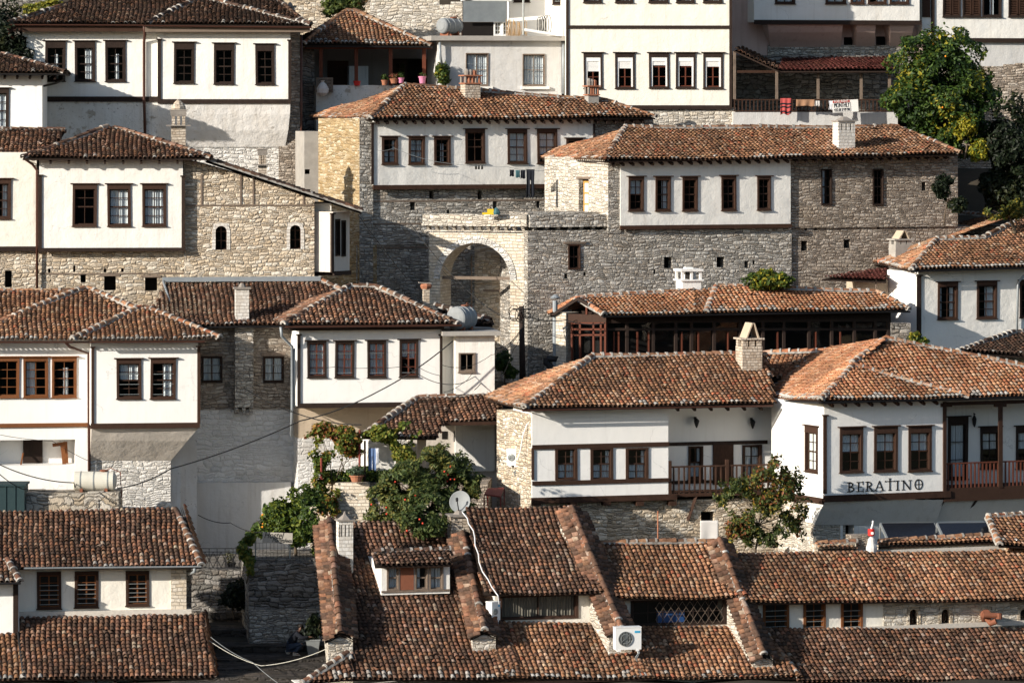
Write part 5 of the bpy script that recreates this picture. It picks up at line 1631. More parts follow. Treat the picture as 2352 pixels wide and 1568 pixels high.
# ---- B3 left white house with the bay
h = House('bay_house', 'bright white house with a projecting bay, brown casement windows and a recessed balcony', 'house', 205, 1165, 4.2, 8)
for x0, x1 in ((-12, 44), (54, 111), (119, 176)):
    h.win(x0, 820, x1, 912, 'orange_wood', 0, 2, 4, None, li=.10, fw=.075, mid=False, cap=True)
h.hole(-60, 1010, 173, 1069, .02, 1.1, None, 0, 0)
h.wall(-140, 770, 206, 978, 'white_plaster_clean', 0, 6)
h.wall(-140, 978, 206, 1165, 'white_plaster_clean', .02, 6, dz=2)
h.box(53, 1008, 98, 1069, 'dark_wood', 1.0, 0, .05, 'door')
mb = MB(); mb.bar(h.L(148, 1068, .5), h.L(143, 1020, .5), .14, .14); mb.bar(h.L(153, 1068, .9), h.L(150, 1014, .9), .14, .14); mb.bar(h.L(121, 1022, .45), h.L(150, 1018, .5), .10, .12); mb.bar(h.L(48, 1068, .4), h.L(53, 1040, .8), .05, .05)
mb.build('balcony_prop', MAT['orange_wood'], h.root)
h.win(268, 824, 325, 915, 'brown_wood', -1.0, 2, 4, None, li=.12, fw=.085, bars=3); h.win(345, 823, 403, 915, 'brown_wood', -1.0, 2, 4, None, li=.12, fw=.085, bars=3)
h.wall(208, 776, 455, 976, 'white_plaster_clean', -1.0, 2.5, name='wall_bay')
h.post(210, 799, 216, 972, -1.0, 'brown_wood'); h.post(453, 797, 460, 972, -1.0, 'brown_wood')
h.band(-120, 972, 203, 981, 0, 'orange_wood'); h.band(208, 971, 459, 983, -1.0, 'brown_wood')
h.batter([(210, 456, 983, -.95), (209, 430, 1012, -.6), (208, 393, 1057, .12)], 'soffit_plaster', .6, 'bay_bracket')
h.wall(208, 1055, 392, 1180, 'white_rubble', .14, 5, name='base_wall', dz=2)
h.wall(392, 985, 415, 1180, 'peeling_plaster', .5, 4, dz=2); h.wall(414, 985, 452, 1180, 'peeling_plaster', 1.2, 3, dz=2)
h.hip((-100, 779), (470, 779), (194, 660), (202, 660), 3.4, 0, .55, 'mid', white=.5, cw=.95)
h.hip((167, 779), (505, 776), (324, 703), (332, 703), 2.3, -1.0, .55, 'mid', white=.7, cw=.95)
h.plane([(-160, 742, 1.4), (170, 742, 1.4), (200, 668, 4.2), (-160, 668, 4.2)], 'mid', 'rear_roof', caps=((2, 3),), cw=.7)
h.gutter((-120, 784, -.62), (206, 784, -.62), 'gutter_brown'); h.gutter((206, 784, -1.6), (470, 783, -1.6), 'gutter_brown')
h.pipe([(152, 787, -.6), (160, 796, -.3), (204, 812, -.06), (205, 1090, -.06)], 'gutter_brown', .055)

# low wall with tank in front of it
free_wall('tank_wall', 'low boulder wall carrying the big cream water tank', 58, 1131, 272, 1175, 1.6, 'boulder_rubble', 1.6, dz=2, rough=.04)
tank('cream_water_tank', 172, 1087, 261, 1131, 2.3, 'tank_cream', 'big cream horizontal water tank on the low boulder wall')
mb = MB(); f = frm(28, 1170, 1.0); a = f.loc(-30, 1116); b = f.loc(56, 1180)
mb.box(a.x, b.x, 0, 1.2, b.z, a.z); mb.box(a.x, b.x + .05, -.06, 1.3, a.z, a.z + .07)
for q in (.25, .5, .75): mb.box(a.x + (b.x - a.x) * q - .02, a.x + (b.x - a.x) * q + .02, -.03, 0, b.z, a.z)
solid('teal_shed', mb, 'shade_teal', f.M, 'teal metal shed, darkened for shade, at the left edge by the boulder wall', 'shed')

# ---- B14 long white house with timber bands
h = House('timber_banded_house', 'long white house with dark timber bands, three lattice windows and a timber balcony', 'house', 1222, 1265, 1.6, 16)
for x0, x1 in ((1275, 1326), (1356, 1408), (1437, 1489)):
    h.win(x0, 1028, x1, 1102, 'brown_wood', -.35, 2, 4, 'lower', li=.05, fw=.10, cap=False, sill=False)
h.wall(1222, 935, 1535, 1142, 'white_plaster_clean', -.35, 2.5, name='wall_bay')
for y0, y1 in ((1018, 1028), (1101, 1110)): h.band(1222, y0, 1536, y1, -.35, 'brown_wood')
h.band(1220, 1138, 1553, 1151, -.35, 'brown_wood', .12); h.post(1221, 1028, 1226, 1101, -.35, 'brown_wood', cap=False)
mb = MB()
for x in (1232, 1315, 1392, 1468, 1543):
    q = h.L(x, 1155, -.3); mb = MB(); mb.box(q.x - .14, q.x + .14, -.45, -.11, q.z - .08, q.z + .08)
    mb.build('joist_end', MAT['brown_wood'], h.root)
h.win(1580, 1024, 1614, 1100, 'brown_wood', 1.0, 2, 2, 'lower', li=.04, fw=.08, cap=False); h.win(1705, 1021, 1750, 1098, 'brown_wood', 1.0, 2, 3, 'full', li=.04, fw=.10, cap=False)
h.box(1637, 1020, 1684, 1112, 'brown_wood', 1.0, .05, .02, 'door')
h.wall(1535, 925, 1790, 1150, 'white_plaster_clean', 1.0, 2.5, name='recessed_wall'); h.band(1536, 1013, 1762, 1021, 1.0, 'dark_wood')
h.band(1536, 1101, 1770, 1108, 1.0, 'dark_wood', .05)
for x, y in ((1600, 970), (1729, 972)):
    mb = MB(); q = h.L(x, y, .8)
    mb.box(q.x - .04, q.x + .04, .92, 1.0, q.z + .08, q.z + .2); mb.bar((q.x, .95, q.z + .16), (q.x, .8, q.z + .12), .03, .03)
    mb.lathe([(.02, -.2), (.07, -.08), (.11, .06), (.09, .09), (.02, .16)], q, 8)
    o = mb.build('wall_lantern', MAT['black_iron'], h.root)
# balcony
mb = MB(); a = h.L(1536, 1070, -.25); b = h.L(1800, 1126, -.25)
mb.box(a.x, b.x, -.36, 1.0, b.z - .12, b.z); mb.build('balcony_floor', MAT['brown_wood'], h.root)
mb = MB()
mb.box(a.x, b.x, -.33, -.26, a.z - .06, a.z); mb.box(a.x, a.x + .06, -.33, .9, a.z - .06, a.z); mb.box(a.x, b.x, -.32, -.27, b.z + .05, b.z + .1)
q = a.x + .15
while q < b.x: mb.box(q, q + .055, -.32, -.27, b.z, a.z - .05); q += .205
for k in range(6): mb.box(a.x, a.x + .05, -.2 + k * .19, -.15 + k * .19, b.z, a.z - .05)
for x in (a.x, h.L(1667, 1060, -.25).x): mb.box(x - .03, x + .08, -.36, -.25, b.z, a.z + .2)
mb.build('railing', MAT['grey_wood' if False else 'brown_wood'], h.root)
mb = MB(); mb.bar(h.L(1600, 1136, -.3), h.L(1580, 1195, -.12), .08, .1); mb.build('bracket', MAT['brown_wood'], h.root)
h.hole(1610, 1174, 1641, 1197, -.1, .5)
h.wall(1222, 1148, 1900, 1300, 'cream_rubble', -.1, 1.0, name='base_wall', dz=1)
h.hip((1204, 935), (1778, 925), (1361, 817), (1760, 812), 3.0, -.35, .6, 'mid', right='gable', EBL=1098, white=.35, cw=.9)
h.gutter((1200, 941, -1.02), (1775, 930, -1.02), 'gutter_brown'); 
h.rafters((1540, 928, -.8), (1770, 926, -.8), 6, ln=1.6)
h.chimney(1703, 1753, 742, 842, 1.3, 'tent', 'chimney_stone', .9)
h8 = House('', '', '', 0, 0, 0, 16 - 78, of=h, corner=h.L(1221, 1100, -.3))
h8.wall(1141, 946, 1220.5, 1300, 'cream_rubble', 0, .8, dz=1, name='stone_flank')
def aircon(x0, y0, x1, y1, Y, yaw, label, fan=True):
    f = frm((x0 + x1) / 2, y1, Y, yaw); a = f.loc(x0, y0); b = f.loc(x1, y1)
    w, hh = b.x - a.x, a.z - b.z
    root = empty('air_conditioner', f.M, label, 'air conditioner')
    mb = MB(); d = .32
    mb.box(a.x, b.x, 0, d, 0, hh); mb.box(a.x - .01, b.x + .01, -.012, d + .01, hh, hh + .03); mb.box(a.x + .08, a.x + .18, -.02, d, -.06, 0); mb.box(b.x - .18, b.x - .08, -.02, d, -.06, 0)
    mb.build('casing', MAT['pvc_white'], root)
    cx, r = a.x + w * .38, min(w * .27, hh * .38)
    mb = MB(); n = 28
    mb.poly([(cx + r * math.cos(2 * math.pi * k / n), -.006, hh / 2 + r * math.sin(2 * math.pi * k / n)) for k in range(n)])
    mb.build('fan_opening', MAT['interior'], root)
    mb = MB()
    for k in range(1, 9):
        x = cx - r + 2 * r * k / 9; e = math.sqrt(max(0, r * r - (x - cx) ** 2)); mb.box(x - .007, x + .007, -.03, -.012, hh / 2 - e, hh / 2 + e)
    for q in (1.0, .66): 
        pts = [(cx + r * q * math.cos(2 * math.pi * k / n), -.022, hh / 2 + r * q * math.sin(2 * math.pi * k / n)) for k in range(n + 1)]; mb.tube(pts, .012, n=5)
    for k in range(5):
        t = 2 * math.pi * k / 5; mb.bar((cx, -.008, hh / 2), (cx + r * .8 * math.cos(t), -.008, hh / 2 + r * .8 * math.sin(t)), .09, .004)
    mb.build('fan_grille', MAT['gutter_grey'], root)
    mb = MB(); mb.tube([(b.x - .14, .1, .02), (b.x - .10, .02, -.14), (b.x - .2, .0, -.26), (b.x - .14, .02, -.40)], .022); mb.tube([(b.x - .1, .1, .02), (b.x - .05, .03, -.12), (b.x - .16, .0, -.3)], .016); mb.build('drain_hose', MAT['gutter_grey'], root)
    mb = MB(); mb.box(b.x - w * .26, b.x - w * .05, -.008, -.002, hh * .76, hh * .86); mb.build('sticker', MAT['sticker_blue'], root)
    return root
aircon(1164, 1031, 1192, 1068, 2.4, -20, 'small white air conditioner on the cream stone flank wall')
mb = MB(); f = frm(1200, 1060, 1.5)
mb.tube([f.loc(*p) for p in ((1188, 1056), (1195, 1035), (1201, 1000), (1210, 975), (1224, 962))], .022)
solid('aircon_hose', mb, 'cable_white', f.M, 'white hose curving up from the air conditioner on the stone flank', 'hose')

# ---- B15 corner house with the painted name
h = House('lettered_house', 'white corner house with black lettering, three brown windows and a bright hipped roof', 'house', 1893, 1265, .6, 22)
for x0, x1, y0 in ((1928, 1981, 981), (2007, 2061, 979), (2086, 2139, 978)):
    h.win(x0, y0, x1, y0 + 103, 'brown_wood', 0, 2, 4, 'upper', li=.15, fw=.10)
h.wall(1893, 915, 2168, 1140, 'white_plaster_clean', 0, 4)
h.post(1891, 955, 1898, 1133, 0, 'brown_wood'); h.band(1891, 1132, 2182, 1147, 0, 'brown_wood', .08)
h.batter([(1896, 2168, 1147, .02), (1886, 2160, 1170, .3), (1870, 2150, 1205, .75)], 'white_plaster', 1.5, 'soffit')
h.wall(1868, 1200, 1942, 1275, 'pale_rubble', .8, 3, dz=1, name='base_wall'); h.hole(1936, 1188, 1962, 1242, .78, .5)
h.wall(1930, 1186, 2335, 1275, 'white_plaster', .78, 3, dz=1, name='base_wall')
# loggia
h.win(2176, 957, 2222, 1100, 'dark_wood', 1.3, 1, 3, 'full', li=.12, fw=.12); h.win(2252, 980, 2297, 1075, 'dark_wood', 1.3, 2, 4, 'upper', li=.14, fw=.09); h.win(2333, 978, 2384, 1075, 'dark_wood', 1.3, 2, 4, 'upper', li=.14, fw=.09)
h.wall(2160, 912, 2460, 1145, 'white_plaster', 1.3, 3, name='recessed_wall')
mb = MB(); a = h.L(2168, 1118, 0); b = h.L(2460, 1140, 0); mb.box(a.x, b.x, -.03, 1.3, b.z, a.z - .05); mb.build('loggia_floor', MAT['brown_wood'], h.root)
mb = MB(); a = h.L(2172, 1063, .02); b = h.L(2460, 1118, .02)
mb.box(a.x, b.x, 0, .07, a.z - .05, a.z); mb.box(a.x, b.x, 0, .07, b.z + .02, b.z + .07)
q = a.x + .08
while q < b.x: mb.box(q, q + .055, .01, .06, b.z, a.z - .05); q += .16
mb.build('railing', MAT['red_wood'], h.root)
h.post(2166, 922, 2173, 1132, -.02, 'brown_wood', .05, False); h.post(2293, 925, 2302, 1120, .0, 'brown_wood', .05, False)
h.band(2166, 919, 2460, 927, .05, 'brown_wood')
for x in (2172, 2297): h.box(x - 12, 926, x + 14, 934, 'brown_wood', 0, .04, .1, 'post_capital')
mb = MB(); q = h.L(2238, 968, 1.2); mb.bar((q.x, 1.25, q.z + .3), (q.x, 1.15, q.z + .28), .04, .04); mb.lathe([(.02, -.2), (.06, -.1), (.09, .1), (.02, .25)], q, 8); mb.build('wall_lantern', MAT['black_iron'], h.root)
mb = MB()
for (p, q) in (((2170, 1143, .05), (2133, 1200, .8)), ((2244, 1143, .05), (2214, 1185, .8))): mb.bar(h.L(*p), h.L(*q), .1, .12)
mb.build('bracket', MAT['dark_wood'], h.root)
h.poly([(2168, 1145, .05), (2460, 1142, .05), (2460, 1200, .9), (2150, 1205, .9)], 'white_plaster')
# flank facing the sun
hf = House('', '', '', 0, 0, 0, 22 - 86, of=h, corner=h.L(1892, 1040, 0))
hf.win(1850, 978, 1879, 1083, 'brown_wood', 0, 2, 4, None, li=.15, fw=.10)
hf.wall(1772, 922, 1891.5, 1146, 'white_plaster_clean', 0, .8, name='side_wall'); hf.band(1772, 1134, 1892, 1147, 0, 'brown_wood', .06)
hf.wall(1772, 1147, 1880, 1290, 'pale_rubble', .5, .8, dz=1, name='base_wall'); hf.box(1806, 1178, 1820, 1232, 'brown_wood', .5, .04, .02, 'window')
# roofs
h.plane([(1884, 917, -.55), (2226, 911, -.55), (1960, 838, 1.7)], 'new', 'front_roof', caps=((0, 2), (2, 1)), white=.7, cw=.9)
h.plane([(1890, 921, -.35), (2460, 903, -.35), (2460, 862, 2.0), (2034, 776, 4.4), (1958, 832, 1.8)], 'new', caps=((3, 2), (4, 3)), white=.6, cw=.9)
h.plane([(1745, 911, 5.6), (1884, 917, -.55), (1960, 836, 1.75), (2034, 776, 4.4), (1890, 804, 7.0)], 'new', 'side_roof', white=.6, sag=.02, ref=2)
h.plane([(1775, 866, 6.4), (1815, 866, 6.0), (1896, 806, 7.6), (1752, 810, 8.0)], 'new', 'rear_roof', caps=((2, 3),), white=.2)
h.gutter((1884, 923, -.62), (2460, 908, -.62), 'black_iron', .07); h.gutter((1748, 915, 5.5), (1884, 923, -.62), 'black_iron', .07)
h.rafters((1900, 919, -.55), (2170, 913, -.55), 9, 'brown_wood', ln=.6)
# lettering, drawn with serif strokes
mb = MB()
x0, y0, x1, y1 = 1947, 1098, 2124, 1129
A = h.L(x0, y1, 0); B = h.L(x1, y0, 0); hw = (B.x - A.x); hhh = (B.z - A.z)
ox = 0.0
def st(p, q, w):
    f = lambda x: ox + (x - ox) * .74
    p = Vector((A.x + f(p[0]), 0, A.z + p[1])); q = Vector((A.x + f(q[0]), 0, A.z + q[1]))
    t = (q - p).normalized(); n = Vector((-t.z, 0, t.x)) * (w / 2); e = t * .006
    c = [p - e + n, q + e + n, q + e - n, p - e - n]
    mb.hexa([*[v + Vector((0, -.012, 0)) for v in c], *[v + Vector((0, .004, 0)) for v in c]])
def arc(cx, cz, rx, rz, t0, t1, w, n=14):
    P = [(cx + rx * math.cos(t0 + (t1 - t0) * k / n), cz + rz * math.sin(t0 + (t1 - t0) * k / n)) for k in range(n + 1)]
    for p, q in zip(P, P[1:]): st(p, q, w)
H1 = hhh * .86; th, tn = .048, .028; sp = hw / 8.0
def ser(x, z, w=.16): st((x - w / 2, z), (x + w / 2, z), .03)
xB = ox = sp * .02
st((xB + .06, 0), (xB + .06, H1), th); arc(xB + .06, H1 * .76, .20, H1 * .24, -math.pi / 2, math.pi / 2, tn + .02); arc(xB + .06, H1 * .26, .26, H1 * .26, -math.pi / 2, math.pi / 2, tn + .02); ser(xB + .04, 0); ser(xB + .04, H1)
x = ox = sp * 1.0
st((x + .06, 0), (x + .06, H1), th)
for z, w in ((0, .32), (H1 * .5, .24), (H1, .30)): st((x + .03, z), (x + w, z), tn)
for z, w in ((.03, .32), (H1 - .03, .30)): st((x + w, z - .06), (x + w, z + .06), .03)
ser(x + .04, 0); ser(x + .04, H1)
x = ox = sp * 1.9
st((x + .06, 0), (x + .06, H1), th); arc(x + .06, H1 * .74, .22, H1 * .26, -math.pi / 2, math.pi / 2, tn + .02); st((x + .14, H1 * .48), (x + .36, 0), th); ser(x + .05, 0); ser(x + .36, 0); ser(x + .04, H1)
x = ox = sp * 2.85
st((x, 0), (x + .22, H1 * 1.05), tn); st((x + .22, H1 * 1.05), (x + .42, 0), th); st((x + .09, H1 * .36), (x + .33, H1 * .36), tn); ser(x, 0, .18); ser(x + .42, 0, .2)
x = ox = sp * 4.35
st((x, 0), (x, H1 * 1.28), th); st((x - .25, H1 * .98), (x + .27, H1 * .98), tn); ser(x, 0); ser(x, H1 * 1.28, .12)
for q in (-.25, .27): st((x + q, H1 * .92), (x + q, H1 * 1.05), .03)
x = ox = sp * 5.15
st((x, 0), (x, H1), th); ser(x, 0); ser(x, H1)
x = ox = sp * 5.75
st((x, 0), (x, H1), tn); st((x, H1), (x + .38, 0), th); st((x + .38, 0), (x + .38, H1), tn); ser(x, 0); ser(x - .03, H1); ser(x + .38, H1)
x = ox = sp * 7.35
arc(x, H1 * .52, sp * .52, H1 * .54, 0, 2 * math.pi, th * .8, 30); st((x, 0), (x, H1), .025); st((x - sp * .5, H1 * .52), (x + sp * .5, H1 * .52), .025)
mb.build('lettering', MAT['ink'], h.root)

# yard wall with tile coping, panels, barrel
h = House('coping_wall', 'low rubble yard wall with a barrel tile coping under the lettered house', 'wall', 1990, 1268, -2.4, 18)
h.wall(1874, 1248, 1966, 1290, 'cream_rubble', 0, .5, dz=1); h.wall(1955, 1228, 2000, 1290, 'brown_rubble', .3, .5, dz=1); h.wall(2020, 1246, 2420, 1290, 'cream_rubble', 0, .5, dz=1); h.wall(1700, 1262, 2420, 1300, 'mortar', -.12, .5, dz=1)
h.plane([(1880, 1258, -.12), (1966, 1257, -.12), (1966, 1244, .3), (1876, 1246, .3)], 'mid', 'coping', caps=((2, 3),), cw=.4, sag=.0)
h.plane([(2018, 1252, -.12), (2420, 1236, -.12), (2420, 1224, .3), (2018, 1241, .3)], 'mid', 'coping', caps=((2, 3),), cw=.4, sag=.0)
for k, (x0, x1) in enumerate(((2022, 2150), (2152, 2276))):
    f = frm(x0, 1246, -1.7, 18)
    P = [f.loc(x0 + 20, 1246, 0), f.loc(x1 + 14, 1246, 0), f.loc(x1 - 6, 1202, 1.1), f.loc(x0, 1203, 1.1)]
    n = (P[1] - P[0]).cross(P[3] - P[0]).normalized()
    root = empty('solar_panel', f.M, ('dark solar water panel beside the red barrel, above the coping wall', 'dark solar water panel farther from the red barrel, beside its twin')[k], 'solar panel', 'solar panels on the yard roof')
    mb = MB(); mb.poly([p + n * .05 for p in P]); mb.build('panel_glass', MAT['solar'], root)
    mb = MB(); mb.poly([p - n * .03 for p in P])
    for i in range(4): mb.bar(P[i], P[(i + 1) % 4], .06, .1)
    mb.bar(P[2], P[2] + Vector((0, .1, -1.0)), .05, .05); mb.bar(P[3], P[3] + Vector((0, .1, -1.0)), .05, .05)
    mb.build('panel_frame', MAT['gutter_grey'], root)
o = pt(2001, 1230, -2.5)
mb = MB(); mb.lathe([(.10, 0), (.12, .03), (.12, .08), (.11, .09), (.12, .10), (.12, .23), (.10, .25)], n=18)
root = empty('red_barrel', Matrix.Translation(o), 'small red metal barrel on a white plastered stub beside the panels', 'barrel')
mb.build('barrel', MAT['red_plastic'], root)
mb = MB(); mb.box(-.02, .07, -.128, -.115, .06, .15); mb.build('label', MAT['board_white'], root)
mb = MB(); mb.tube([(0, 0, .25), (.03, 0, .34), (.06, 0, .44)], .03); mb.lathe([(.02, .44), (.04, .5), (.02, .54)], (.06, 0, 0), 8); mb.build('spout', MAT['pvc_white'], root)
mb = MB(); mb.lathe([(.19, -.4), (.20, .08), (.15, .24), (.13, .38), (.06, .46)], n=10)
solid('plastered_stub', mb, 'grey_plaster', Matrix.Translation(pt(2002, 1262, -2.5)), 'rounded white plastered stub standing in the gap of the coping wall', 'stub')
h = House('edge_roof', 'tiled roof corner sloping in at the right edge above the panels', 'roof', 2330, 1250, -1.2, 18)
h.plane([(2296, 1250, -.8), (2420, 1254, -.8), (2420, 1172, 1.2), (2270, 1186, 1.0)], 'mid', caps=((0, 3), (3, 2)), white=.2)
h.wall(2310, 1240, 2420, 1300, 'beige_plaster', -.3, 1, dz=1)
h = House('brown_roof_house', 'old low house with a brown tile roof and cream stone wall at the right edge', 'house', 2300, 840, 7.2, 16)
h.plane([(2200, 806, -.5), (2420, 818, -.5), (2420, 752, 2.0), (2330, 762, 2.0)], 'dark', caps=((0, 3), (3, 2)), white=.3)
h.wall(2232, 808, 2420, 860, 'yellow_rubble', .1, 2, dz=1)

# ---- porch roof beside the garden
h = House('garden_porch', 'tiled porch roof over a dark open recess between the garden and the banded house', 'porch', 1000, 1110, 3.0, 10)
h.plane([(829, 1001, -.6), (1002, 1003, -.6), (1040, 911, 2.6), (960, 912, 2.6)], 'old', caps=((0, 3),), white=.3, cw=.8)
h.plane([(996, 968, .7), (1146, 962, .7), (1150, 905, 2.6), (960, 912, 2.6)], 'old', 'rear_roof', caps=((2, 3),), white=.2, cw=.6)
h.wall(940, 962, 1180, 1180, 'soffit_plaster', 2.7, .6, name='inner_wall'); h.hole(1015, 990, 1026, 1008, 2.7, .2)
h.band(1000, 968, 1146, 976, .75, 'brown_wood', .06); h.post(958, 1000, 978, 1115, .3, 'soffit_plaster' if False else 'beige_plaster', .1, False)
h.wall(846, 1003, 905, 1110, 'white_plaster', .6, 2)
h.box(1015, 990, 1027, 1008, 'interior', 2.7, .02, .01, 'opening'); h.box(1042, 989, 1060, 1014, 'interior', 2.7, .02, .01, 'opening')  # flat near-black panels painted where the openings fall dark
mb = MB(); a = h.L(1110, 1130, -.5)
# garden terrace wall
h = House('garden_terrace', 'pale stone terrace wall holding the vine garden', 'terrace wall', 776, 1200, 1.2, -3)
h.wall(770, 1109, 848, 1215, 'pale_ashlar', 0, 3, dz=1.5); h.wall(846, 1109, 1120, 1215, 'brown_rubble', .25, 2.8, dz=1.5)
h.wall(712, 1100, 772, 1200, 'pale_ashlar', 1.2, 1.5, dz=1.5) 
mb = MB()
f = frm(1130, 1140, -.2)
a, b, c, e = f.loc(1112, 1137, -.5), f.loc(1150, 1142, -.5), f.loc(1158, 1122, .5), f.loc(1120, 1124, .5)
mb.hexa([a, b, c, e, *[p + Vector((0, 0, .05)) for p in (a, b, c, e)]])
for p in (a, b, c, e): mb.bar(p, p - Vector((0, 0, .6)), .05, .05)
solid('red_bench', mb, 'red_metal', f.M, 'low dark red table by the cream stone flank', 'table')

# ================================================================== bottom row
def parapet(h, top, bot, w, hgt, label=None, pal='old', stone='pale_rubble', end_drop=.9):
    """a fire wall running down a roof, with its own little tiled saddle; top and bot are (x, y, off) of its crest"""
    A, B = h.L(*top), h.L(*bot)
    d = (A - B); up = Vector((0, 0, 1)); side = Vector((1, 0, 0))
    sl = -.42
    P = lambda q, s, dz: q + side * s * w + up * dz
    mb = MB()
    c = [P(B, -.42, -hgt - end_drop), P(B, .42, -hgt - end_drop), P(A, .42, -hgt - .6), P(A, -.42, -hgt - .6), P(B, -.42, -.25), P(B, .42, -.25), P(A, .42, -.25), P(A, -.42, -.25)]
    mb.hexa(c); o = mb.build('fire_wall', MAT[stone], h.root)
    T = Tiles()
    fw = (B - A).normalized() * .12
    T.face([P(A, -.56, -.24), P(B, -.56, -.24) + fw, B + fw, A], pal, sag=.01, pitch=.2)
    T.face([P(B, .56, -.24) + fw, P(A, .56, -.24), A, B + fw], pal, sag=.01, pitch=.2)
    T.caps(B + fw, A, pal, white=.15)
    T.build('coping', o)
h = House('front_row_house', 'long front house with big old tile roofs, tiled fire walls, a dormer and strip windows', 'house', 1176, 1555, -10.0, 14)
h.plane([(795, 1556, 0), (1200, 1555, 0), (1062, 1196, 8.2), (800, 1196, 8.2)], 'old', white=.45, sag=.12)
h.plane([(694, 1567, 0), (800, 1556, 0), (810, 1500, .9), (800, 1498, .9)], 'old', 'hip_roof', caps=((0, 3),), white=.4, cw=.9)
h.plane([(1138, 1555, 0), (1500, 1553, 0), (1415, 1428, 2.9), (1128, 1428, 2.9)], 'mid', 'lower_roof', white=.6, sag=.1)
h.plane([(1450, 1553, 0), (1838, 1553, 0), (1740, 1436, 2.7), (1455, 1436, 2.7)], 'mid', 'lower_roof', white=.1, sag=.1, caps=((1, 2),), cw=.3)
h.plane([(1112, 1361, 2.4), (1390, 1359, 2.4), (1322, 1163, 7.0), (1070, 1165, 7.0)], 'old', 'upper_roof', sag=.1)
h.plane([(1415, 1372, 2.3), (1712, 1368, 2.3), (1640, 1243, 5.2), (1370, 1246, 5.2)], 'mid', 'upper_roof', sag=.1, caps=((2, 3), (1, 2)), cw=.4)
FH = h.fr
h.wall(700, 1562, 1838, 1640, 'white_plaster', .6, 3, dz=2)
h.band(690, 1562, 1836, 1568, .1, 'dark_wood'); h.wall(780, 1380, 1140, 1420, 'brown_rubble', 7.0, 1.2, dz=5, name='rear_wall')
# strip windows
h.win(1146, 1366, 1328, 1421, 'brown_wood', 2.95, 2, 1, 'full', li=.03, fw=.09, cap=False, sill=False, cm='tan_blind')
h.wall(1136, 1352, 1376, 1432, 'cream_plaster', 2.95, 3)
h.win(1448, 1376, 1668, 1435, 'dark_wood', 2.75, 6, 2, None, li=.03, fw=.09, cap=False, sill=False, mid=False)
h.wall(1424, 1366, 1690, 1440, 'cream_plaster', 2.75, 2.5)
q = h.L(1512, 1432, 2.95); mb = MB(); mb.box(q.x, q.x + .95, 3.0, 3.2, q.z - .1, q.z + .42); mb.build('blue_crate', MAT['blue_plastic'], h.root)
mb = MB(); a = h.L(1505, 1382, 2.75); b = h.L(1662, 1430, 2.75)
zz = 0
for r in range(4):
    for k in range(18):
        ux = a.x + (b.x - a.x) * k / 18; un = a.x + (b.x - a.x) * (k + 1) / 18; z = b.z + (a.z - b.z) * (r + .5) / 4; dz = (a.z - b.z) / 8 * (1 if (k + r) % 2 else -1)
        mb.bar((ux, 2.70, z - dz), (un, 2.70, z + dz), .009, .009)
mb.build('lattice', MAT['grey_wood'], h.root)
# dormer
dw = House('roof_dormer', 'weathered roof dormer with old mismatched window panes under its own tile roof', 'dormer', 950, 1355, -6.6, 14)
for k, (x0, x1) in enumerate(((888, 917), (919, 950), (952, 983), (985, 1018))):
    if k == 1: dw.box(x0, 1302, x1, 1354, 'rust', 0, .03, .02, 'boarded_pane'); continue
    dw.win(x0, 1300, x1, 1355, 'grey_wood', 0, 1, 2, 'full' if k != 2 else 'left', li=.03, fw=.055, cap=False, sill=False)
dw.wall(876, 1290, 1033, 1364, 'white_plaster', 0, 2.2)
dw.band(876, 1354, 1033, 1358, 0, 'grey_wood', .05)
dw.plane([(862, 1297, -.4), (1036, 1293, -.4), (1032, 1260, .5), (856, 1268, .5)], 'dark', white=.1, caps=((2, 3),), cw=.6, sag=.03)
parapet(h, (757, 1192, 7.4), (782, 1448, 1.2), 1.0, .9)
parapet(h, (1062, 1222, 6.4), (1112, 1442, 1.35), .95, .9)
parapet(h, (1312, 1163, 5.7), (1425, 1436, 1.2), .95, .9)
parapet(h, (1652, 1236, 4.3), (1752, 1496, .45), .85, .9)
h.chimney(778, 811, 1175, 1310, 5.4, 'slots', 'white_ashlar', .85)
h.chimney(1037, 1081, 1180, 1234, 6.8, 'slab', 'chimney_stone', .9)
aircon(1414, 1443, 1473, 1491, -8.45, 14, 'large white air conditioner at the foot of a tiled fire wall')
aircon(1130, 1385, 1149, 1424, -7.9, 40, 'white air conditioner half hidden beside the strip window')
# satellite dish
o = FH.M @ FH.loc(1058, 1184, 7.2)
root = empty('satellite_dish', Matrix.Translation(o), 'round grey satellite dish on a stone chimney, a white cable running down', 'satellite dish')
Mx = Matrix.Translation((0, 0, .48)) @ Matrix.Rotation(R(-18), 4, 'Z') @ Matrix.Rotation(R(74), 4, 'X')
mb = MB(); n = 28
rings = [(0.001, 0), (.10, .004), (.2, .022), (.3, .055), (.37, .092), (.385, .098), (.378, .086), (.3, .04), (.2, .008), (.1, -.01), (.001, -.014)]
mb.lathe(rings, (0, 0, 0), n, 0, Mx.to_3x3().to_4x4()); 
for i in range(len(mb.v)): mb.v[i] = tuple(Vector(mb.v[i]) + Vector((0, 0, .48)))
mb.build('dish', MAT['dish_grey'], root, smooth=True)
mb = MB(); q = Mx @ Vector((0, 0, .42)); e = Mx @ Vector((0, -.36, .09)); mb.bar(e, q, .03, .03); mb.lathe([(.04, -.06), (.05, .05), (.02, .08)], q, 8); mb.build('feed_arm', MAT['black_iron'], root)
mb = MB(); mb.tube([(0, .06, -.1), (0, .08, .46)], .025); mb.build('mast', MAT['pvc_white'], root)
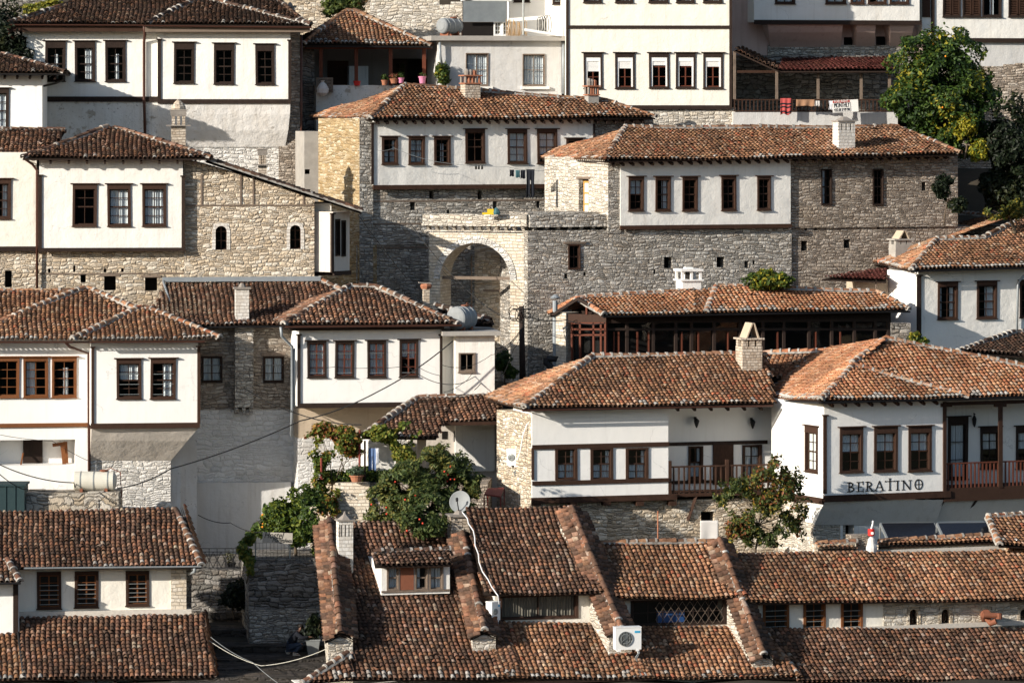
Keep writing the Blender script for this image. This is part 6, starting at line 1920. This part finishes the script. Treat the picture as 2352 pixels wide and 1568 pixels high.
def wire(name, pts, r, m, label, cat='cable', group=None, sag=0):
    """pts (x, y, Y)"""
    P = [pt(*p) for p in pts]
    if sag:
        Q = []
        for a, b in zip(P, P[1:]):
            for k in range(14):
                t = k / 14; Q.append(a.lerp(b, t) - Vector((0, 0, 4 * sag * t * (1 - t))))
        Q.append(P[-1]); P = Q
    o = P[0]
    mb = MB(); mb.tube([p - o for p in P], r, n=5)
    return solid(name, mb, m, Matrix.Translation(o), label, cat, group)
P = [FH.M @ FH.loc(x, y, o - .1) for x, y, o in ((1062, 1176, 6.7), (1072, 1190, 6.2), (1078, 1202, 5.9), (1086, 1218, 5.6), (1090, 1234, 5.2), (1093, 1252, 4.8), (1097, 1272, 4.3), (1101, 1290, 3.9), (1109, 1312, 3.3), (1119, 1330, 2.9), (1131, 1347, 2.5), (1144, 1368, 2.1), (1145, 1386, 2.2))]
mb = MB(); mb.tube([p - P[0] + Vector((.03 * math.sin(i * 2.3), 0, 0)) for i, p in enumerate(P)], .02, n=6)
solid('dish_cable', mb, 'cable_white', Matrix.Translation(P[0]), 'thick white cable snaking down the roof from the satellite dish', 'cable')
WG = 'dark cables strung between the houses'
wire('overhead_cable', [(0, 1067, -1.0), (170, 1108, 1.0), (175, 1110, 2.0)], .02, 'cable_black', 'dark cable from the left edge to the cream water tank', group=WG, sag=.15)
wire('overhead_cable', [(270, 1121, 1.5), (392, 1076, 1.8), (690, 966, 3.5), (870, 898, 4.0), (1040, 783, 4.6)], .024, 'cable_black', 'long dark cable rising across the white houses from the cream tank', group=WG, sag=.12)
wire('overhead_cable', [(560, 890, 4.5), (690, 952, 4.2), (830, 975, 2.6)], .02, 'cable_black', 'dark cable falling past the chimney breast to the porch roof', group=WG, sag=.1)
wire('overhead_cable', [(1205, 738, 8.8), (1100, 690, 9.5), (940, 510, 12.0)], .016, 'cable_black', 'thin cable from the utility pole up across the archway', group=WG, sag=.2)
wire('overhead_cable', [(1205, 742, 8.8), (1140, 800, 7.4), (1090, 895, 5.2)], .016, 'cable_black', 'thin cable from the utility pole down over the annex', group=WG, sag=.25)
wire('overhead_cable', [(822, 493, 10.2), (935, 640, 11.0)], .02, 'cable_black', 'dark cable hanging slantwise before the shaded rubble wall', group=WG, sag=.05)
wire('overhead_cable', [(1205, 750, 8.8), (1060, 880, 5.0), (930, 835, 4.6)], .014, 'cable_black', 'thin cable looping over the red-framed windows', group=WG, sag=.3)
wire('overhead_cable', [(1390, 742, 8.6), (1300, 735, 8.7), (1206, 725, 8.8)], .02, 'cable_black', 'short dark cable between the utility pole and the pavilion gable', group=WG, sag=.1)
wire('lane_cable', [(480, 1470, -7.0), (600, 1528, -8.2), (748, 1490, -9.6)], .010, 'tank_cream', 'pale cable slung low across the lane to the fire wall', group=None, sag=.1)
wire('lane_cable', [(484, 1462, -7.2), (580, 1520, -9.0), (690, 1600, -11)], .009, 'gutter_grey', 'thin pale cable slanting down the lane past the other one', sag=.08)
wire('overhead_cable', [(-5, 1085, -.8), (50, 1122, -.2), (172, 1128, 1.0)], .018, 'cable_black', 'lowest dark cable over the teal shed', group=WG, sag=.05)
wire('overhead_cable', [(455, 1182, 0), (530, 1200, .5), (602, 1222, -3.0)], .016, 'cable_black', 'thin dark cable across the grey terrace wall to the hostel sign', group=WG, sag=.1)
wire('window_line', [(866, 345, 16.9), (905, 340, 17.0), (1005, 372, 16.8), (1165, 383, 16.9), (1250, 392, 17.6)], .008, 'gutter_grey', 'thin washing line under the windows of the whitewashed house', sag=.06)
for k, (p, sg, lb) in enumerate((
    ([(1203, 745, 11.2), (1128, 815, 7.6), (1015, 838, 7.0)], .25, 'thin cable sagging from the utility pole to the white annex corner'),
    ([(1203, 740, 11.2), (1180, 800, 9.0), (1137, 885, 7.8)], .2, 'thin cable dropping steeply from the pole to the annex foot'),
    ([(960, 842, 6.5), (1010, 862, 6.9), (1012, 905, 7.0)], .05, 'short loose cable hanging by the last red-framed window'),
    ([(706, 845, 5.0), (770, 842, 5.2), (845, 845, 5.5), (918, 842, 5.8)], .03, 'thin cable running along under the red-framed windows'),
    ([(1085, 856, 6.2), (1062, 880, 6.1), (1020, 900, 6.0)], .06, 'loose cable under the grey annex window'),
    ([(1203, 735, 11.2), (1110, 700, 12.0), (1015, 620, 12.4)], .1, 'thin cable slanting up from the pole across the arch opening'),
    ([(0, 998, 3.0), (120, 1012, 3.2), (208, 1060, 3.4)], .04, 'thin cable across the recessed balcony'),
    ([(1350, 1160, 1.2), (1450, 1185, .8), (1530, 1200, .4)], .06, 'thin cable across the cream rubble under the banded house'))):
    inv = lambda Y: Y - 2.5 if Y >= 2.5 else Y
    wire('overhead_cable', [(x, y, inv(Y)) for x, y, Y in p], .010, 'cable_black', lb, group=WG, sag=sg)
# utility pole
o = pt(1201, 880, 8.8)
root = empty('utility_pole', Matrix.Translation(o), 'dark timber utility pole with tangled cables in front of the archway', 'utility pole')
mb = MB(); top = pt(1198, 703, 8.8) - o
mb.tube([(0, 0, -.5), top], [.13, .10], n=9); mb.build('pole', MAT['dark_wood'], root, smooth=True)
mb = MB()
for k in range(7):
    q = top + Vector((random.uniform(-.3, .3), -.15, random.uniform(-.5, .05))); r = random.uniform(.1, .26)
    mb.tube([q + Vector((r * math.cos(t), .05 * math.sin(3 * t), r * 1.3 * math.sin(t))) for t in [2 * math.pi * i / 12 for i in range(13)]], .014, n=5)
mb.bar(top + Vector((-.35, 0, -.12)), top + Vector((.35, 0, -.12)), .06, .06)
mb.build('cable_tangle', MAT['cable_black'], root)

# ---- B16 right front house
h = House('arched_niche_house', 'low front house on the right with arched stone niches below a long mottled tile roof', 'house', 2040, 1556, -6.6, 18)
h.plane([(1826, 1566, 0), (2460, 1552, 0), (2460, 1440, 2.7), (1742, 1443, 2.7)], 'old', 'lower_roof', sag=.1)
h.plane([(1712, 1382, 2.2), (2460, 1372, 2.2), (2460, 1258, 4.9), (1664, 1270, 4.9)], 'mid', 'upper_roof', sag=.1)
for x0, x1 in ((1752, 1812), (1845, 1896), (1931, 1981)):
    h.win(x0, 1380, x1, 1447, 'orange_wood', 2.8, 2, 3, None, li=.03, fw=.09, cap=False, bars=4, mid=False)
h.wall(1716, 1372, 2030, 1452, 'cream_plaster', 2.8, 2)
for x0, x1 in ((2089, 2108), (2162, 2182), (2254, 2273), (2343, 2362)): h.arch_win(x0, 1398, x1, 1434, 2.75, 'cream_rubble', sash=x0 < 2200, ring=.1)
h.wall(2030, 1372, 2460, 1452, 'pale_rubble', 2.75, 2, name='stone_wall')
h.wall(1700, 1436, 2460, 1446, 'mortar', 2.62, .3, name='mortar_strip')
mb = MB()
mb.tube([h.L(*p) for p in ((2262, 1420, 2.9), (2262, 1410, 2.3), (2266, 1409, 2.1))], .16, n=10); mb.tube([h.L(*p) for p in ((2258, 1412, 2.1), (2296, 1413, 2.0))], .10, n=10); mb.tube([h.L(2294, 1408, 2.0), h.L(2294, 1420, 2.0)], .12, n=10)
mb.tube([h.L(*p) for p in ((2268, 1420, 2.3), (2276, 1431, 2.1), (2288, 1426, 2.0))], .11, n=10)
mb.build('flue_pipe', MAT['rust'], h.root)
h.wall(1836, 1566, 2460, 1640, 'white_plaster', .6, 3, dz=2); h.band(1830, 1566, 2460, 1572, .1, 'dark_wood')

# ---- B18 left front house
h = House('left_front_house', 'low cream front house on the left with three barred windows between two tile roofs', 'house', 240, 1556, -9.4, 8)
h.plane([(50, 1556, 0), (493, 1552, 0), (462, 1408, 3.1), (44, 1412, 3.1)], 'old', 'lower_roof', white=.1, sag=.12)
h.plane([(493, 1552, 0), (497, 1540, 4.4), (470, 1405, 3.3), (462, 1408, 3.1)], 'mid', 'verge', sag=.0)
h.plane([(-60, 1560, .1), (56, 1556, .1), (42, 1452, 2.3), (-60, 1455, 2.3)], 'mid', 'side_roof', white=.5)
h.pipe([(42, 1452, 2.2), (55, 1556, 0)], 'black_iron', .05, 'valley_strip')
h.plane([(-160, 1302, 2.6), (462, 1298, 2.6), (402, 1166, 5.8), (-160, 1172, 5.8)], 'old', 'upper_roof', white=.1, sag=.14, caps=((1, 2),), cw=.9)
h.plane([(462, 1298, 2.6), (468, 1292, 6.0), (445, 1164, 5.9), (402, 1166, 5.8)], 'mid', 'verge', sag=.0)
h.plane([(-160, 1338, 1.7), (46, 1334, 1.7), (16, 1282, 3.0), (-160, 1284, 3.0)], 'old', 'side_roof', caps=((1, 2),), white=.5, cw=1.0)
for x0, x1, y0, y1 in ((85, 141, 1312, 1397), (171, 226, 1311, 1394), (289, 343, 1310, 1390)):
    h.win(x0, y0, x1, y1, 'brown_wood', 3.2, 2, 4, None, li=.10, fw=.09, cap=False, bars=5, mid=False, sm='orange_wood')
h.wall(-100, 1290, 393, 1420, 'cream_plaster', 3.2, 3); h.wall(393, 1290, 428, 1420, 'pale_ashlar', 3.15, 3, name='quoin_wall')
h.wall(-160, 1336, 44, 1460, 'white_plaster_clean', 2.25, 1.5); h.post(30, 1340, 42, 1455, 2.25, 'dark_wood', .05, False)
h.wall(38, 1402, 440, 1416, 'mortar', 3.05, .3, name='mortar_strip')
h.gutter((55, 1303, 2.5), (462, 1299, 2.5), 'zinc', .06); h.pipe([(447, 1303, 2.55), (447, 1312, 2.6), (434, 1318, 3.0)], 'zinc', .05)
h.gutter((-160, 1340, 1.6), (48, 1337, 1.6), 'black_iron', .06)
h.wall(60, 1562, 480, 1640, 'white_plaster', .6, 3, dz=2); h.rafters((60, 1560, .0), (470, 1556, .0), 9)
h.wall(60, 1190, 440, 1300, 'brown_rubble', 6.2, .8, dz=3, name='rear_wall')

# ---- lane: terraces, fence, sign
h = House('lane_terrace', 'shaded rough stone terrace wall beside the lane, behind the crouching person', 'terrace wall', 572, 1475, -2.6, 8)
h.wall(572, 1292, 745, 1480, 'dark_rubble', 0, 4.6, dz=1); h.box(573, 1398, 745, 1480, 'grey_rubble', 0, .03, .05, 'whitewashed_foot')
mb = MB()
for k in range(46):
    x = random.uniform(574, 742); q = h.L(x, 1292, random.uniform(.05, .5)); r = random.uniform(.07, .18)
    mb.box(q.x - r, q.x + r, q.y - r * .7, q.y + r * .7, q.z - .05, q.z + random.uniform(.05, .16), M=None)
mb.build('coping_stones', MAT['dark_rubble'], h.root)
h = House('upper_lane_wall', 'dark stone retaining wall under the iron fence at the head of the lane', 'wall', 500, 1400, -.4, 0)
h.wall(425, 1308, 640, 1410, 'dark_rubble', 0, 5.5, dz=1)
f = frm(465, 1310, -.3)
root = empty('iron_fence', f.M, 'thin black iron fence of diamond patterns in front of the grey terrace wall', 'fence')
a = f.loc(462, 1259); b = f.loc(572, 1306)
mb = MB()
for z in (b.z + .05, a.z, a.z - .12): mb.bar((a.x, 0, z), (b.x, 0, z), .03, .03)
n = 6
for k in range(n + 1): q = a.x + (b.x - a.x) * k / n; mb.bar((q, 0, b.z), (q, 0, a.z), .028, .028)
mb.build('rails', MAT['black_iron'], root)
mb = MB(); zm = (a.z + b.z - .08) / 2
for k in range(n):
    p, q = a.x + (b.x - a.x) * k / n, a.x + (b.x - a.x) * (k + 1) / n; m = (p + q) / 2
    for s in (((p, zm), (m, a.z - .12)), ((m, a.z - .12), (q, zm)), ((p, zm), (m, b.z + .05)), ((m, b.z + .05), (q, zm)), ((m - .12, zm), (m, zm + .3)), ((m, zm + .3), (m + .12, zm)), ((m - .12, zm), (m, zm - .3)), ((m, zm - .3), (m + .12, zm))):
        mb.bar((s[0][0], 0, s[0][1]), (s[1][0], 0, s[1][1]), .016, .016)
mb.build('diamond_pattern', MAT['black_iron'], root)
pot(529, 1311, .2, .2, .32, 'black_iron', 'dark round pot with thin grasses behind the iron fence', [((.08, .09, .04), 2), ((.14, .12, .06), 1)], 120, 'terrace pots', .3)
pot(819, 1106, 1.0, .26, .24, 'terracotta', 'wide terracotta bowl with a grey-green plant on the terrace wall corner', [((.10, .14, .09), 2), ((.06, .09, .05), 2)], 420, 'terrace pots', .22)
# wire fence and sign on the terrace
f = frm(600, 1290, -2.2)
root = empty('wire_fence', f.M, 'thin wire garden fence with pale posts on top of the stone terrace', 'fence')
mb = MB()
for x in (587, 666, 726): a = f.loc(x, 1230); b = f.loc(x, 1294); mb.bar((a.x, 0, b.z), (a.x, 0, a.z), .05, .05)
mb.build('fence_post', MAT['gutter_grey'], root)
mb = MB(); a = f.loc(587, 1246); b = f.loc(742, 1292)
q = a.x
while q < b.x: mb.bar((q, 0, b.z), (q, 0, a.z), .010, .010); q += .13
for k in range(5): z = b.z + (a.z - b.z) * k / 4; mb.bar((a.x, 0, z), (b.x, 0, z), .010, .010)
mb.build('wire_mesh', MAT['black_iron'], root)
root = empty('hostel_sign', frm(637, 1247, -2.4).M @ Matrix.Rotation(R(-2), 4, 'Y').inverted(), 'weathered grey board sign with handwritten black lettering on the garden fence', 'sign')
k = (DIST - 3.75) / FO; wd, hh = 70 * k, 25 * k
mb = MB(); mb.box(-wd / 2, wd / 2, -.02, .02, 0, hh)
mb.build('board', MAT['board_grey'], root)
for s, sz, tw, dx, z in (('Hostel', .34, .66, -.14, hh * .46), ('Mangalem', .22, .64, .14, hh * .10)):
    o, w = lettering(s, sz, 'ink', root, Matrix.Identity(4), .35)
    kk = wd * tw / w; o.matrix_local = Matrix.Translation((dx * wd, -.026, z)) @ Matrix.Rotation(R(90), 4, 'X') @ Matrix.Diagonal((kk, 1.0, 1, 1))
# planter by the person
PYY = -3.6
zg = pt(680, 1503, PYY).z
o = Vector((pt(719, 1500, PYY).x, terr(PYY) + .1, zg))
root = empty('tall_planter', Matrix.Translation(o), 'tapered pale planter with a dark bushy plant beside the crouching person', 'planter')
mb = MB(); mb.hexa([(-.17,-.17,0),(.17,-.17,0),(.17,.17,0),(-.17,.17,0),(-.24,-.24,.5),(.24,-.24,.5),(.24,.24,.5),(-.24,.24,.5)]); mb.box(-.26, .26, -.26, .26, .5, .55); mb.build('pot', MAT['gutter_grey'], root)
mb = MB()
for k in range(6): limb(mb, (0, 0, .5), (random.uniform(-.3, .3), random.uniform(-.25, .25), random.uniform(.9, 1.25)), .015, .006)
mb.build('stem', MAT['bark'], root)
crown('foliage', [(0, 0, .85, .36, .34, .38), (.05, 0, 1.15, .28, .25, .3)], 700, .10, SHADEB, root, seed=9)
# person crouching
def person():
    o = Vector((pt(680, 1500, PYY).x, terr(PYY), zg))
    root = empty('person', Matrix.Translation(o), 'person crouching in the lane in dark jacket and jeans, reaching to a planter', 'person')
    def skin(name, joints, edges, m, sub=2):
        me = bpy.data.meshes.new(name)
        me.from_pydata([j[0] for j in joints], edges, [])
        me.materials.append(MAT[m])
        ob = link(name, me, root)
        md = ob.modifiers.new('skin', 'SKIN')
        for i, j in enumerate(joints):
            r = j[1] if isinstance(j[1], tuple) else (j[1], j[1])
            me.skin_vertices[0].data[i].radius = r
        me.skin_vertices[0].data[0].use_root = True
        md.use_smooth_shade = True
        s = ob.modifiers.new('sub', 'SUBSURF'); s.levels = sub; s.render_levels = sub
        return ob
    # x right, y away, z up; the figure faces right, hips low over the heels
    J = [((-.20, 0, .33), (.17, .15)),        # 0 pelvis
         ((-.13, 0, .50), (.15, .14)), ((-.01, 0, .69), (.17, .16)), ((.07, 0, .80), (.08, .08)), ((.115, 0, .865), .056), ((.16, -.0, .945), (.096, .086)), ((.185, 0, 1.02), (.088, .082)),   # 1-6 spine neck head
         ((.03, -.17, .75), .072), ((.24, -.24, .61), .052), ((.45, -.15, .64), .040), ((.53, -.12, .645), (.034, .022)),    # 7-10 near arm
         ((.03, .17, .75), .072), ((.24, .23, .64), .052), ((.45, .15, .68), .040), ((.53, .13, .69), (.034, .022)),      # 11-14 far arm
         ((-.17, -.11, .30), .105), ((.22, -.20, .40), .075), ((-.04, -.17, .10), .052), ((-.06, -.17, .05), .045), ((.12, -.19, .035), .04),   # 15-19 near leg, knee up
         ((-.17, .11, .30), .105), ((.20, .18, .20), .075), ((-.20, .15, .10), .052), ((-.30, .15, .10), .045), ((-.26, .16, .03), .04)]      # 20-24 far leg, kneeling
    E = [(0,1),(1,2),(2,3),(3,4),(4,5),(5,6),(2,7),(7,8),(8,9),(9,10),(2,11),(11,12),(12,13),(13,14),(0,15),(15,16),(16,17),(17,18),(18,19),(0,20),(20,21),(21,22),(22,23),(23,24)]
    # fingers: four unequal and a thumb on each hand, curled towards the plant
    for (w, sgn) in ((10, -1), (14, 1)):
        c = Vector(J[w][0])
        for k, (ln, dy) in enumerate(((.070, -.030), (.082, -.010), (.076, .011), (.058, .030))):
            a = len(J); J.append(((c + Vector((.035, dy, -.004))).to_tuple(), .0095)); J.append(((c + Vector((.035 + ln * .55, dy * 1.1, -.012))).to_tuple(), .0088)); J.append(((c + Vector((.035 + ln * .85, dy * 1.1, -.042))).to_tuple(), .0078))
            E += [(w, a), (a, a + 1), (a + 1, a + 2)]
        a = len(J); J.append(((c + Vector((-.01, -sgn * .040, .006))).to_tuple(), .0105)); J.append(((c + Vector((.03, -sgn * .055, -.012))).to_tuple(), .009))
        E += [(w, a), (a, a + 1)]
    body = skin('body', J, E, 'skin', 2)
    jk = [(J[i][0], (J[i][1][0] + .028, J[i][1][1] + .028) if isinstance(J[i][1], tuple) else J[i][1] + .022) for i in (0, 1, 2, 3, 7, 8, 9, 11, 12, 13)]
    jk[0] = ((-.19, 0, .37), (.185, .17)); jk[3] = ((.06, 0, .78), (.10, .10))
    skin('jacket', jk, [(0,1),(1,2),(2,3),(2,4),(4,5),(5,6),(2,7),(7,8),(8,9)], 'dark_cloth', 2)
    tr = [(J[i][0], (J[i][1][0] + .02, J[i][1][1] + .02) if isinstance(J[i][1], tuple) else J[i][1] + .018) for i in (0, 15, 16, 17, 20, 21, 22)]
    skin('trousers', tr, [(0,1),(1,2),(2,3),(0,4),(4,5),(5,6)], 'dark_denim', 2)
    for q, r in (((-.04, -.17, .05), 0), ((-.28, .15, .06), 1)):
        mb = MB(); 
        if r == 0: mb.hexa([(q[0]-.07,q[1]-.05,0),(q[0]+.2,q[1]-.05,0),(q[0]+.2,q[1]+.05,0),(q[0]-.07,q[1]+.05,0),(q[0]-.06,q[1]-.045,.11),(q[0]+.12,q[1]-.045,.08),(q[0]+.12,q[1]+.045,.08),(q[0]-.06,q[1]+.045,.11)])
        else: mb.hexa([(q[0]-.1,q[1]-.05,.10),(q[0]-.06,q[1]-.05,-.02 + .03),(q[0]+.03,q[1]-.05,.0),(q[0]+.08,q[1]-.05,.06),(q[0]-.1,q[1]+.05,.14),(q[0]-.06,q[1]+.05,.01),(q[0]+.03,q[1]+.05,.0),(q[0]+.08,q[1]+.05,.12)])
        mb.build('shoe', MAT['board_grey'], root)
    # hair cap and face
    mb = MB(); c = Vector((.165, 0, .985))
    mb.lathe([(.10, -.03), (.108, .02), (.10, .06), (.07, .095), (.004, .11)], c + Vector((-.012, 0, .0)), 12); mb.build('hair', MAT['hair'], root, smooth=True)
    mb = MB(); hd = Vector((.17, 0, .955))
    mb.lathe([(.004, -.012), (.013, -.004), (.013, .006), (.004, .012)], hd + Vector((.092, -.032, .012)), 8); mb.lathe([(.004, -.012), (.013, -.004), (.013, .006), (.004, .012)], hd + Vector((.092, .032, .012)), 8); mb.build('eye', MAT['ink'], root)
    mb = MB(); mb.hexa([hd + Vector(p) for p in ((.085,-.014,-.035),(.118,-.012,-.03),(.118,.012,-.03),(.085,.014,-.035),(.085,-.008,.02),(.096,-.006,.02),(.096,.006,.02),(.085,.008,.02))]); mb.build('nose', MAT['skin'], root)
    for s in (-1, 1):
        mb = MB(); mb.lathe([(.01, -.028), (.022, -.01), (.024, .014), (.010, .028)], hd + Vector((-.004, s * .094, .0)), 8); mb.build('ear', MAT['skin'], root)
    mb = MB(); mb.bar(hd + Vector((.094, -.024, -.058)), hd + Vector((.094, .024, -.058)), .010, .010); mb.build('mouth', MAT['red_metal'], root)
person()

# ================================================================== plants
plant('orange_tree', 'large dense orange tree with ripe fruit beside the red porch', 'tree', 2150, 372, 22.6,
      [(2120, 150, 0, 80, 85, 1.6), (2190, 130, .2, 72, 70, 1.4), (2095, 225, -.3, 72, 60, 1.4), (2190, 230, -.4, 100, 85, 1.7), (2170, 310, -.3, 85, 60, 1.4), (2240, 200, .3, 52, 60, 1.2), (2160, 95, .1, 42, 40, .9), (2235, 310, 0, 45, 55, 1.0)], 15000, .17, ORANGET, fruit=('orange_fruit', 7, .04, 'orange'), seed=4, tr=.16, thr=-.45, freq=2.6)
plant('yellow_bough', 'yellowing bush at the foot of the orange tree', 'bush', 2215, 350, 21.2, [(2222, 285, 0, 24, 30, .5), (2250, 345, 0, 26, 28, .5), (2205, 300, 0, 16, 22, .4)], 1500, .15, [((.30, .26, .02), 3), ((.16, .18, .02), 3), ((.07, .12, .02), 2)], seed=8, tr=.05)
plant('shade_bush', 'tangled bush at the right edge, leaves darkened for shade', 'bush', 2320, 470, 21.5, [(2320, 330, 0, 60, 110, 1.3), (2300, 430, -.2, 60, 55, 1.0), (2345, 420, -.5, 40, 60, .9)], 6500, .18, SHADEB, seed=5, thr=-.6)
plant('corner_bush', 'small yellow-green bush behind the ridge of the corner house', 'bush', 2332, 520, 17.6, [(2332, 480, 0, 22, 24, .5), (2290, 488, 0, 34, 18, .5)], 1100, .14, [((.05, .07, .015), 3), ((.16, .14, .02), 2), ((.26, .20, .03), 1)], seed=6)
plant('wall_ivy', 'patch of dark ivy on the shaded stone wall right of the tall windows', 'ivy', 2168, 500, 15.0, [(2163, 430, 0, 22, 32, .25), (2180, 412, 0, 18, 14, .2), (2200, 470, 0, 26, 20, .25)], 1100, .14, SHADEB, seed=7, tr=.03)
plant('yard_bush', 'green bush showing above the ridge of the pavilion', 'bush', 1765, 690, 12.6, [(1745, 645, 0, 40, 24, .8), (1790, 645, 0, 34, 20, .7), (1760, 630, .2, 22, 14, .6)], 2200, .14, GREEN, seed=11, tr=.07)
plant('vine', 'autumn vine with green, yellow and rusty leaves over the garden posts', 'vine', 770, 1180, 1.6,
      [(740, 1000, 0, 36, 34, .5), (790, 1010, -.2, 46, 36, .6), (735, 1045, 0, 28, 40, .4), (800, 1040, 0, 34, 22, .5), (738, 1110, -.3, 22, 32, .35), (755, 1150, -.7, 30, 40, .4)], 2900, .17, VINE, seed=12, tr=.05, thr=-.25, freq=3.2, elong=1.2)
plant('vine', 'greener vine hanging along the front of the porch roof', 'vine', 912, 1100, 1.4,
      [(880, 995, 0, 40, 22, .45), (925, 1000, 0, 44, 32, .5), (930, 1040, -.1, 28, 40, .4)], 2300, .17, [((.07, .11, .02), 3), ((.13, .16, .025), 3), ((.22, .20, .03), 2)], seed=13, tr=.04, thr=-.3, freq=3.0, elong=1.2)
plant('pomegranate_tree', 'big bushy pomegranate tree with red fruit growing over the lower roof', 'tree', 985, 1225, -1.6,
      [(1010, 1070, 0, 62, 56, 1.0), (940, 1110, -.2, 80, 56, 1.1), (1050, 1110, 0, 60, 60, 1.0), (900, 1160, -.5, 62, 56, .9), (990, 1160, -1.0, 84, 52, 1.0), (970, 1200, -2.3, 60, 34, .7), (1060, 1160, -.4, 44, 40, .8)], 13500, .125, POMEG, fruit=('red_fruit', 20, .038, 'pomegranate'), seed=14, tr=.12, thr=-.25, freq=3.4, elong=2.0)
plant('small_orange_tree', 'small orange tree with a few oranges behind the hostel sign', 'tree', 680, 1290, -1.0,
      [(690, 1150, 0, 50, 36, .8), (640, 1180, 0, 42, 40, .8), (715, 1190, -.2, 46, 46, .8), (606, 1205, .6, 30, 26, .5), (680, 1225, -.2, 56, 28, .8), (735, 1245, 0, 20, 40, .5)], 6500, .14, GREEN[:4], fruit=('orange_fruit', 7, .04, 'orange'), seed=15, tr=.08, thr=-.3, freq=2.8)
plant('climbing_rose', 'straggly climbing rose with yellowing leaves before the timber balcony', 'rose bush', 1730, 1268, -1.0,
      [(1700, 1130, 0, 40, 40, .6), (1745, 1120, 0, 40, 50, .7), (1790, 1080, .1, 32, 30, .5), (1725, 1190, 0, 60, 44, .7), (1790, 1150, 0, 44, 50, .6), (1700, 1230, 0, 34, 30, .5), (1830, 1180, .3, 36, 56, .4), (1780, 1222, 0, 50, 36, .5), (1660, 1130, .1, 26, 40, .4), (1815, 1110, .3, 34, 44, .4), (1690, 1245, 0, 40, 26, .5), (1780, 1060, .1, 18, 26, .3)], 4600, .13, [((.04, .06, .015), 3), ((.07, .09, .02), 3), ((.16, .14, .03), 1.6), ((.30, .22, .03), .8), ((.22, .08, .03), .5)], seed=16, tr=.045, thr=-.15, freq=3.4)
plant('terrace_shrub', 'low green shrubs lining the back of the vine terrace', 'shrub', 800, 1110, 1.9, [(770, 1095, 0, 50, 18, .5), (830, 1090, 0, 44, 20, .5), (890, 1095, 0, 50, 18, .5)], 2200, .12, GREEN, seed=17, tr=.03)
plant('lane_vine', 'thin vine hanging over the corner of the lane terrace wall', 'vine', 566, 1320, -2.6, [(558, 1262, 0, 13, 26, .3), (572, 1292, 0, 14, 34, .3), (574, 1236, .2, 14, 18, .3)], 1000, .16, VINE[:3], seed=18, tr=.03, thr=-.1, elong=1.2)
plant('lane_shrub', 'dark shrub growing at the foot of the lane wall', 'shrub', 540, 1400, -1.2, [(545, 1365, 0, 34, 34, .5), (520, 1385, 0, 22, 18, .4)], 1200, .13, SHADEB, seed=19, tr=.03)
plant('arch_bush', 'dark green weeds below the archway beside the annex', 'bush', 1158, 870, 9.6, [(1155, 832, 0, 22, 26, .5), (1170, 855, 0, 20, 16, .4)], 900, .13, GREEN[:3], seed=20, tr=.03)
plant('hill_shrub', 'green shrub growing on the hillside wall above the porch roof', 'shrub', 790, 40, 29.6, [(775, 10, 0, 38, 26, .7), (815, 5, 0, 30, 24, .6), (760, 28, 0, 24, 14, .4)], 1900, .14, [((.06, .09, .02), 3), ((.12, .14, .03), 2), ((.20, .12, .05), 1)], seed=21)
plant('corner_thicket', 'dark thicket with yellow tips at the upper left corner', 'bush', 20, 180, 23.5, [(10, 70, 0, 60, 70, 1.2), (50, 130, -.2, 30, 40, .7), (0, 130, 0, 50, 40, 1.0)], 3600, .17, SHADEB, seed=22)
plant('yellow_creeper', 'yellow-green creeper on the wall behind the mansion ridge', 'creeper', 90, 60, 28.0, [(85, 22, 0, 48, 16, .5), (60, 40, 0, 34, 16, .5), (120, 10, 0, 24, 12, .4)], 1300, .15, [((.10, .12, .02), 2), ((.26, .24, .03), 3)], seed=23)
plant('corner_weed', 'small green weed by the post of the right-hand white house', 'weed', 2105, 795, 8.2, [(2100, 775, 0, 16, 14, .3), (2120, 785, 0, 14, 12, .3)], 400, .12, GREEN, seed=24, tr=.02)
# posts carrying the vine, trousers on the line
VP = 'garden posts under the vine'
for k, (x, y0, y1, m, lb) in enumerate(((826, 985, 1105, 'red_metal', 'thin red metal post standing at the terrace corner under the vine'), (738, 1050, 1100, 'red_metal', 'short red metal post at the outer end of the vine'), (838, 1010, 1105, 'dark_wood', 'dark timber post close beside the blue trousers'))):
    o = pt(x, y1, 1.25); mb = MB(); mb.tube([(0, 0, 0), (0, 0, (y1 - y0) * (DIST + 1.25) / FO)], .04, n=8); mb.box(-.07, .07, -.07, .07, 0, .02)
    solid('garden_post', mb, m, Matrix.Translation(o), lb, 'post', VP)
cloth('blue_trousers', 846, 1029, 864, 1079, 1.35, 'denim', 'faded blue trousers hanging beside the vine', 'trousers', legs=True)
cloth('grey_shirt', 863, 1029, 870, 1066, 1.3, 'lace', 'narrow grey garment hanging beside the blue trousers', 'garment', taper=.3)
cloth('white_towel', 1608, 1195, 1650, 1245, 1.2, 'white_cloth', 'pale towel hanging on the cream stone wall below the balcony', 'towel', amp=.02, frq=7)
mb = MB(); mb.tube([(0, 0, 0), (0, 0, 1.1)], .025, n=6); mb.box(-.05, .05, -.05, .05, 0, .02)
solid('rusty_rod', mb, 'terracotta', Matrix.Translation(pt(1511, 1245, -3.6)), 'thin rusty rod standing up from the tiled ridge', 'rod')
mb = MB(); mb.box(-.3, .3, 0, .2, 0, .08); mb.box(-.1, .15, .02, .16, .08, .22)
solid('yellow_rag', mb, 'yellow_cloth', Matrix.Translation(pt(1125, 493, 13.0)), 'yellow rag left on top of the archway', 'rag')
mb = MB(); mb.lathe([(.14, 0), (.16, .08), (.10, .2), (.03, .28)], n=8)
solid('teal_cloth', mb, 'teal_paint', Matrix.Translation(pt(1140, 493, 13.1)), 'teal cloth bundle on top of the archway', 'cloth')
